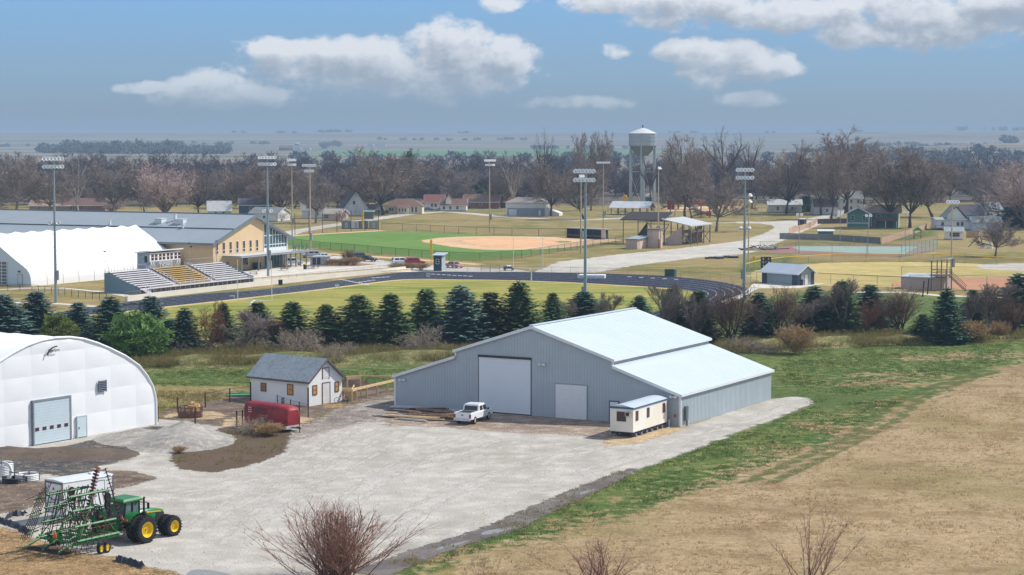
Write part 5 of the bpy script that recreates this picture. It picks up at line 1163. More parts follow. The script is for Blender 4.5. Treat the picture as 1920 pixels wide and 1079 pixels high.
for x in(.4,1.9): obj('handrail',MB().tube((x,-1.9,.9),(x,0,1.95),.04).tube((x,-1.9,0),(x,-1.9,.9),.04).tube((x,-1.0,.4),(x,-1.0,1.4),.03),m_al,T)
def bpt(x,y): return (BA[0]+x*math.cos(by)-y*math.sin(by),BA[1]+x*math.sin(by)+y*math.cos(by))
bk=bpt(0,9.0); s0,h0=online(bk,by,281,497); s1,h1=online(bk,by,338,466); s2,_=online(bk,by,281,464)
PBx0,PBx1,PBz0,PBz1=s0,s1,4.0,7.1
pb=thing('press_box','white press box with eight dark windows above the bleachers','press box',bk,by)
obj('body',MB().bb(PBx0,PBx1,0,3.2,PBz0-.2,PBz1),m_wsiding,pb)
obj('side_wall',MB().bb(PBx0-.06,PBx0,-.0,3.2,PBz0-.2,PBz1),M('side_grey',S(160,178,188)),pb)
obj('roof',MB().prism([(-.5,PBz1+.35),(3.6,PBz1+.0),(3.6,PBz1+.2),(-.5,PBz1+.6)],'x',PBx0-.4,PBx1+.4),m_trim,pb)
for i in range(8):
    x=PBx0+.9+i*(PBx1-PBx0-1.6)/7.2+.18*(i//2); 
    o=obj('window',MB().bb(x-.38,x+.38,-.05,0,5.6,6.8),M('maroon_glass',S(84,44,54)),pb); obj('frame',MB().bb(x-.38,x+.38,-.07,-.05,6.15,6.25),m_trim,o)
obj('window',MB().bb(PBx0-.1,PBx0-.06,.6,1.3,5.2,6.5),m_glass,pb)
obj('support_post',MB().bb(PBx0+.1,PBx0+.3,.1,.3,0,PBz0-.2).bb(PBx1-.3,PBx1-.1,.1,.3,0,PBz0-.2).bb(PBx0+.1,PBx0+.3,2.9,3.1,0,PBz0-.2).bb(PBx1-.3,PBx1-.1,2.9,3.1,0,PBz0-.2),m_galv,pb)
obj('landing',MB().bb(PBx0-3,PBx0-.06,.5,2,3.75,3.85).tube((PBx0-3,.5,3.8),(PBx0-3,.5,5.0),.04).tube((PBx0-3,2,3.8),(PBx0-3,2,6.6),.04).tube((PBx0-3,.5,4.9),(PBx0-.1,.5,4.9),.04).tube((PBx0-3,2,6.6),(PBx0-.1,2,6.6),.04),m_galv,pb)
bn=thing('team_banner','grey banner reading WOODBINE TIGERS with white claw stripes below the press box windows','banner',bk,by)
obj('panel',MB().bb(PBx0,PBx1,-.10,-.02,3.95,5.35),M('banner_grey',S(128,130,132)),bn)
mxb=(PBx0+PBx1)/2
o=obj('lettering',text_mesh('WOODBINE',.6,.02),m_trim,bn); o.location=(mxb,-.12,5.08); o.rotation_euler=(R(90),0,0); o.scale=(1.35,1,1)
o=obj('lettering',text_mesh('TIGERS',1.1,.03),m_trim,bn); o.location=(mxb,-.12,4.4); o.rotation_euler=(R(90),0,0); o.scale=(1.3,1.0,1)
mb=MB()
for s in(-1,1):
    for k in range(2):
        xs_=[mxb+s*((PBx1-PBx0)/2-.2-k*.75-q*1.0*(1-q*.3)) for q in np.linspace(0,1,6)] ; zz=[5.25-1.2*q for q in np.linspace(0,1,6)]
        xs_=[mxb+s*((PBx1-PBx0)/2-.15-k*.7-1.1*q*q) for q in np.linspace(1,0,6)][::-1]
        for i in range(5): 
            w0,w1=.3*(1-i/6),.3*(1-(i+1)/6)
            a=(mxb+s*((PBx1-PBx0)/2-.15-k*.75-1.0*(i/5)**1.6)); b=(mxb+s*((PBx1-PBx0)/2-.15-k*.75-1.0*((i+1)/5)**1.6))
            z0_=5.28-1.25*i/5; z1_=5.28-1.25*(i+1)/5
            mb.quad((a,-.112,z0_),(a-s*w0,-.112,z0_),(b-s*w1,-.112,z1_),(b,-.112,z1_))
obj('stripes',mb,m_trim,bn)
obj('gold_skirt',MB().bb(PBx0,PBx1,-.2,-.1,3.6,3.95),m_gold,bn)
for (px_,py_,pt) in((222,551,469),):
    pass
def lamp_post(x,y,h,label,arm=.0,mat=m_galv,head=(.5,.3,.18)):
    T=thing('lamp_post',label,'lamp post',(x,y)); obj('pole',MB().tube((0,0,0),(0,0,h),.07,.05,8),mat,T); obj('lamp_head',MB().box((arm,0,h),head),m_dark,T); return T
x,y=bpt(.3,8.9); lamp_post(x,y,8.2,'thin grey lamp post at the left back corner of the bleachers')
x,y=bpt(28,9.1); lamp_post(x,y,8.6,'thin grey lamp post behind the right bleacher block')
x,y=bpt(37.5,9.1); lamp_post(x,y,8.6,'thin grey lamp post at the right back corner of the bleachers')
# retaining wall and fences along the track
wl=PP((238,566),(300,558),(480,538),(620,523),(760,508.5))
T=thing('retaining_wall','low pale concrete wall between the bleachers and the track','wall',wl[0])
mb=MB()
for a,b in zip(wl,wl[1:]): mb.box(((a[0]+b[0])/2-wl[0][0],(a[1]+b[1])/2-wl[0][1],.5),(dist(a,b)+.02,.3,1.0),ang(a,b))
obj('wall_face',mb,M('pale_concrete',S(222,216,202),rough=.9,var=.08,scale=.3),T)
obj('lettering',MB().add([],[]),m_dark,T) if False else None
fence('track_fence','thin grey rail fence on top of the concrete track wall',[(p[0]-.4,p[1]+.3) for p in wl],1.7,3.2,m_fgrey,rails=(1.0,),mesh=m_meshl,pr=.03,rail_r=.025)
for k,(p,q) in enumerate((((470,526),(745,505)),((485,534),(770,508)))):
    a,b=P(*p),P(*q); T=thing('terrace_step','pale stone seating ledge, %s of two on the grass bank by the track'%('upper','lower')[k],'stone ledge',a,ang(a,b)); obj('ledge',MB().bb(0,dist(a,b),-.3,.3,0,.45),M('limestone',S(214,200,170),rough=.9,var=.1),T); obj('capstone',MB().bb(0,dist(a,b),-.36,.36,.45,.53),M('limestone_cap',S(226,214,190),rough=.9,var=.08),T)
# ---------------------------------------------------------------- floodlight poles
m_steelpole=M('blue_grey_pole',S(142,160,168),rough=.45,var=.06,metal=.1); m_woodpole=M('tan_pole',S(186,172,148),rough=.8,var=.08)
def flood_pole(label,px,py,top,rows,yaw=0.0,wood=False,group='floodlight poles',r=.3,lampcol=None,low=True,box_=True,spread=.55,tilt=-1):
    x,y=P(px,py); h=PXH(px,py,top); T=thing('floodlight_pole',label,'floodlight pole',(x,y),yaw,group); pm=m_woodpole if wood else m_steelpole
    obj('pole',MB().tube((0,0,0),(0,0,h-.2),r,r*.5,12),pm,T,smooth=True)
    lm=M('lamp_white',S(246,247,247),rough=.3,var=.05) if not lampcol else lampcol; first=None
    for j,n in enumerate(rows):
        z=h-.35-j*1.45; w=(n-1)*spread*2*.6
        arm=obj('crossarm',MB().bb(-w/2-.3,w/2+.3,-.08,.08,z-.08,z+.08),pm,T)
        for i in range(n):
            if first is None:
                first=obj('floodlight',MB().lathe([(.04,-.25),(.2,-.2),(.36,.05),(.42,.25),(.36,.27),(.1,.0)],10,(0,0,0),'y'),lm,T,smooth=True); o=first
            else: o=first.copy(); COL.objects.link(o); o.parent=T
            o.location=(-w/2+w*i/max(1,n-1),tilt*.28,z+.1); o.rotation_euler=(tilt*R(-28) if tilt<0 else R(-28),0,0 if tilt<0 else 0)
            if tilt>0: o.rotation_euler=(R(28),0,R(0)); 
            if tilt<0: o.rotation_euler=(R(28),0,R(180))
    if low:
        z=h*.55
        for s in(-1,1):
            o=first.copy(); COL.objects.link(o); o.parent=T; o.location=(s*.8,-.3,z); o.rotation_euler=(R(28),0,R(180))
        obj('crossarm',MB().bb(-1.0,1.0,-.07,.07,z-.07,z+.07),pm,T)
    if box_: obj('control_box',MB().bb(.2,.65,-.4,.1,4.2,6.0),m_galv,T)
    return T
flood_pole('tall blue grey floodlight pole before the white membrane hall at far left',105,568,297,(6,6),R(0))
flood_pole('tall blue grey floodlight pole before the school glass corner',503,521,295,(6,6),R(5))
flood_pole('tall blue grey floodlight pole rising behind the barn roof in mid photo',1097,606,320,(6,6),R(150),low=False,tilt=1)
flood_pole('tall blue grey floodlight pole right of the track curve',1395,566,318,(5,5),R(170),tilt=1)
flood_pole('tan wooden pole with two short rows of lamps left of the outfield',548,446,300,(4,4),R(15),True,r=.24,low=False)
flood_pole('tan wooden pole with pinkish lamps in a six and four row at the outfield fence',582,481,310,(6,4),R(-20),True,r=.24,low=False)
flood_pole('tan wooden pole in front of the outfield hill with lamps in two rows',918,437,301,(6,5),R(20),True,r=.24,low=False)
flood_pole('tan wooden pole standing just left of the blue grey mid pole',1089,476,330,(3,),R(40),True,r=.24,low=False)
flood_pole('tan wooden pole with one wide row of lamps left of the picnic shelter',1131,430,305,(7,),R(-10),True,r=.22,low=False)
flood_pole('tan wooden pole with one compact lamp head at the grandstand',1234,463,315,(2,),R(50),True,r=.24,low=False)
flood_pole('weathered brown pole with two stacked lamp heads at the park drive',1403,508,365,(2,2),R(60),True,r=.18,low=False,box_=False)
flood_pole('brown wooden pole with four round lamps at the right ball field stairs',1783,540,378,(4,),R(0),True,r=.22,low=False)
for x,b,tp,l in((1498,476,402,'grey pole with two round lamps at the left end of the tennis court'),(1575,462,396,'grey pole with two lamps at the back of the tennis court'),(1627,479,404,'bare grey pole at the front middle of the tennis court'),(1697,462,398,'grey pole with lamps at the far right of the tennis court')):
    flood_pole(l,x,b,tp,(2,),0,False,'tennis court poles',r=.1,low=False,box_=False,spread=.9)
def street_lamp(px,py,top,s,label):
    T=thing('street_lamp',label,'street lamp',P(px,py),0,'curved street lamps'); h=PXH(px,py,top)
    pts=[(0,0,h-1.6),(s*.15,0,h-.9),(s*.6,0,h-.3),(s*1.4,0,h),(s*2.0,0,h-.02)]; mb=MB().tube((0,0,0),(0,0,h-1.6),.11,.08,8).path(pts,.06,6); obj('pole',mb,m_galv,T); obj('lamp_head',MB().box((s*2.2,0,h-.05),(.7,.3,.16)),m_trim,T)
street_lamp(827,395,355,1,'grey street lamp by the brown roofed house row'); street_lamp(1140,404,357,1,'grey street lamp left of the picnic shelter'); street_lamp(1428,417,373,1,'white street lamp at the park drive bend'); street_lamp(1637,400,362,-1,'distant street lamp behind the green house')
T=thing('utility_pole','pale wooden utility pole before the blue house','utility pole',P(431,405)); obj('pole',MB().tube((0,0,0),(0,0,11),.16,.12,8),m_woodpole,T); obj('crossarm',MB().box((0,0,10.3),(2.2,.12,.14)),m_woodpole,T)
# ---------------------------------------------------------------- ball field fences and furniture
fence('outfield_fence','black chain link fence along the near side of the outfield',PP((533,459),(600,468),(640,471),(742,480),(842,488),(900,490),(978,485),(1046,474),(1082,468),(1168,456)),2.0,6.5,m_fblack,rails=(1.0,),mesh=m_meshd,pr=.05,rail_r=.04)
fence('outfield_fence','black chain link fence at the foot of the park hill behind the outfield',PP((716,432),(755,434),(860,439.5),(960,443),(1060,443.5)),2.4,7.5,m_fblack,rails=(1.0,),mesh=m_meshl,pr=.06,rail_r=.05)
fence('backstop_net','tall black posted ball stop fence at the left edge of the outfield',PP((553,442),(605,438.5),(710,433)),7.0,7.5,m_fblack,rails=(.5,),mesh=m_meshl,pr=.09,rail_r=.03)
fence('rail_fence','thin rail fence along the far side of the track',PP((836,512),(1000,511),(1140,514.5),(1250,518),(1330,524),(1392,533)),1.3,5,m_fgrey,rails=(1.0,),mesh=m_meshl,pr=.03,rail_r=.03)
fence('rail_fence','black fence with dark posts before the white membrane hall',PP((-30,545),(60,548),(200,565)),1.4,2.6,m_fblack,rails=(1.0,),mesh=m_meshl,pr=.05,rail_r=.03)
fence('rail_fence','short black gate fence between the track and the gravel road',PP((902,511),(937,511)),1.6,2.2,m_fblack,rails=(1.0,.5),mesh=m_meshl,pr=.04)
fence('ball_fence','chain link fence with a yellow top tube round the right ball field',PP((1398,511),(1428,503),(1470,497.5),(1560,492),(1750,491.5),(1930,500)),1.9,8,m_fgrey,rails=(1.0,),mesh=m_meshl,pr=.05,rail_r=.09,rail_mat=M('yellow_tube',S(226,178,44),rough=.5))
fence('ball_fence','low chain link fence between the concession shed and the right dugout',PP((1516,531),(1600,536),(1690,540)),2.2,6,m_fgrey,rails=(1.0,),mesh=m_meshl,pr=.05,rail_r=.06,rail_mat=m_brownpost)
fence('ball_fence','tall chain link fence behind the right ball field dugout',PP((1705,548),(1775,549),(1850,550),(1930,552)),3.4,9,m_fgrey,rails=(1.0,),mesh=m_meshl,pr=.05,rail_r=.03)
fence('ball_fence','tall post fence beyond the red infield at far right',PP((1690,528),(1780,529),(1930,530)),3.2,12,m_fgrey,rails=(1.0,),mesh=m_meshl,pr=.05,rail_r=.03)
fence('ball_fence','chain link fence left of the concession shed by the track curve',PP((1396,536),(1430,528)),2.2,4,m_fgrey,rails=(1.0,),mesh=m_mesh,pr=.05,rail_r=.04)
fence('tennis_fence','tall greenish chain link fence along the near side of the tennis court',PP((1425,475.5),(1560,479),(1690,483.5)),3.2,9,m_fgrey,rails=(1.0,),mesh=m_meshl,pr=.05,rail_r=.03)
fence('tennis_fence','tall greenish chain link fence at the right end of the tennis court',PP((1690,483.5),(1757,471)),3.4,4,m_fgrey,rails=(1.0,.5),mesh=M('green_wire_mesh',S(120,158,150),rough=.6,alpha=.4),pr=.06,rail_r=.04)
fence('tennis_fence','tall greenish chain link fence along the far side of the tennis court',PP((1470,462.5),(1600,462),(1757,461.5)),3.2,9,m_fgrey,rails=(1.0,),mesh=m_meshl,pr=.05,rail_r=.03)
m_pk=M('pink_plank',S(196,164,138),rough=.85,var=.15,scale=1); m_gk=M('grey_plank',S(112,120,122),rough=.9,var=.2,scale=1); m_dk=M('dark_plank',S(84,78,80),rough=.9,var=.25,scale=1)
fence('plank_fence','new pinkish plank fence curving along the park drive',PP((1480,439),(1500,433.5),(1525,425),(1531,418)),1.8,2.5,m_pk,rails=(.9,.3),slat=m_pk,pr=.06)
fence('plank_fence','dark weathered plank fence beside the green house drive',PP((1533,421),(1560,420.5),(1590,420)),1.9,2.5,m_dk,rails=(.9,.3),slat=m_dk,pr=.06)
fence('plank_fence','long grey plank fence behind the tennis court',PP((1462,449),(1510,450.5),(1560,452),(1650,458)),1.9,2.5,m_gk,rails=(.9,.3),slat=m_gk,pr=.06)
fence('plank_fence','pale new plank fence running up to the white farmhouse',PP((1652,459),(1690,447),(1720,437),(1742,428)),1.9,2.5,m_pk,rails=(.9,.3),slat=m_pk,pr=.06)
fence('plank_fence','brown plank fence right of the white garden shed',PP((1812,447),(1835,447),(1850,444)),2.2,2.5,M('tan_plank',S(164,136,112),var=.2),rails=(.9,.3),slat=M('tan_plank',S(164,136,112)),pr=.06)
def foul_pole(px,py,top,label,r=.1):
    T=thing('foul_pole',label,'foul pole',P(px,py)); h=PXH(px,py,top); my=M('foul_yellow',S(238,196,40),rough=.5); obj('pole',MB().tube((0,0,0),(0,0,h),r,r,8),my,T); obj('screen',MB().bb(-.5,-.06,-.03,.03,h*.35,h*.97),M('yellow_screen',S(238,196,40),alpha=.6),T)
foul_pole(810,494,449,'yellow foul pole beside the dark timing shed'); foul_pole(681,434,398,'orange yellow foul pole at the left end of the outfield',.18); foul_pole(1415,505,480,'yellow foul pole left of the concession shed')
def goal(px,py,label,yaw,h=10.0,cb=3.05,w=7.1,base_off=1.5):
    T=thing('goal_post',label,'goal post',P(px,py),yaw); mt=M('goal_white',S(228,230,228),rough=.4)
    obj('base',MB().tube((0,-base_off,0),(0,-base_off,1.9),.11,.11,8).path([(0,-base_off,1.9),(0,-base_off*.8,2.6),(0,-base_off*.3,3.0),(0,0,cb)],.1,8),mt,T); obj('crossbar',MB().tube((-w/2,0,cb),(w/2,0,cb),.07,.07,8),mt,T)
    for s in(-1,1): obj('upright',MB().tube((s*w/2,0,cb),(s*w/2,0,h),.055,.05,8),mt,T)
goal(478,598,'white football goal post at the near end of the field behind the conifers',R(-29),9.9)
goal(990,531,'white football goal post at the far end of the field inside the track',R(-29),10,base_off=-1.5)
# timing shed, concession shed, boxes
def shed_roof(T,x0,x1,y0,y1,za,zb,mat,t=.14):
    return obj('roof',MB().add([(x0,y0,za),(x1,y0,za),(x1,y1,zb),(x0,y1,zb),(x0,y0,za+t),(x1,y0,za+t),(x1,y1,zb+t),(x0,y1,zb+t)],[(0,3,2,1),(4,5,6,7),(0,1,5,4),(1,2,6,5),(2,3,7,6),(3,0,4,7)]),mat,T)
a=P(813,509); T=thing('timing_shed','small dark shed with a white window and tilted grey roof by the track','shed',a,R(-12)); m_navy=M('navy_siding',S(56,72,86),rough=.6,var=.06)
obj('front_wall',MB().bb(0,1.9,0,.1,0,3.5),m_navy,T); obj('side_wall',MB().bb(1.8,1.9,.1,3.6,0,3.4).bb(0,.1,.1,3.6,0,3.4).bb(.1,1.8,3.5,3.6,0,3.3),M('pale_panel',S(160,168,176),rough=.6),T)
o=obj('window',MB().bb(.65,1.25,-.03,0,1.7,2.7),m_glass,T); obj('frame',MB().bb(.55,.65,-.06,0,1.6,2.8).bb(1.25,1.35,-.06,0,1.6,2.8).bb(.65,1.25,-.06,0,1.6,1.7).bb(.65,1.25,-.06,0,2.7,2.8).bb(.65,1.25,-.05,0,2.17,2.23),m_trim,o)
shed_roof(T,-.4,2.5,-.4,4.1,3.55,3.95,M('light_roof',S(178,188,196),rough=.5))
a=P(1429,531.5); c=P(1496,536.5); cyaw=ang(a,c)
T=gabled('concession_shed','grey concession shed with dark navy corner panels and pale metal roof','shed',a,cyaw,dist(a,c),5.0,2.6,1.5,M('grey_lap_siding',S(150,166,172),rough=.6,var=.05),M('pale_metal_roof',S(186,196,206),rough=.45,var=.05),over=.5,doors=[('r',2.6,.1,1.0,2.1,m_oldwood,m_trim)])
Lc=dist(a,c); [obj('corner_panel',MB().bb(*q),m_navy,T) for q in((-.04,1.4,-.05,0,0,2.55),(Lc-1.6,Lc+.04,-.05,0,0,2.55),(Lc,Lc+.05,-.02,1.0,0,2.6),(Lc,Lc+.05,4.0,5.02,0,2.6))]
mb=MB(); [mb.bb(1.4,Lc-1.6,-.02,0,.35*i,.35*i+.03) for i in range(1,8)]; obj('siding_lines',mb,M('siding_shadow',S(130,146,152)),T)
T=thing('waste_bin','dark bin against the end of the concession shed','bin',P(1502,536)); obj('bin_body',MB().lathe([(0,0),(.4,0),(.46,1.1),(0,1.1)],12),m_dark,T); obj('lid',MB().lathe([(.48,1.1),(.4,1.22),(0,1.25)],12),m_black,T)
T=thing('scoreboard','black scoreboard with white numerals behind the concession shed','scoreboard',P(1436,510),R(-8)); obj('board',MB().bb(-1.2,1.2,-.1,.1,.8,3.4),m_fblack,T)
for tx,x,z in(('8',-.6,2.9),('5',.6,2.9),('0',-.6,2.1),('1',.0,2.2),('0',.7,2.1),('4',-.6,1.3),('2',.6,1.3)): o=obj('numeral',text_mesh(tx,.75,.01),m_trim,T); o.location=(x,-.13,z); o.rotation_euler=(R(90),0,0)
for s in(-.9,.9): obj('post',MB().tube((s,0,0),(s,0,.8),.08),m_dark,T)
T=thing('storage_box','dark green storage cabinet beyond the track curve','cabinet',P(1258,519),R(10)); obj('body',MB().bb(-1.3,.6,-.6,.6,0,1.6),M('dark_green_box',S(50,84,74)),T); obj('side_panel',MB().bb(.6,1.1,-.6,.6,0,1.6),M('pale_green_box',S(120,160,146)),T)
T=thing('high_jump_mat','white covered high jump mat on the track infield edge','landing mat',P(1110,523),R(-8)); obj('mat',MB().bb(-2.9,2.9,-1.6,1.6,.03,.85),M('white_cover',S(214,220,222),rough=.7,var=.08),T,bevel=.1); obj('standard',MB().tube((-3.0,-1.8,0),(-3.0,-1.8,1.8),.05).tube((1.0,-1.8,0),(1.0,-1.8,1.8),.05),m_trim,T)
T=thing('field_sign','small white sign with red and dark print at the corner of the field','sign',P(803,522.5),R(0)); obj('board',MB().bb(-.42,.42,-.03,.03,.25,1.15),m_trim,T); o=obj('print',text_mesh('W',.6,.01),M('maroon_print',S(120,40,60)),T); o.location=(0,-.05,.72); o.rotation_euler=(R(90),0,0)
for s in(-.35,.35): obj('leg',MB().tube((s,0,0),(s,0,.3),.03),m_dark,T)
T=thing('field_sign','small white equipment stand on the near field border','stand',P(632,541)); obj('board',MB().bb(-.45,.45,-.03,.03,.2,.75),m_trim,T); obj('leg',MB().tube((-.3,-.2,0),(-.3,.0,.3),.03).tube((.3,-.2,0),(.3,0,.3),.03),m_dark,T)
T=thing('field_sign','small white bench frame beside the near goal post','stand',P(435,561)); obj('board',MB().bb(-.5,.5,-.2,.2,.5,.56),m_trim,T); obj('leg',MB().tube((-.45,0,0),(-.45,0,.5),.03).tube((.45,0,0),(.45,0,.5),.03),m_trim,T)
T=thing('waste_bin','dark bin beside the stone ledges by the track','bin',P(526,535)); obj('bin_body',MB().bb(-.4,.4,-.4,.4,0,1.0),m_dark,T); obj('lid',MB().box((0,0,1.03),(.9,.9,.08)),m_black,T)
# dugouts, press stand, grandstand
m_pink=M('pinkish_panel',S(206,184,170),rough=.7,var=.05); m_dug=M('dugout_dark',S(52,64,78),rough=.8)
a=P(1063,446.5); w=dist(a,P(1127,449.5)); T=thing('dugout','long dugout with dark open front and pinkish right end beyond the infield','dugout',a,ang(a,P(1127,449.5)))
obj('back_wall',MB().bb(0,w,2.9,3.1,0,2.8),m_dug,T); [obj('end_wall',MB().bb(*q),m_dug,T) for q in((w,w+.15,0,3.1,0,2.9),(-.15,0,0,3.1,0,2.9))]; obj('end_panel',MB().bb(w+.15,w+1.8,-.1,.05,0,2.9),m_pink,T); obj('roof',MB().bb(-.3,w+2.0,-.4,3.4,2.9,3.15),M('grey_roof',S(158,156,148)),T); obj('bench',MB().bb(.4,w-.4,2.0,2.5,.45,.52),m_oldwood,T); obj('floor',MB().bb(0,w,.05,2.9,.01,.06),m_dug,T)
for k in range(5): obj('post',MB().tube((w*k/4,.1,0),(w*k/4,.1,2.9),.06),m_dark,T)
obj('rail',MB().tube((0,.1,.9),(w,.1,.9),.05),m_woodpole,T)
a=P(1174,468); c=P(1195,467.3); T=thing('equipment_shed','low pinkish shed with flat grey roof before the grandstand','shed',a,R(-24)); 
obj('wall',MB().bb(0,3.3,0,9.5,0,2.7),m_pink,T); obj('end_wall',MB().bb(-.05,3.35,-.06,0,0,2.75),M('pinkish_shade',S(188,170,158)),T); obj('roof',MB().prism([(-.5,2.75),(10,3.1),(10,3.3),(-.5,2.95)],'x',-.4,3.8),M('grey_roof2',S(150,160,168)),T); obj('door',MB().bb(3.3,3.36,1.0,2.0,.1,2.1),M('tan_door',S(190,170,150)),T)
# longer side faces right: extend with the scorer tower
a=P(1214,466); T=thing('scorer_tower','narrow pinkish scorer booth with grey roof between shed and grandstand','booth',a,R(-24)); obj('wall',MB().bb(0,3.4,0,3,0,5.2),m_pink,T); obj('front_panel',MB().bb(-.06,1.6,-.06,0,2.6,5.2),M('pinkish_shade',S(188,170,158)),T); obj('roof',MB().bb(-.4,3.8,-.5,3.4,5.2,5.45),M('brown_roof',S(112,102,94)),T); obj('door',MB().bb(3.4,3.46,.8,1.8,2.6,4.7),m_oldwood,T)
obj('stair',MB().prism([(3.6,0),(4.0,0),(3.9,2.6),(3.5,2.6)],'y',-.9,.2),m_oldwood,T)
a=P(1248,459.5); c=P(1280,461); T=thing('grandstand','old timber grandstand with shed roof and triangular pinkish side wall','grandstand',a,R(-26)); wG=4.9
obj('side_wall',MB().prism([(0,0),(5.0,0),(5.0,5.4),(0.4,1.9),(0,1.9)],'y',-.1,.1),M('pinkish_shade',S(188,170,158)),T)
obj('side_wall',MB().prism([(0,0),(5.0,0),(5.0,5.4),(0.4,1.9),(0,1.9)],'y',15.9,16.1),M('pinkish_shade',S(188,170,158)),T)
mb=MB(); [mb.bb(.5+k*.75,1.0+k*.75,.2,15.8,1.6+k*.5,1.68+k*.5) for k in range(6)]; obj('seating',mb,m_oldwood,T)
obj('roof',MB().prism([(-.9,7.3),(8.3,5.4),(8.3,5.65),(-.9,7.55)],'y',-1.2,16.5),M('silver_grey_roof',S(184,188,188),rough=.6,var=.08),T)
for x,z in((-.4,7.1),(5.2,6.0),(7.8,5.5)):
    for y in(0,5.3,10.6,15.8): obj('post',MB().bb(x-.12,x+.12,y-.12,y+.12,0,z),M('grey_post',S(112,108,104),var=.2),T)
mb=MB()
for y in(0,5.3,10.6,15.8): mb.tube((5.2,y,3.6),(7.6,y,.4),.09).tube((5.2,y,.4),(7.6,y,3.6),.09)
for z in(3.8,4.2): mb.tube((5.2,0,z),(5.2,15.8,z),.08).tube((7.6,0,z),(7.6,15.8,z),.08).tube((5.2,0,z),(7.6,0,z),.1)
obj('bracing',mb,M('grey_post',S(112,108,104)),T); obj('deck',MB().bb(5.1,7.7,0,15.8,3.65,3.75),m_oldwood,T)
T=thing('grandstand','dark roofed left wing of the old grandstand behind the scorer booth','grandstand',P(1186,457),R(-24)); 
obj('side_wall',MB().prism([(0,0),(4.6,0),(4.6,6.4),(0,.4)],'y',0,.2),M('black_siding',S(58,62,64)),T); obj('roof',MB().prism([(-4.5,6.9),(4,8.9),(4,9.15),(-4.5,7.15)],'x',-2.2,11),M('black_roof',S(50,48,48),rough=.8),T); mb=MB(); [mb.bb(.4+k*.7,.9+k*.7,.2,12,.5+k*.6,.58+k*.6) for k in range(6)]; obj('seating',mb,m_oldwood,T)
for x in(-1.6,3,7,11): obj('post',MB().bb(x-.1,x+.1,-3.6,-3.4,0,7.0),M('grey_post',S(112,108,104)),T)
obj('bracing',MB().tube((5,-.4,1),(8.5,-.4,6),.1).tube((8.5,-.4,1),(5,-.4,6),.1).tube((5,-.4,5.8),(11.5,-.4,5.8),.1).tube((8.5,-.4,1),(11.5,-.4,6),.1),M('grey_post',S(112,108,104)),T)
# right dugout and announcer stand
a=P(1689,541.5); c=P(1769,545); dya=ang(a,c); w=dist(a,c)
T=thing('dugout','pinkish grey block dugout with pale flat roof on the right ball field','dugout',a,dya); obj('wall',MB().bb(0,w,0,.2,0,2.3).bb(0,.2,.2,4.6,0,2.3).bb(w-.2,w,.2,4.6,0,2.3),M('pinkish_block',S(190,172,164),rough=.8,var=.06),T); shed_roof(T,-.2,w+.2,-.3,5.0,2.35,2.75,M('pale_roof',S(176,188,192),rough=.5)); obj('bench',MB().bb(.5,w-.5,1,1.4,.4,.48),m_oldwood,T)
T=thing('announcer_stand','timber announcer stand with flat roof and stairs over the right dugout','lookout stand',P(1746,545),dya); mtw=M('stand_timber',S(126,100,86),rough=.9,var=.2)
for x in(0,2.1,3.1):
    for y in(0,3.0): obj('post',MB().bb(x-.09,x+.09,y-.09,y+.09,0,6.1 if x<3 else 4.1),mtw,T)
obj('platform',MB().bb(-.2,3.3,-.2,3.2,2.9,3.15),mtw,T); obj('roof',MB().prism([(-.5,5.9),(3.5,6.4),(3.5,6.55),(-.5,6.05)],'y',-.4,2.5),M('pale_roof',S(176,188,192)),T)
mb=MB(); [mb.tube((0,y,z),(2.1,y,z),.06).tube((2.1,y,z),(3.1,y,z),.05) for y in(0,3) for z in(3.6,4.1)]; mb.tube((0,0,4.1),(0,3,4.1),.06); obj('railing',mb,mtw,T)
mb=MB(); [mb.bb(3.2+k*.36,3.6+k*.36,1.2,2.2,2.9-k*.3,2.97-k*.3) for k in range(10)]; mb.tube((3.2,1.2,2.9),(6.7,1.2,0),.09).tube((3.2,2.2,2.9),(6.7,2.2,0),.09).tube((3.2,1.2,3.9),(6.7,1.2,1.0),.05).tube((3.2,2.2,3.9),(6.7,2.2,1.0),.05).tube((6.7,1.2,0),(6.7,1.2,1.0),.05); obj('stairs',mb,mtw,T)
for x,b,tp,l in((1730,557,528,'left of two leaning black posts before the right dugout'),(1739,553,526,'right of two leaning black posts before the right dugout')):
    T=thing('leaning_post',l,'post',P(x,b)); T.rotation_euler=(0,R(4),0); obj('post',MB().tube((0,0,0),(0,0,3.0),.14,.12,8),m_fblack,T); obj('top_cap',MB().tube((0,0,3.0),(0,0,3.05),.13),m_dark,T)
# picnic shelter, block garage, water tower
a=P(1146,403.5); c=P(1217,404); yw=ang(a,c); w=dist(a,c)
T=thing('picnic_shelter','open picnic shelter with pale metal gable roof in the park','shelter',a,R(-20)); obj('roof',MB().prism([(-1.0,2.7),(4.5,5.2),(4.5,5.4),(-1.0,2.9)],'x',-.8,w+.8).prism([(10,2.7),(4.5,5.2),(4.5,5.4),(10,2.9)],'x',-.8,w+.8),M('weathered_tin',S(196,202,206),rough=.5,var=.1,scale=.3),T)
obj('gable_end',MB().prism([(0,3.0),(9,3.0),(4.5,5.1)],'x',w,w+.15),M('red_brown_board',S(120,72,58)),T)
for i in range(6):
    for y in(0,9): obj('post',MB().bb(i*w/5-.13,i*w/5+.13,y-.13,y+.13,0,3),mtw,T)
for k in range(4): 
    t_=thing('picnic_table','dark picnic table under the park shelter roof, %s from the left'%('first','second','third','fourth')[k],'picnic table',P(1160+k*15,402)); obj('top',MB().bb(-1.6,1.6,-.5,.5,.8,.9),m_dark,t_); obj('bench',MB().bb(-1.6,1.6,-1.1,-.75,.45,.52).bb(-1.6,1.6,.75,1.1,.45,.52),m_dark,t_)
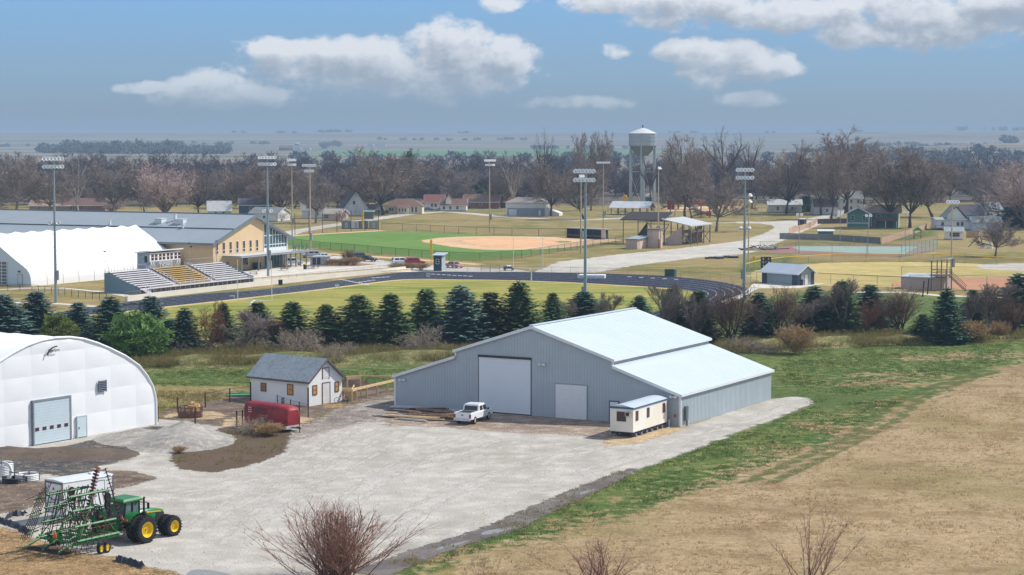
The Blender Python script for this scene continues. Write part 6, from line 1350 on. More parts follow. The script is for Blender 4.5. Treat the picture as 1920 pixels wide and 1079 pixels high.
a=P(948,405); c=P(1012,406.5); yw=ang(a,c); w=dist(a,c); m_blk=M('white_block',S(226,226,224),rough=.7,var=.05)
T=thing('block_garage','white two level garage building with grey lower front and hip roof on the hill','garage',a,R(-13)); obj('wall',MB().bb(0,w,0,9,0,5.2),m_blk,T); obj('lower_front',MB().bb(.8,w,-.25,0,0,3.1),M('grey_block',S(140,156,168)),T); obj('side_lean_to',MB().prism([(w,0),(w+6,0),(w+6,1.2),(w,3.2)],'y',0,7),m_blk,T)
obj('roof',MB().loft([[(-.7,-.7,5.2),(w+.7,-.7,5.2),(w+.7,9.7,5.2),(-.7,9.7,5.2)],[(4,4,7.3),(w-4,4,7.3),(w-4,5,7.3),(4,5,7.3)]]),M('brown_grey_roof',S(150,144,136),rough=.9,var=.08),T)
gd=obj('garage_door',MB().bb(1.4,4.6,-.3,-.25,.05,2.5),m_trim,T); mb=MB(); [mb.bb(1.4,4.6,-.32,-.3,.5*i,.5*i+.04) for i in range(1,5)]; obj('panel_line',mb,m_galv,gd); obj('door',MB().bb(w-2.4,w-1.5,-.3,-.25,.05,2.1),m_trim,T)
wx,wy=P(1204.5,384); T=thing('water_tower','silver water tower with conical cap and hopper bottom on steel legs','water tower',(wx,wy)); m_tank=M('silver_tank',S(176,186,190),rough=.38,var=.08,metal=.35,scale=.3)
zt=PXH(1204,384,275.5)/1; z_a,z_b,z_c,z_d=PXH(1204,384,293),PXH(1204,384,274),PXH(1204,384,251.5),PXH(1204,384,240.5); rT=6.6
obj('tank',MB().lathe([(0,z_a),(2.4,z_a+.2),(rT-.6,z_b-.4),(rT,z_b),(rT,z_c),(rT+.25,z_c),(rT+.25,z_c+.12)],40),m_tank,T,smooth=True)
hp_=obj('hopper',MB().lathe([(0,z_a-.05),(2.5,z_a+.05),(rT-.3,z_b-.5),(rT+.06,z_b)],40),M('dark_tank_bottom',S(128,136,138),rough=.5),T,smooth=True)
obj('cap',MB().lathe([(rT+.2,z_c+.1),(2.2,z_d-.6),(.9,z_d-.2),(0,z_d)],40),M('white_cap',S(206,208,206),rough=.6,var=.1),T,smooth=True); obj('finial',MB().tube((0,0,z_d-.3),(0,0,z_d+.9),.3,.25,8).lathe([(0,z_d+.8),(.5,z_d+.9),(0,z_d+1.5)],8),m_dark,T)
mb=MB(); [mb.lathe([(rT+.03,z),(rT+.12,z),(rT+.12,z+.14),(rT+.03,z+.14)],40) for z in(z_b+2.0,z_b+3.9)]; obj('seam_ring',mb,m_galv,T)
for q in range(6):
    an=R(20)+q*math.pi/3; x,y=(rT-.2)*math.cos(an),(rT-.2)*math.sin(an); obj('leg',MB().tube((x*1.03,y*1.03,0),(x,y,z_b+.3),.42,.36,10),m_tank,T,smooth=True)
mb=MB(); hb_=PXH(1204,384,323)
for q in range(6):
    a1,a2=R(20)+q*math.pi/3,R(20)+(q+1)*math.pi/3; A1=((rT)*math.cos(a1),(rT)*math.sin(a1)); A2=(rT*math.cos(a2),rT*math.sin(a2)); mb.tube((*A1,hb_),(*A2,hb_),.16,.16,6).tube((*A1,hb_),(*A2,.5),.07,.07,5).tube((*A2,hb_),(*A1,.5),.07,.07,5)
obj('bracing',mb,m_tank,T); obj('riser_pipe',MB().tube((0,0,0),(0,0,z_a+.1),.5,.5,12),m_tank,T,smooth=True); mb=MB().tube((rT*.7,-rT*.8,0),(rT*.7,-rT*.8,z_c),.08).tube((rT*.7+.5,-rT*.8,0),(rT*.7+.5,-rT*.8,z_c),.08); obj('ladder',mb,m_galv,T)
# ---------------------------------------------------------------- playground
m_pr=M('red_plastic',S(206,62,72),rough=.45,var=.08); m_pd=M('dark_red_plastic',S(140,36,52),rough=.5); m_pn=M('navy_plastic',S(52,62,92),rough=.5); m_py=M('yellow_plastic2',S(226,184,40),rough=.45); m_pg=M('teal_plastic',S(48,104,108),rough=.5)
def pyramid(mb,c,w,h): x,y,z=c; return mb.add([(x-w,y-w,z),(x+w,y-w,z),(x+w,y+w,z),(x-w,y+w,z),(x,y,z+h)],[(0,1,4),(1,2,4),(2,3,4),(3,0,4),(3,2,1,0)])
T=thing('playground_set','large red and navy playground tower with pyramid roof left of the big park trees','playground',P(1272,393.5),scale=1.35); 
for x,y in((0,0),(2.4,0),(0,2.4),(2.4,2.4)): obj('post',MB().tube((x,y,0),(x,y,5.2),.12),m_pn,T)
obj('roof',pyramid(MB(),(1.2,1.2,5.2),2.2,2.0),m_pr,T); obj('deck',MB().bb(-.1,2.5,-.1,2.5,2.3,2.5).bb(2.5,6.5,0,2.4,1.6,1.8),m_pn,T); obj('panel',MB().bb(-.05,2.45,-.1,.0,2.5,3.6).bb(2.6,6.5,-.1,0,1.8,2.8),m_pd,T)
obj('slide',MB().add([(-.2,.4,2.6),(-.2,1.5,2.6),(-5.6,1.5,.3),(-5.6,.4,.3),(-.2,.4,2.2),(-.2,1.5,2.2),(-5.6,1.5,.0),(-5.6,.4,.0)],[(0,1,2,3),(4,7,6,5),(0,3,7,4),(1,5,6,2),(0,4,5,1),(3,2,6,7)]),m_pd,T); obj('climber',MB().bb(-3.6,-1.4,-1.2,.2,0,3.2).path([(-3.6,-1.2,3.2),(-2.6,-1.2,4.2),(-1.4,-1.2,3.2)],.15,6),m_pd,T)
T=thing('playground_set','small red roofed playground set beside the round park tree','playground',P(1323,409),scale=1.15); 
for x,y in((-1.5,0),(1.5,0),(-1.5,2),(1.5,2)): obj('post',MB().tube((x,y,0),(x,y,4.2),.11),m_pn,T)
obj('roof',MB().loft([[(-2.4,-1,4.1),(2.4,-1,4.1),(2.4,3,4.1),(-2.4,3,4.1)],[(-2.3,-.9,5.2),(2.0,-.9,5.4),(2.0,2.8,5.4),(-2.3,2.8,5.2)],[(-.6,.6,5.8),(.6,.6,5.8),(.6,1.3,5.8),(-.6,1.3,5.8)]]),m_pr,T); obj('deck',MB().bb(-1.6,1.6,-.1,2.1,1.3,1.5),m_pn,T); obj('panel',MB().bb(.2,1.9,-.2,-.1,.5,2.2),m_pr,T)
obj('slide',MB().add([(-1.6,.3,1.7),(-1.6,1.4,1.7),(-5,1.4,.25),(-5,.3,.25),(-1.6,.3,1.4),(-1.6,1.4,1.4),(-5,1.4,.0),(-5,.3,.0)],[(0,1,2,3),(4,7,6,5),(0,3,7,4),(1,5,6,2),(0,4,5,1),(3,2,6,7)]),m_pd,T)
T=thing('spiral_slide','yellow looped slide behind the park shelter','slide',P(1172,389)); obj('chute',MB().path([(-1.2,0,.4),(-.9,0,1.6),(-.2,0,2.6),(.4,0,3.6),(.6,0,4.6),(.1,0,5.2),(-.6,0,4.9),(-.7,0,4.0),(-.2,0,3.2)],.48,8),m_py,T,smooth=True); obj('post',MB().tube((.9,.3,0),(.9,.3,4.8),.12).tube((-.6,.5,0),(-.6,.5,4.4),.1),m_pn,T)
T=thing('slide','teal tower with a cream tube top and long pale slide behind the shelter','slide',P(1216,391)); obj('tower',MB().loft([[(-1.2,-1,3),(1.2,-1,3),(1.2,1,3),(-1.2,1,3)],[(-1.6,-1.2,4.8),(1.4,-1.2,4.8),(1.4,1.2,4.8),(-1.6,1.2,4.8)]]),m_pg,T); obj('tube_top',MB().tube((-1.2,0,4.9),(1.6,0,6.0),1.0,1.0,12),M('cream_plastic',S(214,204,184)),T,smooth=True)
for x in(-1,1): obj('post',MB().tube((x,0,0),(x,0,3.1),.14),m_pg,T)
obj('slide_bed',MB().add([(1.3,-.6,4.4),(1.3,.6,4.4),(7.2,.6,.4),(7.2,-.6,.4),(1.3,-.6,4.0),(1.3,.6,4.0),(7.2,.6,0),(7.2,-.6,0)],[(0,1,2,3),(4,7,6,5),(0,3,7,4),(1,5,6,2),(0,4,5,1),(3,2,6,7)]),M('pale_teal',S(150,184,184)),T)
T=thing('swing_frame','yellow topped swing frame at the right side of the park','swing',P(1392,389)); obj('frame',MB().tube((-6,0,3.2),(6,0,3.2),.13).tube((-6,-1,0),(-6,0,3.2),.1).tube((-6,1,0),(-6,0,3.2),.1).tube((6,-1,0),(6,0,3.2),.1).tube((6,1,0),(6,0,3.2),.1),m_py,T)
for x in(-3.5,-1,1.5,4): obj('swing_seat',MB().tube((x-.25,0,.6),(x-.25,0,3.2),.02).tube((x+.25,0,.6),(x+.25,0,3.2),.02).box((x,0,.58),(.6,.25,.06)),m_dark,T)
T=thing('play_house','green roofed wooden garden play set beside the plank fence','play set',P(1720,449)); obj('roof',MB().prism([(-1.5,2.6),(1.5,2.6),(0,3.7)],'y',-1,1),M('green_canopy',S(60,150,100)),T); 
for x in(-1,1):
    for y in(-.7,.7): obj('post',MB().bb(x-.07,x+.07,y-.07,y+.07,0,2.6),M('cedar',S(150,104,70)),T)
obj('deck',MB().bb(-1.1,1.1,-.8,.8,1.2,1.32),M('cedar',S(150,104,70)),T); obj('slide_bed',MB().add([(-1.1,-.3,1.3),(-1.1,.3,1.3),(-3.2,.3,.15),(-3.2,-.3,.15),(-1.1,-.3,1.2),(-1.1,.3,1.2),(-3.2,.3,.05),(-3.2,-.3,.05)],[(0,1,2,3),(4,7,6,5),(0,3,7,4),(1,5,6,2)]),m_trim,T)
T=thing('lawn_slide','pair of small cream lawn toys under the round tree at right','toy',P(1849,467)); obj('body',MB().lathe([(0,0),(.9,0),(.5,1.6),(0,1.8)],10,(-.8,0,0)),M('cream_plastic',S(226,206,150)),T); obj('second_body',MB().lathe([(0,0),(.9,0),(.5,1.6),(0,1.8)],10,(1.2,.2,0)),M('cream_plastic',S(226,206,150)),T)
T=thing('slide','dark plank slide leaning left of the round tree at right','slide',P(1829,464)); obj('bed',MB().add([(-2,-.3,.1),(-2,.3,.1),(1.2,.3,3.2),(1.2,-.3,3.2),(-2,-.3,.0),(-2,.3,.0),(1.2,.3,3.05),(1.2,-.3,3.05)],[(0,1,2,3),(4,7,6,5),(0,3,7,4),(1,5,6,2),(0,4,5,1),(3,2,6,7)]),m_dark,T); obj('ladder',MB().tube((1.3,-.3,3.2),(2.2,-.3,0),.06).tube((1.3,.3,3.2),(2.2,.3,0),.06),m_dark,T)
for k,(x,y,n) in enumerate(((1366,484.5,5),(1340,486,3))):
    T=thing('rubble_heap',('dark slab and pipe debris on the grass beside the gravel road','low debris of grey slabs left of the dark debris by the gravel road')[k],'debris',P(x,y)); rr=random.Random(k)
    obj('slabs',MB().box((0,0,.25),(5-k*2,1.6,.4),.1).box((1.2,.3,.5),(2.2,1.2,.25),.3,.1),M('slab_grey',S(150,150,158),var=.2),T); obj('pipes',MB().tube((-2.6,-.4,.2),(2.4,-.9,.3),.2).tube((-1.6,-.8,.5),(2.0,-1.2,.2),.15),m_dark,T)
for k,(x,y) in enumerate(((1408,470),(1440,469))):
    T=thing('rubble_heap',('dark pipe heap at the left end of the tennis court','grey bar heap beside the left tennis court fence')[k],'debris',P(x,y)); mb=MB(); rr=random.Random(k+9)
    for i in range(14): q=rr.random()*6.28; mb.tube((rr.gauss(0,2),rr.gauss(0,1),.2),(rr.gauss(0,3),rr.gauss(0,1),.3+rr.random()*1.2),.12,.12,5)
    obj('pipes',mb,(m_dark,m_galv)[k],T); obj('soil',MB().lathe([(3,0),(2,.4),(0,.7)],10),M('mud_soil',S(110,98,84),var=.2),T)
# ---------------------------------------------------------------- people
m_skin_=M('skin',S(196,150,122),rough=.6)
def person(label,px,py,yaw,top,leg,ride=False):
    T=thing('person',label,'person',P(px,py),yaw)
    V=[((0,0,.92),.16),((0,0,1.15),.15),((0,0,1.38),.19),((0,0,1.5),.08),((0,.02,1.64),.105),((0,.02,1.74),.085),((-.1,0,.85),.10),((-.12,.1,.47),.075),((-.12,-.12,.08),.05),((-.12,.02,.05),.045),((.1,0,.85),.10),((.12,-.06,.47),.075),((.12,.18,.08),.05),((.12,.32,.05),.045),((-.22,0,1.4),.07),((-.29,-.1,1.12),.055),((-.24,.08,.9),.045),((.22,0,1.4),.07),((.29,.1,1.12),.055),((.24,.26,.95),.045)]
    E=[(0,1),(1,2),(2,3),(3,4),(4,5),(0,6),(6,7),(7,8),(8,9),(0,10),(10,11),(11,12),(12,13),(2,14),(14,15),(15,16),(2,17),(17,18),(18,19)]
    me=bpy.data.meshes.new('body'); me.from_pydata([v for v,_ in V],E,[]); o=bpy.data.objects.new('body',me); COL.objects.link(o)
    sk=o.modifiers.new('skin','SKIN'); 
    for d,(v,r) in zip(me.skin_vertices[0].data,V): d.radius=(r,r*.9)
    me.skin_vertices[0].data[0].use_root=True; o.modifiers.new('sub','SUBSURF').levels=1
    bpy.context.view_layer.update(); m2=bpy.data.meshes.new_from_object(o.evaluated_get(bpy.context.evaluated_depsgraph_get())); bpy.data.objects.remove(o)
    for m in(top,leg,m_skin_,M('dark_hair',S(48,38,34))): m2.materials.append(m)
    for p in m2.polygons: z=p.center.z; x=abs(p.center.x); p.material_index=3 if z>1.69 else 2 if z>1.47 or (x>.19 and z<1.0) else 0 if z>.93 else 1; p.use_smooth=True
    ob=obj('body',m2,None,T); obj('hair',MB().lathe([(0,1.78),(.09,1.76),(.115,1.66),(.11,1.62)],10,(0,-.01,0)),M('dark_hair',S(48,38,34)),ob)
    obj('shoe',MB().box((-.12,-.04,.05),(.1,.28,.09)),m_dark,ob); obj('shoe',MB().box((.12,.26,.05),(.1,.28,.09)),m_dark,ob)
    return T
person('person in dark clothes walking on the park path before the shelter',1177,406,R(40),M('navy_shirt',S(50,58,76)),M('black_trousers',S(40,40,46)))
person('person in a pink top on the park path right of the other walker',1198,406.5,R(-30),M('pink_top',S(204,140,150)),M('black_trousers',S(40,40,46)))
person('small figure in dark clothes beside the tan pole at the path bend',1135,404.5,R(0),M('black_top',S(48,46,50)),M('black_trousers',S(40,40,46)))
# ---------------------------------------------------------------- houses
W_=m_wsiding
def C_(n,r,g,b): return M(n,S(r,g,b),rough=.85,var=.12,scale=.8)
r_brown=C_('brown_roof_shingle',122,96,86); r_grey=C_('grey_roof_shingle',128,130,130); r_tan=C_('tan_roof_shingle',150,138,126); r_dark=C_('dark_roof_shingle',88,88,94)
def win(side,xs,z=1.2,w=.9,h=1.3): return [(side,x,z,w,h) for x in xs]
def house(name,label,px,py,yaw,L,Wd,h,rise,wall,roof,wins=(),doors=(),chim=None,cat='house',**k): return gabled(name,label,cat,P(px,py),yaw,L,Wd,h,rise,wall,roof,windows=wins,doors=doors,chim=chim,base=.3,**k)
# green house with two gables
G1=M('green_siding',S(70,124,110),rough=.7,var=.05); G2=M('sunlit_pale_green',S(176,198,172),rough=.7,var=.05)  # paler copy of the green puts sunlight on right-facing walls into the colour
a=P(1588,428)
H=house('green_house','green house with white trim, gabled wing and raised rear deck at the street bend',1588,428,R(-14)-R(90)+R(90),7.6,9,5.2,.01,G1,r_tan)
for ch in list(H.children):
    if ch.name.startswith('roof'): [bpy.data.objects.remove(c) for c in list(ch.children)]; bpy.data.objects.remove(ch)
mb=MB().prism([(-.7,4.7),(3.8,7.0),(3.8,7.25),(-.7,4.95)],'y',-.7,9).prism([(8.3,4.7),(3.8,7.0),(3.8,7.25),(8.3,4.95)],'y',-.7,9); rf_=obj('roof',mb,r_tan,H); obj('gable_wall',MB().prism([(0,5.1),(7.6,5.1),(3.8,6.95)],'y',0,.15),G1,H)
mb=MB(); mb.prism([(-.7,4.55),(3.8,6.85),(3.8,7.22),(-.7,4.92)],'y',-.8,-.7).prism([(8.3,4.55),(3.8,6.85),(3.8,7.22),(8.3,4.92)],'y',-.8,-.7); obj('fascia',mb,m_trim,rf_)
for x in(1.9,5.8): add_opening(H,'window',('f',x,2.6,.95,1.7),7.6,9)
obj('band_trim',MB().bb(-.05,7.65,-.06,0,1.55,1.8),m_trim,H); obj('corner_trim',MB().bb(-.06,.15,-.07,0,0,5.0).bb(7.45,7.66,-.07,0,0,5.0),m_trim,H); obj('side_panel',MB().bb(7.6,7.66,.1,8.9,.1,5.0),G2,H)
obj('rear_wing',MB().bb(8.0,17.0,5,13,0,5.2),G1,H); obj('wing_roof',MB().prism([(4.2,4.9),(9,7.6),(9,7.85),(4.2,5.15)],'x',5,18).prism([(13.8,4.9),(9,7.6),(9,7.85),(13.8,5.15)],'x',5,18),r_tan,H); obj('wing_gable',MB().prism([(5,0),(13,0),(13,5.2),(9,7.5),(5,5.2)],'x',17.0,17.2),G2,H)
obj('deck',MB().bb(8.2,16.8,2.8,5,2.4,2.6),m_oldwood,H); obj('deck_rail',MB().bb(9.4,16.8,2.8,2.9,2.6,3.6).bb(9.4,16.8,2.75,2.85,2.3,2.65),M('brown_rail',S(96,72,66)),H); obj('deck_stair',MB().prism([(8.0,0),(9.6,0),(10.2,2.6),(9.2,2.6)],'y',1.4,2.8),M('brown_rail',S(96,72,66)),H)
for x in(9.4,13,16.7): obj('deck_post',MB().bb(x-.1,x+.1,2.8,3.0,0,2.4),m_trim,H)
add_opening(H,'window',('f',10.5,2.8,1.3,1.6),7.6,9).location=(0,5,0)
house('garden_shed','teal garden shed with white flat roof behind the long grey fence',1535,450,R(-3),4.4,3,2.6,.3,M('teal_siding',S(76,128,118)),M('white_flat_roof',S(214,218,216)),cat='shed',doors=[('r',1.5,.1,.9,1.9,m_trim,M('sunlit_pale_green',S(176,198,172)))])
# white farmhouse, garden shed
H=house('farmhouse','white two storey farmhouse with grey green gables behind the garden shed',1756,432,R(0),12,9,3.4,.6,W_,C_('sage_roof',150,160,158),wins=win('f',(2.0,7.2,8.6),1.4,.9,1.2))
obj('upper_wall',MB().prism([(3.2,3.4),(10.5,3.4),(6.8,7.6)],'y',1.4,1.6).bb(3.2,10.5,1.6,8.6,3.2,3.9),W_,H); obj('upper_roof',MB().prism([(2.6,3.5),(6.85,8.0),(6.85,8.2),(2.6,3.7)],'y',.9,10).prism([(11.1,3.5),(6.85,8.0),(6.85,8.2),(11.1,3.7)],'y',.9,10),C_('sage_roof',150,160,158),H)
for x in(5.6,7.8): add_opening(H,'window',('f',x,4.2,1.0,1.1),12,9).location=(0,1.45,0)
obj('cross_gable_roof',MB().prism([(3.2,4.6),(7.5,8.0),(7.5,8.2),(3.2,4.8)],'x',9,17).prism([(11.8,4.6),(7.5,8.0),(7.5,8.2),(11.8,4.8)],'x',9,17),r_dark,H); obj('cross_gable_wall',MB().prism([(3.6,0),(11.4,0),(11.4,4.7),(7.5,7.8),(3.6,4.7)],'x',16,16.2).bb(10,16,3.6,3.8,0,4.7),W_,H)
obj('garage_wing',MB().bb(11,21,-4,2.5,0,2.6),M('blue_grey_wing',S(186,202,216)),H); obj('garage_roof',MB().prism([(-4.5,2.5),(-.8,4.4),(-.8,4.6),(-4.5,2.7)],'x',10.6,21.4).prism([(3.0,2.5),(-.8,4.4),(-.8,4.6),(3.0,2.7)],'x',10.6,21.4),C_('sage_roof',150,160,158),H)
obj('porch_deck',MB().bb(-1,4,-3,-.1,.5,.7).tube((-1,-3,.7),(-1,-3,1.7),.06).tube((4,-3,.7),(4,-3,1.7),.06).tube((-1,-3,1.7),(4,-3,1.7),.06),m_dark,H)
house('garden_shed','small white garden shed with a wide window by the farmhouse',1773,450.5,R(-7),5.1,3.6,2.7,1.0,W_,C_('sage_roof',150,160,158),cat='shed',wins=[('f',2.7,.95,2.9,1.2)])
# street row
house('white_garage','long white garage with grey gable roof behind the school',468,415.5,R(-28),12.8,8,3.2,1.9,W_,r_grey,cat='garage',wins=win('f',(2.4,6.6),1.2,1.1,.9),doors=[('r',3.5,.1,.9,2.0)])
house('blue_house','deep blue house with white window trim behind the white garage',448,409,R(5),12,8,5.0,2.4,M('deep_blue_siding',S(58,84,108)),r_dark,wins=win('f',(4.6,7.4),2.2,.9,2.0))
house('white_house','small white roofed house with bushes left of the blue house',390,408,R(10),9,7,2.6,3.6,W_,C_('pale_roof_shingle',190,194,194),wins=win('f',(3,6)))
house('picnic_house','tan shelter house with grey roof and white trimmed porch gable by the ball stop fence',604,415,R(-22),7.5,7,2.8,1.6,M('pinkish_tan_wall',S(196,176,158)),C_('taupe_roof',168,160,150),cat='shelter house',wins=[('f',1.8,1,2,1.3)],doors=[('r',3.4,.1,1.0,2.0)])
house('dark_house','steep gabled dark and white house behind bare trees at the street',634,404,R(-72),11,9.5,3.2,6.2,M('patchy_white_wall',S(190,194,198),var=.25),r_dark,wins=win('f',(5,8),1.2)+[('r',4,4.6,1.0,1.4)],chim=(8,4,.9,1.2))
house('grey_shed','weathered grey shed with low roof left of the huge trunk',684,403,R(-4),6.5,5,2.2,1.8,M('grey_shed_wall',S(112,128,136),var=.2),C_('worn_roof',110,108,108),cat='shed',doors=[('r',2.5,.1,1.1,1.9)])
house('cabinet_shed','dark green cabinet shed with pale green side by the outfield road',683,412,R(0),3.4,3.5,3.0,.2,M('dark_green_box',S(50,84,74)),M('pale_green_box',S(120,160,146)),cat='shed',doors=[('f',2.5,.1,.8,2.2,m_dark,M('dark_green_box',S(50,84,74)))])
for x,c,l in((650,(92,116,132),'blue grey utility box at the far outfield corner'),(668,(196,202,204),'white utility box between blue and dark boxes at the outfield corner'),(682,(78,92,106),'dark utility box right of the white one at the outfield corner'),(701,(120,140,136),'pale green utility box at the end of the ball stop fence')):
    T=thing('utility_box',l,'utility box',P(x,430),R(5)); m_=M('box_%d'%x,S(*c),rough=.6,var=.12); obj('cabinet',MB().bb(-1.7,1.5,-.9,.9,.2,2.7),m_,T,bevel=.05); obj('plinth',MB().bb(-1.8,1.6,-1,1,0,.2),m_dark,T); obj('door',MB().bb(-.6,.4,-.94,-.9,.4,2.3),m_galv,T)
def hip(name,label,px,py,yaw,L,Wd,h,rise,wall,roof,wins,cat='house'):
    H=thing(name,label,cat,P(px,py),yaw); obj('wall',MB().bb(0,L,0,Wd,0,h),wall,H); obj('roof',MB().loft([[(-.6,-.6,h),(L+.6,-.6,h),(L+.6,Wd+.6,h),(-.6,Wd+.6,h)],[(Wd*.42,Wd*.45,h+rise),(L-Wd*.42,Wd*.45,h+rise),(L-Wd*.42,Wd*.55,h+rise),(Wd*.42,Wd*.55,h+rise)]]),roof,H)
    for q in wins: add_opening(H,'window',q,L,Wd)
    return H
H=hip('cream_house','cream house with brown hip roofs beyond the street hill',721,402,R(-2),15.5,10,3.2,2.9,M('cream_wall',S(222,216,196),var=.05),r_brown,[('f',2.2,1.2,.8,1.3),('f',3.2,1.2,.8,1.3),('f',11.5,.8,.7,2.0),('f',13,.8,.7,2.0)])
obj('porch',MB().bb(5.5,10,-2.2,0,0,2.6),M('cream_wall',S(222,216,196)),H); obj('porch_roof',MB().loft([[(5,-2.8,2.6),(10.5,-2.8,2.6),(10.5,.3,3.3),(5,.3,3.3)],[(5.4,-2.4,2.8),(10.1,-2.4,2.8),(10.1,.3,3.7),(5.4,.3,3.7)]]),r_brown,H)
for x in(6.4,7.6,8.8): add_opening(H,'window',('f',x,1.0,.7,1.3),15,10).location=(0,-2.2,0)
house('white_house','white gabled house with red brown roof at the top of the street',797,395,R(4),8.5,8,3.4,3.2,W_,C_('red_brown_roof',128,84,76),wins=win('f',(3,4.6),1.5)+[('r',4,3.6,.9,1.2)])
H=house('white_house','white porch house wing with dormer right of the gabled house',826,397,R(-3),11,7,2.6,2.6,W_,r_brown,wins=win('f',(1.4,4.2,7.2),.9)); obj('dormer',MB().prism([(2.2,2.4),(4.4,2.4),(4.4,5.2),(3.3,6.7),(2.2,5.2)],'y',.4,3.2),W_,H); obj('dormer_roof',MB().prism([(1.9,4.9),(3.3,6.8),(3.3,7),(1.9,5.1)],'y',0,3.5).prism([(4.7,4.9),(3.3,6.8),(3.3,7),(4.7,5.1)],'y',0,3.5),C_('red_brown_roof',128,84,76),H)
house('brown_house','brown sided house with broad brown roof behind the grassy knoll',868,392,R(-6),16,11,3.0,3.2,M('red_brown_siding',S(130,86,70),var=.1),r_brown,wins=win('f',(4,8)))
house('brown_house','dark brown roofed house at the right end of the knoll',925,391,R(-4),9,9,2.8,2.6,M('dark_red_siding',S(104,72,64),var=.1),r_brown,wins=win('f',(2.5,6)))
house('tan_house','long tan roofed house behind the school ridge at far left',55,399,R(-1),17,9,2.8,2.2,M('tan_brown_wall',S(150,126,106)),C_('tan_brown_roof',156,130,112),wins=win('f',(4,9)))
house('tan_house','grey gabled house with brown roof right of the far left pole',116,399,R(2),18,9,3,2.8,M('brown_panel_wall',S(128,100,88)),C_('maroon_roof',118,92,88),wins=win('f',(5,10)))
house('small_shed','little cream shed behind the school roof near the reddish shrub',182,398,R(5),4.2,4,2.8,1.6,M('cream_wall',S(222,216,196)),r_grey,cat='shed',doors=[('f',2,.1,.8,1.9)])
house('pale_house','pale blue white house half hidden by bare branches left of the shelter house',566,411,R(5),9,7,3.4,2.2,M('pale_blue_siding',S(196,206,214)),r_grey,wins=win('f',(3,6)))
house('low_house','long low white house behind the park trees left of the dark evergreens',1440,400,R(-4),14,8,3.4,2.0,W_,C_('pale_roof_shingle',190,194,194),wins=win('f',(4,10)))
house('grey_house','grey gabled house with dark roof behind the thin street trees',1527,404,R(3),9.5,8,3.2,3.2,M('light_grey_wall',S(190,192,190)),C_('grey_brown_roof',112,104,100),wins=win('f',(2.5,5.2)),doors=[('r',2.5,.1,.9,2.0)])
house('white_house','tall pale house behind the big trees beside the green house',1574,399,R(6),10,9,6.0,3.2,M('pale_grey_wall',S(204,208,206)),r_grey,wins=win('f',(2,5,8),1.2)+win('f',(2,5,8),4.0))
house('white_house','white roofed building glimpsed high behind trees at right',1808,366,R(-3),14,10,4.0,1.4,M('dim_white_wall',S(196,198,196)),C_('pale_roof_shingle',190,194,194),wins=win('f',(4,9),1.4))
house('white_house','grey roofed cottage behind the farmhouse gables',1838,411,R(2),12,8,3.4,2.6,W_,C_('blue_grey_roof',140,152,162),wins=win('f',(3,7)))
# far farmsteads on the valley floor
for px,yd,c,r_,l in((524,4300,(128,84,80),r_brown,'dark red barn among the far farm buildings'),(537,4300,(150,100,96),r_brown,'low red farm shed beside the dark red barn'),(553,4300,(190,204,212),r_grey,'pale farm shed left of the far silos'),(571,4300,(206,214,218),r_grey,'white far farm barn right of the silos'),(690,5200,(216,220,222),r_grey,'tiny white farm building on the far green fields'),(705,5200,(222,226,228),r_grey,'long white shed on the far green fields'),(1132,7400,(222,226,228),r_grey,'white farm roof high on the far ridge')):
    x=(px-960)/F*yd; T=gabled('farm_building',l,'farm building',(x,yd,float(terrain(x,yd))),0,14 if px!=705 else 26,14,6,5,M('farm_%d'%px,S(*c)),r_)
for px,l in((556,'left of two far pale silos'),(560,'right of two far pale silos')):
    x=(px-960)/F*4310; T=thing('silo',l,'silo',(x,4310,float(terrain(x,4310)))); obj('tube',MB().tube((0,0,0),(0,0,15),2.6,2.6,14),m_galv,T,smooth=True); obj('dome',MB().lathe([(2.7,15),(1.8,16.8),(0,17.6)],14),m_trim,T,smooth=True)
# ---------------------------------------------------------------- vegetation
def npmesh(name,V,Fc,mat,smooth=False):
    V=np.asarray(V,np.float32).reshape(-1,3); Fc=np.asarray(Fc,np.int32)
    k=Fc.shape[1]; me=bpy.data.meshes.new(name); me.vertices.add(len(V)); me.vertices.foreach_set('co',V.ravel())
    me.loops.add(Fc.size); me.loops.foreach_set('vertex_index',Fc.ravel()); me.polygons.add(len(Fc))
    me.polygons.foreach_set('loop_start',np.arange(0,Fc.size,k,dtype=np.int32))
    try: me.polygons.foreach_set('loop_total',np.full(len(Fc),k,np.int32))
    except Exception: pass
    me.update(calc_edges=True)
    if smooth: me.polygons.foreach_set('use_smooth',[True]*len(Fc))
    me.materials.append(mat); return me
def bark(name,c,var=.3): return M(name,c,rough=.95,var=var,scale=1.5,spec=.1)
def leafmat(name,a,b,c,trans=.18):
    if name in _m: return _m[name]
    m=bpy.data.materials.new(name); m.use_nodes=True; t=NT(m.node_tree); t.n.clear()
    g_=t.add('ShaderNodeNewGeometry'); oi=t.add('ShaderNodeObjectInfo')
    n=t.noise(g_.outputs['Position'],1.1,3,.6); r=g_.outputs['Random Per Island']
    col=t.mix(t.ss(n.outputs[0],.4,.62),a,b); col=t.mix(t.math('MULTIPLY',t.ss(r,.55,1),.8),col,c)
    s=t.vm('SCALE',col); t.set(s.inputs['Scale'],t.math('MULTIPLY_ADD',oi.outputs['Random'],.35,.82))
    bs=t.add('ShaderNodeBsdfPrincipled',{'Base Color':s.outputs[0],'Roughness':.75}); bs.inputs['Specular IOR Level'].default_value=.2
    tl=t.add('ShaderNodeBsdfTranslucent',{0:s.outputs[0]}); mx=t.add('ShaderNodeMixShader',{0:trans,1:bs,2:tl})
    t.add('ShaderNodeOutputMaterial',{0:mx}); _m[name]=m; return m
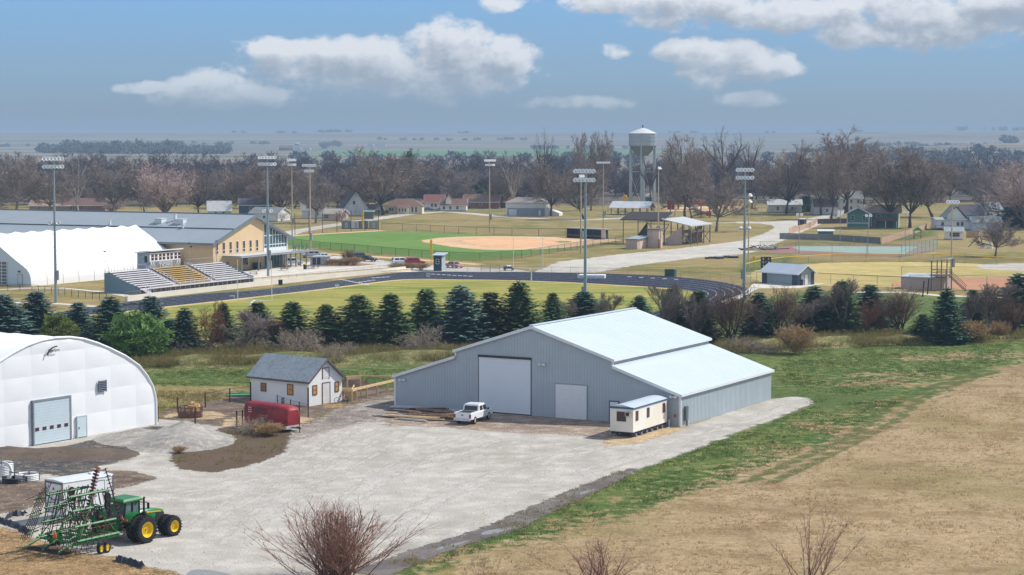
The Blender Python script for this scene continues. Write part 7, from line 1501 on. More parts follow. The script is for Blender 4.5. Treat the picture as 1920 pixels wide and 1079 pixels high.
def grow(seed,H=14,spread=5.5,trunk=.22,limbs=8,form='round',subs=8,tw=8,fine=6,r0=.32,up=.5,stems=1,sinu=.12,leans=(.15,.5)):
    """skeleton of a leafless tree: returns thick segments and twig segments"""
    r=np.random.default_rng(seed); thick=[];thin=[]
    def env(d):   # reach of the crown in a unit direction from the crown centre
        return 1
    def branch(p,d,L,rad,lev):
        n={0:5,1:5,2:3,3:2,4:1}[lev]; pts=[p.copy()]; q=p.copy(); dd=d.copy()
        for i in range(n):
            dd=dd+r.normal(0,sinu if lev<3 else sinu*1.4,3)+np.array([0,0,(.10 if lev>0 else .02)*(1 if form!='weep' else -1.2)]); dd/=np.linalg.norm(dd)
            q=q+dd*L/n; pts.append(q.copy())
        rs=np.linspace(rad,rad*(.45 if lev<3 else .2),n+1)
        for i in range(n): (thick if lev<=2 else thin).append((pts[i],pts[i+1],rs[i],rs[i+1],lev))
        return pts,rs,dd
    def kids(pts,rs,lev,cnt,Lbase,f0=.25):
        for k in range(cnt):
            t_=f0+(1-f0)*(k+r.random())/cnt; x=t_*(len(pts)-1); i=min(int(x),len(pts)-2); p=pts[i]+(pts[i+1]-pts[i])*(x-i); d=pts[i+1]-pts[i]; d=d/np.linalg.norm(d)
            o=r.normal(0,1,3); o-=d*o.dot(d); o/=np.linalg.norm(o)+1e-9
            a=r.uniform(.5,1.0); nd=d*math.cos(a)+o*math.sin(a); nd[2]+=.18*up; nd/=np.linalg.norm(nd)
            L=Lbase*(1.15-.55*t_)*r.uniform(.75,1.2); rad=max(.012,np.interp(x,range(len(rs)),rs)*.55)
            p2,r2,_=branch(p,nd,L,rad,lev)
            if lev==2: kids(p2,r2,3,tw,L*.55,.15)
            elif lev==3: kids(p2,r2,4,fine,L*.6,.1)
    for s in range(stems):
        base=np.array([0,0,0.])+(r.normal(0,.25,3)*[1,1,0] if stems>1 else 0)
        a=r.uniform(0,6.28); lean=(.0 if stems==1 else r.uniform(*leans)); d=np.array([math.cos(a)*lean,math.sin(a)*lean,1.0]); d/=np.linalg.norm(d)
        tl=H*(trunk if form!='tall' else .8)
        pts,rs,dd=branch(base,d,tl,r0,0)
        for k in range(limbs):
            a=2*math.pi*(k+r.uniform(-.3,.3))/limbs+seed
            if form=='tall': t_=.25+.75*(k+.5)/limbs; x=t_*(len(pts)-1); i=min(int(x),len(pts)-2); p=pts[i]+(pts[i+1]-pts[i])*(x-i); el=r.uniform(.7,1.1); L=spread*(1.25-.75*t_)*r.uniform(.8,1.15)
            else:
                p=pts[-1] if k%2 else pts[-2]+(pts[-1]-pts[-2])*r.uniform(.3,1); el={'round':r.uniform(.15,1.35),'vase':r.uniform(.75,1.35),'weep':r.uniform(.2,.9)}[form]
                ex=spread; ez=H-tl; L=1/math.sqrt((math.cos(el)/ex)**2+(math.sin(el)/ez)**2)*r.uniform(.78,1.02)
            dd=np.array([math.cos(a)*math.cos(el),math.sin(a)*math.cos(el),math.sin(el)])
            p2,r2,_=branch(p,dd,L,r0*r.uniform(.36,.55),1); kids(p2,r2,2,subs,L*.5,.22)
    return thick,thin
def tree_meshes(name,seed,mt,mc,tw_w=.035,**k):
    thick,thin=grow(seed,**k); mb=MB(); mb2=MB()
    for a,b,r0,r1,l in thick: (mb if l<2 else mb2).tube(a,b,r0,r1,6 if l<2 else 3,caps=False)
    r=np.random.default_rng(seed+5)
    V=list(mb2.v); Q=[f for f in mb2.f]
    tri=[];
    for f in Q: tri+= [(f[0],f[1],f[2]),(f[0],f[2],f[3])]
    for a,b,r0,r1,l in thin:
        d=b-a; o=np.cross(d,r.normal(0,1,3)); o/=np.linalg.norm(o)+1e-9; w=tw_w*(1.25 if l==3 else .9); i=len(V); V+=[a-o*w*.5,a+o*w*.5,b+d*.05]; tri.append((i,i+1,i+2))
    me1=mb.mesh(name+'_trunk'); me1.materials.append(mt); me1.polygons.foreach_set('use_smooth',[True]*len(me1.polygons))
    return me1,npmesh(name+'_crown',[tuple(v) for v in V],tri,mc)
class Proto:
    def __init__(s,me1,me2,H,Wd): s.a,s.b,s.H,s.W=me1,me2,H,Wd
def extent(me):
    co=np.empty(len(me.vertices)*3,np.float32); me.vertices.foreach_get('co',co); co=co.reshape(-1,3); return float(np.percentile(co[:,2],97.5)),float(np.percentile(np.hypot(co[:,0],co[:,1]),90)*2)
def mkproto(name,seed,mt,mc,**k):
    a,b=tree_meshes(name,seed,mt,mc,**k); H,Wd=extent(b); return Proto(a,b,H,Wd)
def plant(p,name,label,cat,x,y,H,Wd,rz,group=None,z=0,pn=('trunk','crown')):
    T=thing(name,label,cat,(x,y,z),rz,group,scale=(Wd/p.W,Wd/p.W,H/p.H))
    if p.a is not None: o=bpy.data.objects.new(pn[0],p.a); COL.objects.link(o); o.parent=T
    o=bpy.data.objects.new(pn[1],p.b); COL.objects.link(o); o.parent=T; return T
b_d=bark('dark_bark',S(78,70,68)); b_g=bark('grey_bark',S(134,124,116)); b_w=bark('pale_bark',S(176,168,158))
c_br=bark('brown_twigs',S(146,131,122)); c_gr=bark('grey_twigs',S(148,136,130)); c_pk=bark('pinkish_twigs',S(186,164,158)); c_dk=bark('dark_shaded_twigs',S(98,90,94)); c_rd=bark('reddish_twigs',S(136,96,76)); c_tan=bark('tan_stems',S(178,150,112)); c_dg=bark('dead_grey_twigs',S(128,118,112))
PR={}
PR['round']=[mkproto('tree_round',s,b_d,c_br,H=14,spread=7,form='round',limbs=12,subs=11,tw=8,fine=8,tw_w=.085) for s in(1,2,3)]
PR['vase']=[mkproto('tree_vase',s,b_d,c_br,H=16,spread=6,form='vase',limbs=12,subs=11,tw=8,fine=8,trunk=.2,tw_w=.085) for s in(4,5)]
PR['open']=[mkproto('tree_open',s,b_d,c_dk,H=20,spread=7,form='round',limbs=8,subs=7,tw=6,fine=4,trunk=.42,r0=.38,tw_w=.05) for s in(6,7)]
PR['pale']=[mkproto('tree_pale',8,b_w,c_gr,H=18,spread=5,form='vase',limbs=8,subs=7,tw=6,fine=5,trunk=.2,r0=.34,tw_w=.05)]
PR['pink']=[mkproto('tree_pink',9,b_g,c_pk,H=14,spread=5,form='vase',limbs=14,subs=10,tw=9,fine=6,trunk=.1,tw_w=.065)]
PR['grey']=[mkproto('tree_grey',s,b_g,c_gr,H=14,spread=6,form='round',limbs=12,subs=10,tw=8,fine=8,tw_w=.08) for s in(10,11)]
PR['mass']=[mkproto('tree_mass',s,b_d,c_dk,H=18,spread=8,form='round',limbs=12,subs=9,tw=7,fine=8,trunk=.13,tw_w=.14) for s in(12,13,14)]  # shade inside the dense woods is put into the dark crown colour
PR['shrubtree']=[mkproto('shrub_tree',s,b_g,c_dg,H=7,spread=2.7,form='tall',limbs=16,subs=7,tw=6,fine=5,r0=.10,tw_w=.024,up=.9,stems=3) for s in(15,16,17)]
PR['browntree']=[mkproto('shrub_tree',s,b_d,bark('brown_shrub_twigs',S(128,104,90)),H=7,spread=3.0,form='vase',limbs=8,subs=7,tw=7,fine=6,r0=.12,trunk=.15,tw_w=.026,up=.9,stems=3) for s in(18,19)]
PR['rusty']=[mkproto('shrub_rusty',20,b_d,c_rd,H=6,spread=3.0,form='round',limbs=12,subs=8,tw=8,fine=7,r0=.10,trunk=.12,tw_w=.030)]
PR['deadcon']=[mkproto('dead_tree',21,b_g,c_gr,H=6,spread=3.2,form='tall',limbs=24,subs=7,tw=6,fine=4,r0=.13,tw_w=.03,up=.1)]
PR['brush']=[mkproto('brush',s,b_g,bark('brush_twigs',S(164,150,134)),H=2.2,spread=3.0,form='weep',limbs=9,subs=7,tw=6,fine=4,r0=.06,trunk=.1,tw_w=.028,stems=3) for s in(22,23)]
PR['tanshrub']=[mkproto('tan_shrub',26,bark('tan_stem',S(150,120,92)),c_tan,H=3,spread=2.2,form='vase',limbs=8,subs=6,tw=6,fine=5,r0=.03,trunk=.06,tw_w=.03,stems=6,up=.8)]
def conifer(seed,H,Rb,mat,droop=.35,dens=1.0,ragged=.2,bare=.03,power=.58):
    r=np.random.default_rng(seed); V=[];Fc=[]
    nl=int(30*dens)
    for li in range(nl):
        t_=bare+(1-bare)*(li+r.random()*.6)/nl; z=t_*H; Rl=Rb*1.12*(1-t_**1.25)**power*(1+.08*math.sin(li*1.7))
        if li<3: Rl*=.85
        nb=max(4,int((7+9*(1-t_))*dens)); off=r.uniform(0,6.28)
        for b in range(nb):
            a=off+2*math.pi*(b+r.uniform(-.3,.3))/nb; L=Rl*r.uniform(1-ragged*1.6,1+ragged); dx_,dy_=math.cos(a),math.sin(a); ns=max(3,int(L/.30))
            for s in range(ns):
                q=(s+.6)/ns; rad=L*q; zz=z-droop*L*q*(1-.55*q)+.10*L*q**3
                sl=.34+.30*(1-q)+.12*(1-t_); side=(s%2*2-1)
                for w in(-1,0,1):
                    sa=a+w*r.uniform(.45,.95); ln=sl*r.uniform(.8,1.25)*(1.0 if w else 1.15); hz=r.uniform(-.28,.12)
                    d=np.array([math.cos(sa),math.sin(sa),hz]); p=np.array([dx_*rad,dy_*rad,zz+r.normal(0,.05)])
                    pe=np.array([-d[1],d[0],r.uniform(-.5,.5)]); pe*=.13*r.uniform(.8,1.4); m_=p+d*ln*.55; e=p+d*ln
                    i=len(V); V+=[p,m_+pe,e,m_-pe]; Fc.append((i,i+1,i+2,i+3))
    # top leader
    for k in range(14):
        a=r.uniform(0,6.28); zt=H*(.93+.07*k/14); d=np.array([math.cos(a)*.35,math.sin(a)*.35,.25]); i=len(V); p=np.array([0,0,zt]); V+=[p,p+d*.5+[.06,0,0],p+d,p+d*.5-[.06,0,0]]; Fc.append((i,i+1,i+2,i+3))
    # shaded inner boughs
    for li in range(14):
        t_=.03+.9*li/14; Rl=Rb*(1-t_)**power*.62
        for b in range(9):
            a=2*math.pi*(b+.5*(li%2))/9; a2=a+.9; i=len(V); V+=[(0,0,H*(t_+.1)),(Rl*math.cos(a),Rl*math.sin(a),H*t_),(Rl*math.cos((a+a2)/2)*1.1,Rl*math.sin((a+a2)/2)*1.1,H*(t_-.02)),(Rl*math.cos(a2),Rl*math.sin(a2),H*t_)]; Fc.append((i,i+1,i+2,i+3))
    me=npmesh('conifer_foliage',[tuple(v) for v in V],Fc,mat)
    mb=MB().tube((0,0,0),(0,0,H*.95),.16,.03,7); tr=mb.mesh('conifer_trunk'); tr.materials.append(b_d)
    return Proto(tr,me,H,Rb*2)
def pine(seed,H,Rb,mat):
    r=np.random.default_rng(seed); V=[];Fc=[]
    for c in range(150):
        u=r.normal(0,1,3); u/=np.linalg.norm(u); q=r.uniform(.72,1.0); t_=u[2]*.5+.5; w=Rb*(1.0-.45*max(0,u[2]))*q
        c0=np.array([u[0]*w,u[1]*w,H*(.47+.47*u[2]*q)])
        cs=r.uniform(.45,.85)*Rb*.28
        for k in range(34):
            d=r.normal(0,1,3); d[2]=abs(d[2])*.7+.1; d/=np.linalg.norm(d); p=c0+r.normal(0,cs*.45,3)*[1,1,.6]; L=r.uniform(.3,.5); pe=np.cross(d,r.normal(0,1,3)); pe/=np.linalg.norm(pe); pe*=.09
            i=len(V); V+=[p,p+d*L*.5+pe,p+d*L,p+d*L*.5-pe]; Fc.append((i,i+1,i+2,i+3))
    for li in range(60):
        u=r.normal(0,1,3); u/=np.linalg.norm(u); c0=np.array([u[0]*Rb*.5,u[1]*Rb*.5,H*(.48+.33*u[2])]); i=len(V); pe=r.normal(0,1,3)*Rb*.28; pf=r.normal(0,1,3)*Rb*.28; V+=[c0-pe,c0+pf,c0+pe,c0-pf]; Fc.append((i,i+1,i+2,i+3))
    me=npmesh('pine_foliage',[tuple(v) for v in V],Fc,mat); tr=MB().tube((0,0,0),(0,0,H*.85),.2,.05,7).mesh('pine_trunk'); tr.materials.append(b_d); return Proto(tr,me,H,Rb*2)
L_blue=leafmat('blue_spruce',S(78,110,108),S(98,130,126),S(130,158,150)); L_green=leafmat('green_spruce',S(68,100,66),S(88,118,76),S(122,142,94)); L_teal=leafmat('teal_spruce',S(60,96,84),S(76,114,98),S(108,140,122)); L_ol=leafmat('olive_spruce',S(66,82,54),S(84,98,62),S(112,118,78)); L_pine=leafmat('bright_pine',S(74,108,56),S(92,126,60),S(128,154,82)); L_yp=leafmat('yellow_pine',S(96,116,54),S(114,132,62),S(146,158,86))
CON={'blue':[conifer(s,8,2.6,L_blue) for s in(1,2)],'green':[conifer(s,8,2.6,L_green,ragged=.24) for s in(3,4,5)],'teal':[conifer(s,8,2.6,L_teal) for s in(6,7)],'olive':[conifer(8,8,2.5,L_ol,ragged=.28,dens=.95)],'pine':[pine(1,7,3.6,L_pine)],'yp':[pine(2,5,2.6,L_yp)]}
ci=[0]
def con(kind,px,base,top,wpx,label,cat='conifer'):
    p=CON[kind][ci[0]%len(CON[kind])]; ci[0]+=1; x,y=P(px,base); H=PXH(px,base,top); plant(p,'pine_tree' if kind in('pine','yp') else 'spruce_tree',label,cat,x,y,H*1.02,wpx/ppm(base)*(1.1 if kind in('pine','yp') else 1.5)*(.9+.26*((ci[0]*37)%10)/10),ci[0]*1.3,'conifers in the windbreak row')
for a in (('blue',6,642,554,74,'blue green spruce cut by the left photo edge'),('blue',70,636,549,68,'pale blue spruce left of the yellow green pine'),('yp',112,652,588,72,'low yellow green pine between two blue spruces'),('blue',147,644,569,48,'slim blue green spruce right of the yellow green pine'),
 ('teal',208,655,559,64,'broad blue green spruce left of the bright green pine'),('blue',284,658,557,66,'tall spruce rising behind the bright green pine'),('pine',258,676,582,104,'big bright green pine before the windbreak row'),('teal',318,664,600,44,'small dark teal spruce at the right foot of the bright green pine'),('teal',347,662,580,52,'dark teal spruce left of the rust brown dead tree'),
 ('green',420,640,570,42,'dark spruce top behind the rust brown dead tree'),('green',484,652,569,58,'dark green spruce behind the grey dead tree'),('green',549,652,568,66,'dark green spruce above the white house ridge'),('green',612,652,572,60,'smaller pointed green spruce right of the house ridge'),('green',671,652,555,72,'double topped dark spruce left of the grey fallen brush'),
 ('green',733,655,553,62,'green spruce directly left of the pale brush heap'),('green',800,642,543,66,'well shaped green spruce above the pale brush heap'),('blue',864,648,539,70,'bluest tall spruce left of the barn roof peak'),('olive',920,645,549,64,'olive brown ragged spruce beside the blue spruce'),('green',974,645,531,72,'tallest dark spruce above the barn front peak'),
 ('green',1036,622,551,46,'short dark spruce peeking over the barn ridge'),('teal',1095,606,549,60,'teal spruce at the foot of the mid floodlight pole'),('teal',1199,612,556,42,'small teal spruce above the right barn roof'),('green',1258,640,540,46,'dark spruce behind the grey bare tree at the barn roof end'),('green',1310,642,547,56,'dark spruce between two bare brown trees right of the barn'),
 ('teal',1422,640,551,56,'dark grey green spruce right of the barn beyond the ditch'),('teal',1526,628,539,66,'dark spruce with a grey dead lower half'),('green',1578,628,528,48,'thin dark spruce hidden in grey twigs'),('teal',1631,612,536,58,'blue green spruce top above the rusty shrub'),
 ('teal',1774,645,543,52,'large dark spruce at the left end of the right clump'),('green',1823,630,544,46,'small dark spruce inside the right clump'),('teal',1908,622,516,66,'dark blue spruce at the right photo edge'),('green',1730,640,590,40,'low dark spruce skirt left of the large right clump spruce')): con(*a)
PX={}
def bt(kind,px,base,top,wpx,label,name='bare_tree',cat='tree',group=None,z=0):
    l=PR[kind]; k=PX.get(kind,0); PX[kind]=k+1; p=l[k%len(l)]; x,y=P(px,base); H=PXH(px,base,top)*1.04; plant(p,name,label,cat,x,y,H,wpx/ppm(base)*1.12,k*2.1+px,group)
wb_='bare trees in the windbreak row'
for a in (('rusty',393,662,578,66,'rust brown dead conifer between dark spruces','dead_tree'),('deadcon',461,662,588,78,'pale grey dead tree with bare whorled limbs','dead_tree'),('shrubtree',1258,645,541,64,'grey brown bare tree at the far right end of the barn roof'),('shrubtree',1140,612,556,60,'thin bare tree just above the barn ridge'),('browntree',1372,646,545,82,'broad brown bare tree right of the tall track pole'),('browntree',1470,640,549,60,'upright brown bare tree left of the grey footed spruce'),
 ('deadcon',1530,630,565,64,'grey dead lower limbs before the dark spruce','dead_tree'),('shrubtree',1582,630,533,66,'grey bare tree beside the rusty shrub'),('rusty',1628,630,566,60,'rusty brown leafless shrub tree below the blue green spruce top'),('browntree',1688,630,548,72,'round brown bare tree at the gap in the windbreak'),('shrubtree',1852,632,538,86,'large grey bare tree in the right clump'),('shrubtree',1818,632,566,60,'lower grey bare tree left in the right clump'),('browntree',1890,632,562,60,'brown bare tree right in the right clump'),('shrubtree',1308,646,560,50,'thin bare tree before a dark spruce right of the barn'),('shrubtree',1422,642,572,46,'thin grey bare tree before the dark grey green spruce'),('browntree',520,655,600,40,'small brown bare sapling between dark spruces'),('shrubtree',1060,618,566,50,'bare thin shrub tree over the barn ridge left of the teal spruce')):
    k_,px_,b_,t_,w_,l_=a[:6]; bt(k_,px_,b_,t_,w_,l_,a[6] if len(a)>6 else 'bare_tree',group=wb_)
for a in ((560,668,622,90),(790,664,618,84),(640,674,646,64),(620,684,654,60),(470,662,632,70),(410,664,640,60),(1400,664,636,70),(1440,666,646,50),(330,668,640,50),(1560,628,606,50)):
    bt('brush',a[0],a[1]-3,a[2],a[3],'tangled grey brush heap along the ditch bank under the conifers','brush_heap','brush','brush heaps on the ditch bank')
bt('tanshrub',1490,664,616,64,'tan willowy shrub on the ditch bank right of the barn','shrub','shrub'); bt('tanshrub',1820,642,606,60,'tall tan reed clump before the right spruce clump','shrub','shrub'); bt('tanshrub',1870,636,606,36,'narrow tan reed clump right of the larger reed clump','shrub','shrub'); bt('tanshrub',1780,644,612,60,'tan reed clump at the foot of the large dark spruce','shrub','shrub'); bt('tanshrub',1150,668,640,40,'small tan shrub hidden by the barn on the ditch bank','shrub','shrub') if False else None
def willow(seed,n=120):
    r=np.random.default_rng(seed); mb=MB(); V=[];T3=[]
    for s in range(n):
        a=r.uniform(0,6.28); le=abs(r.normal(0,.5)); le=min(le,.78); d=np.array([math.cos(a)*math.sin(le),math.sin(a)*math.sin(le),math.cos(le)]); p=np.array([r.normal(0,.3),r.normal(0,.3),0.]); L=5*r.uniform(.6,1.0)*(1-.15*le); pts=[p.copy()]
        for i in range(6): d=d+r.normal(0,.05,3)+[0,0,.05]; d/=np.linalg.norm(d); p=p+d*L/6; pts.append(p.copy())
        rr_=np.linspace(.03,.007,7)
        for i in range(6): mb.tube(pts[i],pts[i+1],rr_[i],rr_[i+1],3,caps=False)
        for k in range(16):
            x=r.uniform(1.2,5.9); i=int(x); q=pts[i]+(pts[i+1]-pts[i])*(x-i); dd=(pts[i+1]-pts[i]); dd=dd/np.linalg.norm(dd); o=r.normal(0,1,3); o-=dd*o.dot(dd); o/=np.linalg.norm(o); nd=dd+o*r.uniform(.25,.6); nd/=np.linalg.norm(nd); ln=r.uniform(.5,1.1)
            for (b0,bd,bl,bw) in [(q,nd,ln,.012)]+[(q+nd*ln*r.uniform(.3,.8),(nd+r.normal(0,.35,3)),ln*.5,.008) for _ in range(2)]:
                w=np.cross(bd,r.normal(0,1,3)); w/=np.linalg.norm(w); i3=len(V); V+=[b0-w*bw,b0+w*bw,b0+bd*bl]; T3.append((i3,i3+1,i3+2))
    a=mb.mesh('willow_stems'); a.materials.append(bark('red_brown_stem',S(140,108,96))); b=npmesh('willow_twigs',[tuple(v) for v in V],T3,bark('red_twigs',S(168,134,120))); H,Wd=extent(b); return Proto(a,b,H,Wd)
PR['willow']=[willow(31),willow(32,26),willow(33,16),willow(34,12)]
bt('willow',632,1092,962,190,'large reddish leafless willow shrub at the bottom edge before the gravel','shrub','shrub'); bt('willow',1130,1100,1024,150,'low tan twiggy shrub at the bottom edge in dry grass','shrub','shrub'); bt('willow',1516,1100,970,130,'thin sparse shrub at the bottom edge right in dry grass','shrub','shrub'); bt('willow',905,1110,1040,60,'tiny twig shrub at the bottom edge on the green strip','shrub','shrub')
bt('brush',480,812,786,70,'dry dark weed clump before the red trailer','shrub','shrub'); bt('tanshrub',505,818,796,50,'tan weed clump at the nose of the red trailer','shrub','shrub'); bt('tanshrub',336,850,838,26,'small straw coloured weed tuft beside the gravel heap','shrub','shrub')
# ornamental grasses and a little tree by the car park
for x,w in((622,14),(638,18),(650,14),(664,26)): bt('tanshrub',x,498,487-(w>20)*3,w+6,'tan ornamental grass clump in the car park island','grass_clump','ornamental grass','grass clumps in the car park island')
for x,w in((745,20),(757,16),(772,20),(790,22)): bt('tanshrub',x,507,495,w+6,'tan ornamental grass clump before the white and red cars','grass_clump','ornamental grass','grass clumps before the parked cars')
bt('browntree',653,496,471,26,'small dark leafless shrub beside the teal car')
# park and street trees
PT=(('pink',311,412,322,94,'pale pinkish leafless tree above the school roof'),('grey',592,419,329,80,'light grey pink fan shaped tree by the shelter house'),('round',718,404,296,132,'huge dark spreading tree left of the cream house'),('round',1033,406,316,88,'round crowned bare tree at the white garage hill'),('round',1095,412,322,84,'dense bare tree behind the blue grey mid pole'),('open',1027,396,257,54,'tall thin crowned tree on the skyline left of the water tower'),('grey',1108,396,262,70,'upright grey tree on the skyline beside the water tower'),('open',1222,396,300,62,'leaning bare tree against the water tower legs'),('vase',1284,407,272,80,'tall double crowned tree above the red playground'),('round',1297,415,300,64,'bare park tree with straight trunk right of the playground tower'),('grey',1343,435,332,96,'round grey brown park tree beside the gravel road'),('open',1340,392,255,116,'tall dark spreading tree high behind the park'),('open',1410,392,268,54,'dark thin crowned tree on the skyline right of the steel pole'),('grey',1256,404,330,44,'slim bare sapling behind the grandstand'),('round',1475,402,288,96,'large round bare tree left of the black trailer'),('open',1438,398,330,54,'bare tree behind the white curved lamp'),('vase',1539,404,300,60,'bare tree with a dark straight trunk by the street bend'),('vase',1558,412,290,66,'bare tree at the street curve before the pale house'),('vase',1586,402,268,112,'tallest massive tree left of the green house'),('vase',1668,428,293,106,'spreading tree before the green house deck'),('vase',1706,428,300,94,'many stemmed tree right of the green house'),('round',1748,408,310,100,'wide tree between the green house and the farmhouse'),('grey',1866,482,414,76,'small round crowned tree on the right lawn'),('grey',1880,425,330,110,'pinkish brown tree mass right of the farmhouse'),('pink',1925,430,318,110,'pale brown tree at the right photo edge'),('open',1838,380,286,70,'dark open crowned tree high on the right skyline'),('pale',150,408,298,60,'pale barked tree behind the far left pole'),('grey',214,410,306,84,'grey branched tree behind the school ridge'),('grey',30,410,302,100,'broad greyish tree at the far left edge'),('grey',92,404,330,76,'low bare tree before the far left houses'),('round',372,406,326,66,'brown bare tree right of the pinkish tree'),('round',458,405,316,92,'dark bare tree above the blue house'),('round',536,408,322,90,'dense brown tree behind the two poles'),('pale',966,392,304,64,'pale branched upright tree left of the white garage'),('grey',272,408,312,70,'grey tree just left of the pinkish tree'),('vase',1620,396,282,90,'grey brown tree crown behind the green house roof'),('round',806,384,310,90,'dark wide tree behind the white gabled houses'),('pale',526,421,398,26,'small bare sapling before the white garage gable'),('pink',164+46,404,376,36,'reddish twig shrub behind the school roof'),('rusty',640,420,396,22,'small reddish tree at the shelter house porch'))
for a in PT: bt(*a)
con('teal',1480,399,366,40,'left of two dark evergreens behind the black trailer','evergreen'); con('teal',1511,398,368,38,'right of two dark evergreens behind the black trailer','evergreen'); con('green',768,372,285,26,'evergreen poking above the dark woods','evergreen'); con('teal',1905,428,370,50,'dark evergreen bush right of the round lawn tree','evergreen'); con('green',890,388,346,34,'dark evergreen in the woods behind the brown house','evergreen')
# the wooded town behind: many leafless trees
rr=random.Random(21); k=0
for yd,n,x0,x1,h0,h1 in((905,17,-20,1010,14,18),(975,32,-60,1980,17,21),(1060,38,-80,2000,20,24),(1150,40,-80,2000,20,25),(1250,40,-80,1990,20,26),(1360,22,-60,1960,20,25),(1480,14,-60,1960,19,25)):
    for i in range(n):
        px=x0+(x1-x0)*(i+rr.uniform(.1,.9))/n; d=yd+rr.uniform(-40,40)
        h=rr.uniform(h0,h1)*(.80 if px<1150 else .64)
        if 470<px<620 and d>1300: h*=.85
        p=PR['mass'][k%3]; k+=1
        plant(p,'bare_tree','dark leafless tree in the dense woods behind the houses','tree',(px-960)/F*d,d,h,rr.uniform(15,22),rr.random()*6,'woods behind the houses',z=float(terrain((px-960)/F*d,d)))
for yd,n,x0,x1,l in((905,22,-30,1010,'leafless tree at the front edge of the woods left of the water tower'),(940,18,1400,1960,'leafless tree at the front edge of the woods behind the right houses')):
    for i in range(n):
        px=x0+(x1-x0)*(i+rr.uniform(.1,.9))/n; d=yd+rr.uniform(-25,60); p=(PR['round']+PR['grey'])[i%5]
        plant(p,'bare_tree',l,'tree',(px-960)/F*d,d,rr.uniform(14,18.5),rr.uniform(14,19),rr.random()*6,'front trees of the town woods')
# ---------------------------------------------------------------- far woods and tree lines (one mass each)
def far_mass(name,spots,mat,seed=1):
    r=np.random.default_rng(seed); V=[];Fc=[]
    for x,y,h,w in spots:
        z=float(terrain(x,y)); n=90
        u=r.normal(0,1,(n,3)); u/=np.linalg.norm(u,axis=1)[:,None]; c=u*r.uniform(.5,1,(n,1))*[w/2,w/2,h*.46]+[x,y,z+h*.52]
        s=r.uniform(.10,.22,(n,1))*w; a=r.normal(0,1,(n,3)); b=r.normal(0,1,(n,3)); a/=np.linalg.norm(a,axis=1)[:,None]; b/=np.linalg.norm(b,axis=1)[:,None]
        i=len(V); V+=np.stack([c-a*s,c+b*s,c+a*s*.8],1).reshape(-1,3).tolist(); Fc+=(np.arange(n*3).reshape(-1,3)+i).tolist()
    o=bpy.data.objects.new(name,npmesh(name,V,Fc,mat)); COL.objects.link(o); o['kind']='stuff'; return o
rs=random.Random(4); SP=[]
for i in range(260):
    px=rs.uniform(75,430); d=rs.uniform(3100,4100); SP.append(((px-960)/F*d,d,rs.choice((9,13,16,19,23))*rs.uniform(.8,1.1)*(1 if px<340 else .72),rs.uniform(14,26)))
for i in range(70):
    px=rs.uniform(1560,2000); d=rs.uniform(1700,2500); SP.append(((px-960)/F*d,d,rs.uniform(10,17),rs.uniform(12,20)))
for i in range(60):
    px=rs.uniform(430,1500); d=rs.uniform(1650,2300); SP.append(((px-960)/F*d,d,rs.uniform(8,13),rs.uniform(12,20)))
far_mass('far_woods',SP,bark('hazed_far_twigs',S(98,104,108)),1)  # twigs tinted grey-blue, distance haze put into their colour
SP=[]
for x0,x1,yd,n,h0,h1 in((600,668,7900,22,12,18),(1790,1930,7900,26,16,30),(840,880,7900,4,8,12),(1250,1310,7900,7,6,14),(1420,1450,7900,3,10,14),(1520,1540,7900,3,10,14),(1600,1620,7900,3,10,14),(520,570,7600,6,8,14),(600,640,5200,14,14,24),(604,612,4700,5,16,22),(1700,1930,4000,40,8,16),(1500,1640,3600,30,6,11),(1560,1740,5000,24,8,12),(0,300,5200,20,6,12),(700,1000,6200,24,8,12),(1000,1180,4800,22,8,14),(1880,1905,3600,6,14,24),(300,520,5600,20,8,12),(430,460,7700,5,8,12)):
    for i in range(n): px=rs.uniform(x0,x1); d=yd+rs.uniform(-60,60); SP.append(((px-960)/F*d,d,rs.uniform(h0,h1)*.8,rs.uniform(10,20)))
far_mass('far_treeline',SP,M('far_tree_green',S(98,112,116)),2)
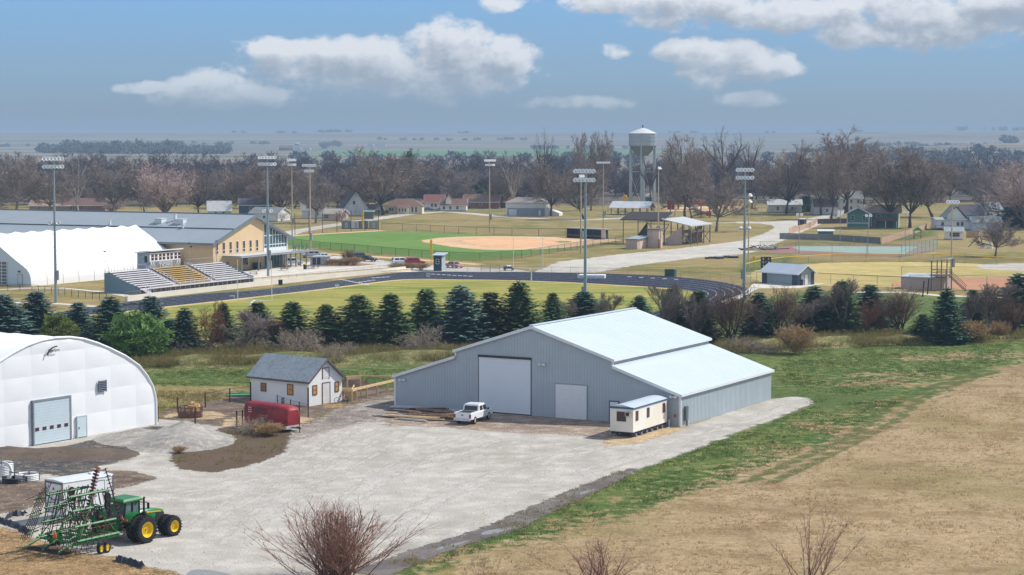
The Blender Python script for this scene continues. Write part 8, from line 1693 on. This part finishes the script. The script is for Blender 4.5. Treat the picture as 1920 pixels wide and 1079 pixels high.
# ---------------------------------------------------------------- grass tufts
def tufts(name,polys,n,h,mat,seed,width=.05,blades=5,spread=.14,lean=.5,hole=None,zf=None):
    r=np.random.default_rng(seed); pts=[]
    tot=sum(abs(area(p)) for p in polys)
    for p in polys:
        a=np.array(p); k=int(n*abs(area(p))/tot); lo,hi=a.min(0),a.max(0); got=0
        while got<k:
            q=r.uniform(lo,hi,(k*2,2)); X,Y=q[:,0],q[:,1]; ins=np.zeros(len(q),bool)
            for i in range(len(a)):
                ax,ay=a[i]; bx,by=a[(i+1)%len(a)]
                if ay==by: continue
                ins^=((ay>Y)!=(by>Y))&(X<(bx-ax)*(Y-ay)/(by-ay)+ax)
            q=q[ins][:k-got]; pts.append(q); got+=len(q)
            if len(q)==0: break
    q=np.concatenate(pts); 
    cl=np.array([mnoise.noise(Vector((x*.18,y*.18,seed)))+.5*mnoise.noise(Vector((x*.6,y*.6,seed+3))) for x,y in q]); keep=cl>r.uniform(-.55,.35,len(q)); q=q[keep]; cl=cl[keep]
    N=len(q); B=blades; base=np.repeat(q,B,0)+r.normal(0,spread,(N*B,2)); hh=np.repeat(h*(.55+.7*r.random(N))*(1+.5*np.clip(cl,-.5,1)),B)*r.uniform(.6,1.2,N*B)
    ang_=r.uniform(0,6.283,N*B); wx,wy=np.cos(ang_)*width,np.sin(ang_)*width; ln=r.normal(0,lean,(N*B,2))*hh[:,None]
    z0=np.zeros(N*B) if zf is None else zf(base)
    v=np.stack([np.stack([base[:,0]-wx,base[:,1]-wy,z0],1),np.stack([base[:,0]+wx,base[:,1]+wy,z0],1),np.stack([base[:,0]+ln[:,0],base[:,1]+ln[:,1],z0+hh],1)],1).reshape(-1,3)
    o=bpy.data.objects.new(name,npmesh(name,v,np.arange(N*B*3).reshape(-1,3),mat)); COL.objects.link(o); o['kind']='stuff'; return o
gm_t=leafmat('dry_blades',S(196,172,132),S(210,188,148),S(170,146,108),trans=.55); gm_g=leafmat('green_blades',S(80,102,50),S(100,118,62),S(132,134,82),trans=.5); gm_m=leafmat('mixed_blades',S(130,124,74),S(164,146,98),S(96,108,58),trans=.4)
TP=[p for p in TANPOLY if p[1]<330]
tufts('dry_grass',[PP((1960,690),(1800,722),(1660,775),(1480,858),(1290,928),(1080,990),(860,1050),(700,1110),(1960,1110))],9000,.17,gm_t,1,width=.04)
tufts('green_grass',[PP((1520,760),(1700,720),(1900,680),(1900,640),(1500,650),(1440,700)),PP((1520,765),(1720,742),(1480,856),(1290,926),(1080,990),(860,1046),(760,1075),(1000,968),(1200,885),(1440,795)),PP((250,726),(470,724),(480,690),(250,696)),PP((630,730),(745,728),(830,690),(640,695))],16000,.16,gm_g,2,width=.03)
tufts('edge_grass',[strip_poly(PP((1190,886),(1080,932),(1000,970),(900,1012),(760,1064)),1.6)],700,.22,gm_m,3,width=.03)
tufts('weeds',[PP((322,862),(400,835),(412,810),(535,812),(528,848),(450,872),(350,876)),PP((296,790),(330,776),(300,772))],260,.34,gm_m,4,width=.03); tufts('weeds',[PP((255,755),(300,735),(470,728),(455,742),(400,752),(300,775))],1200,.3,gm_m,5,width=.04)
def bankz(b): return np.full(len(b),.5)+.9*np.sin(np.clip((b[:,1]-b[:,1].min())/16,0,1)*3.14)*0
tufts('bank_weeds',[PP((240,694),(500,690),(880,680),(1000,674),(1000,652),(800,656),(480,662),(240,668)),PP((1340,668),(1480,660),(1760,646),(1930,640),(1930,622),(1600,630),(1350,646))],16000,.8,gm_m,6,width=.05,blades=6,spread=.35,zf=lambda b:np.full(len(b),.35))
tufts('straw_litter',[PP((-20,992),(70,1018),(200,1050),(320,1079),(320,1110),(-20,1110))],2600,.12,gm_t,7,width=.03,lean=1.6)
# loose stones on the gravel
r=np.random.default_rng(5); mb=MB()
V=[];Fc=[]
LP=np.array(LOT); 
q=r.uniform(LP.min(0),LP.max(0),(9000,2)); ins=np.zeros(len(q),bool)
for i in range(len(LP)):
    ax,ay=LP[i]; bx,by=LP[(i+1)%len(LP)]
    if ay!=by: ins^=((ay>q[:,1])!=(by>q[:,1]))&(q[:,0]<(bx-ax)*(q[:,1]-ay)/(by-ay)+ax)
q=q[ins]; bad=np.zeros(len(q),bool)
for pl in(PP((318,866),(328,846),(398,830),(408,804),(545,800),(545,820),(534,848),(500,864),(450,878),(398,887),(345,882)),PP((-80,836),(290,796),(330,806),(240,862),(292,897),(210,918),(110,925),(-80,980)),PP((-60,982),(70,1012),(210,1044),(340,1078),(340,1130),(-60,1130)),PP((740,760),(1270,800),(1245,815),(1130,830),(715,792))): bad|=poly_mask(q[:,0],q[:,1],pl,.4)>.4
for x,y in q[~bad]:
    s=r.uniform(.04,.11); a=r.uniform(0,6.28); i=len(V); V+=[(x+s*math.cos(a),y+s*math.sin(a),0),(x+s*math.cos(a+2.1),y+s*math.sin(a+2.1),0),(x+s*math.cos(a+4.2),y+s*math.sin(a+4.2),0),(x,y,s*.9)]; Fc+=[(i,i+1,i+3),(i+1,i+2,i+3),(i+2,i,i+3)]
o=bpy.data.objects.new('loose_stones',npmesh('loose_stones',V,Fc,leafmat('stone',S(190,186,178),S(168,162,154),S(214,210,204)))); COL.objects.link(o); o['kind']='stuff'
# ---------------------------------------------------------------- haze
hm=bpy.data.materials.new('haze_air'); hm.use_nodes=True; t=NT(hm.node_tree); t.n.clear()
pv=t.add('ShaderNodeVolumePrincipled'); pv.inputs['Color'].default_value=(.50,.68,.86,1); pv.inputs['Density'].default_value=1.55e-4; pv.inputs['Anisotropy'].default_value=.0
om=t.add('ShaderNodeOutputMaterial'); t.l.new(pv.outputs[0],om.inputs['Volume'])
hz_=struct('haze',MB().bb(-8000,8000,-300,14500,-1.2,98),hm,kind='stuff')
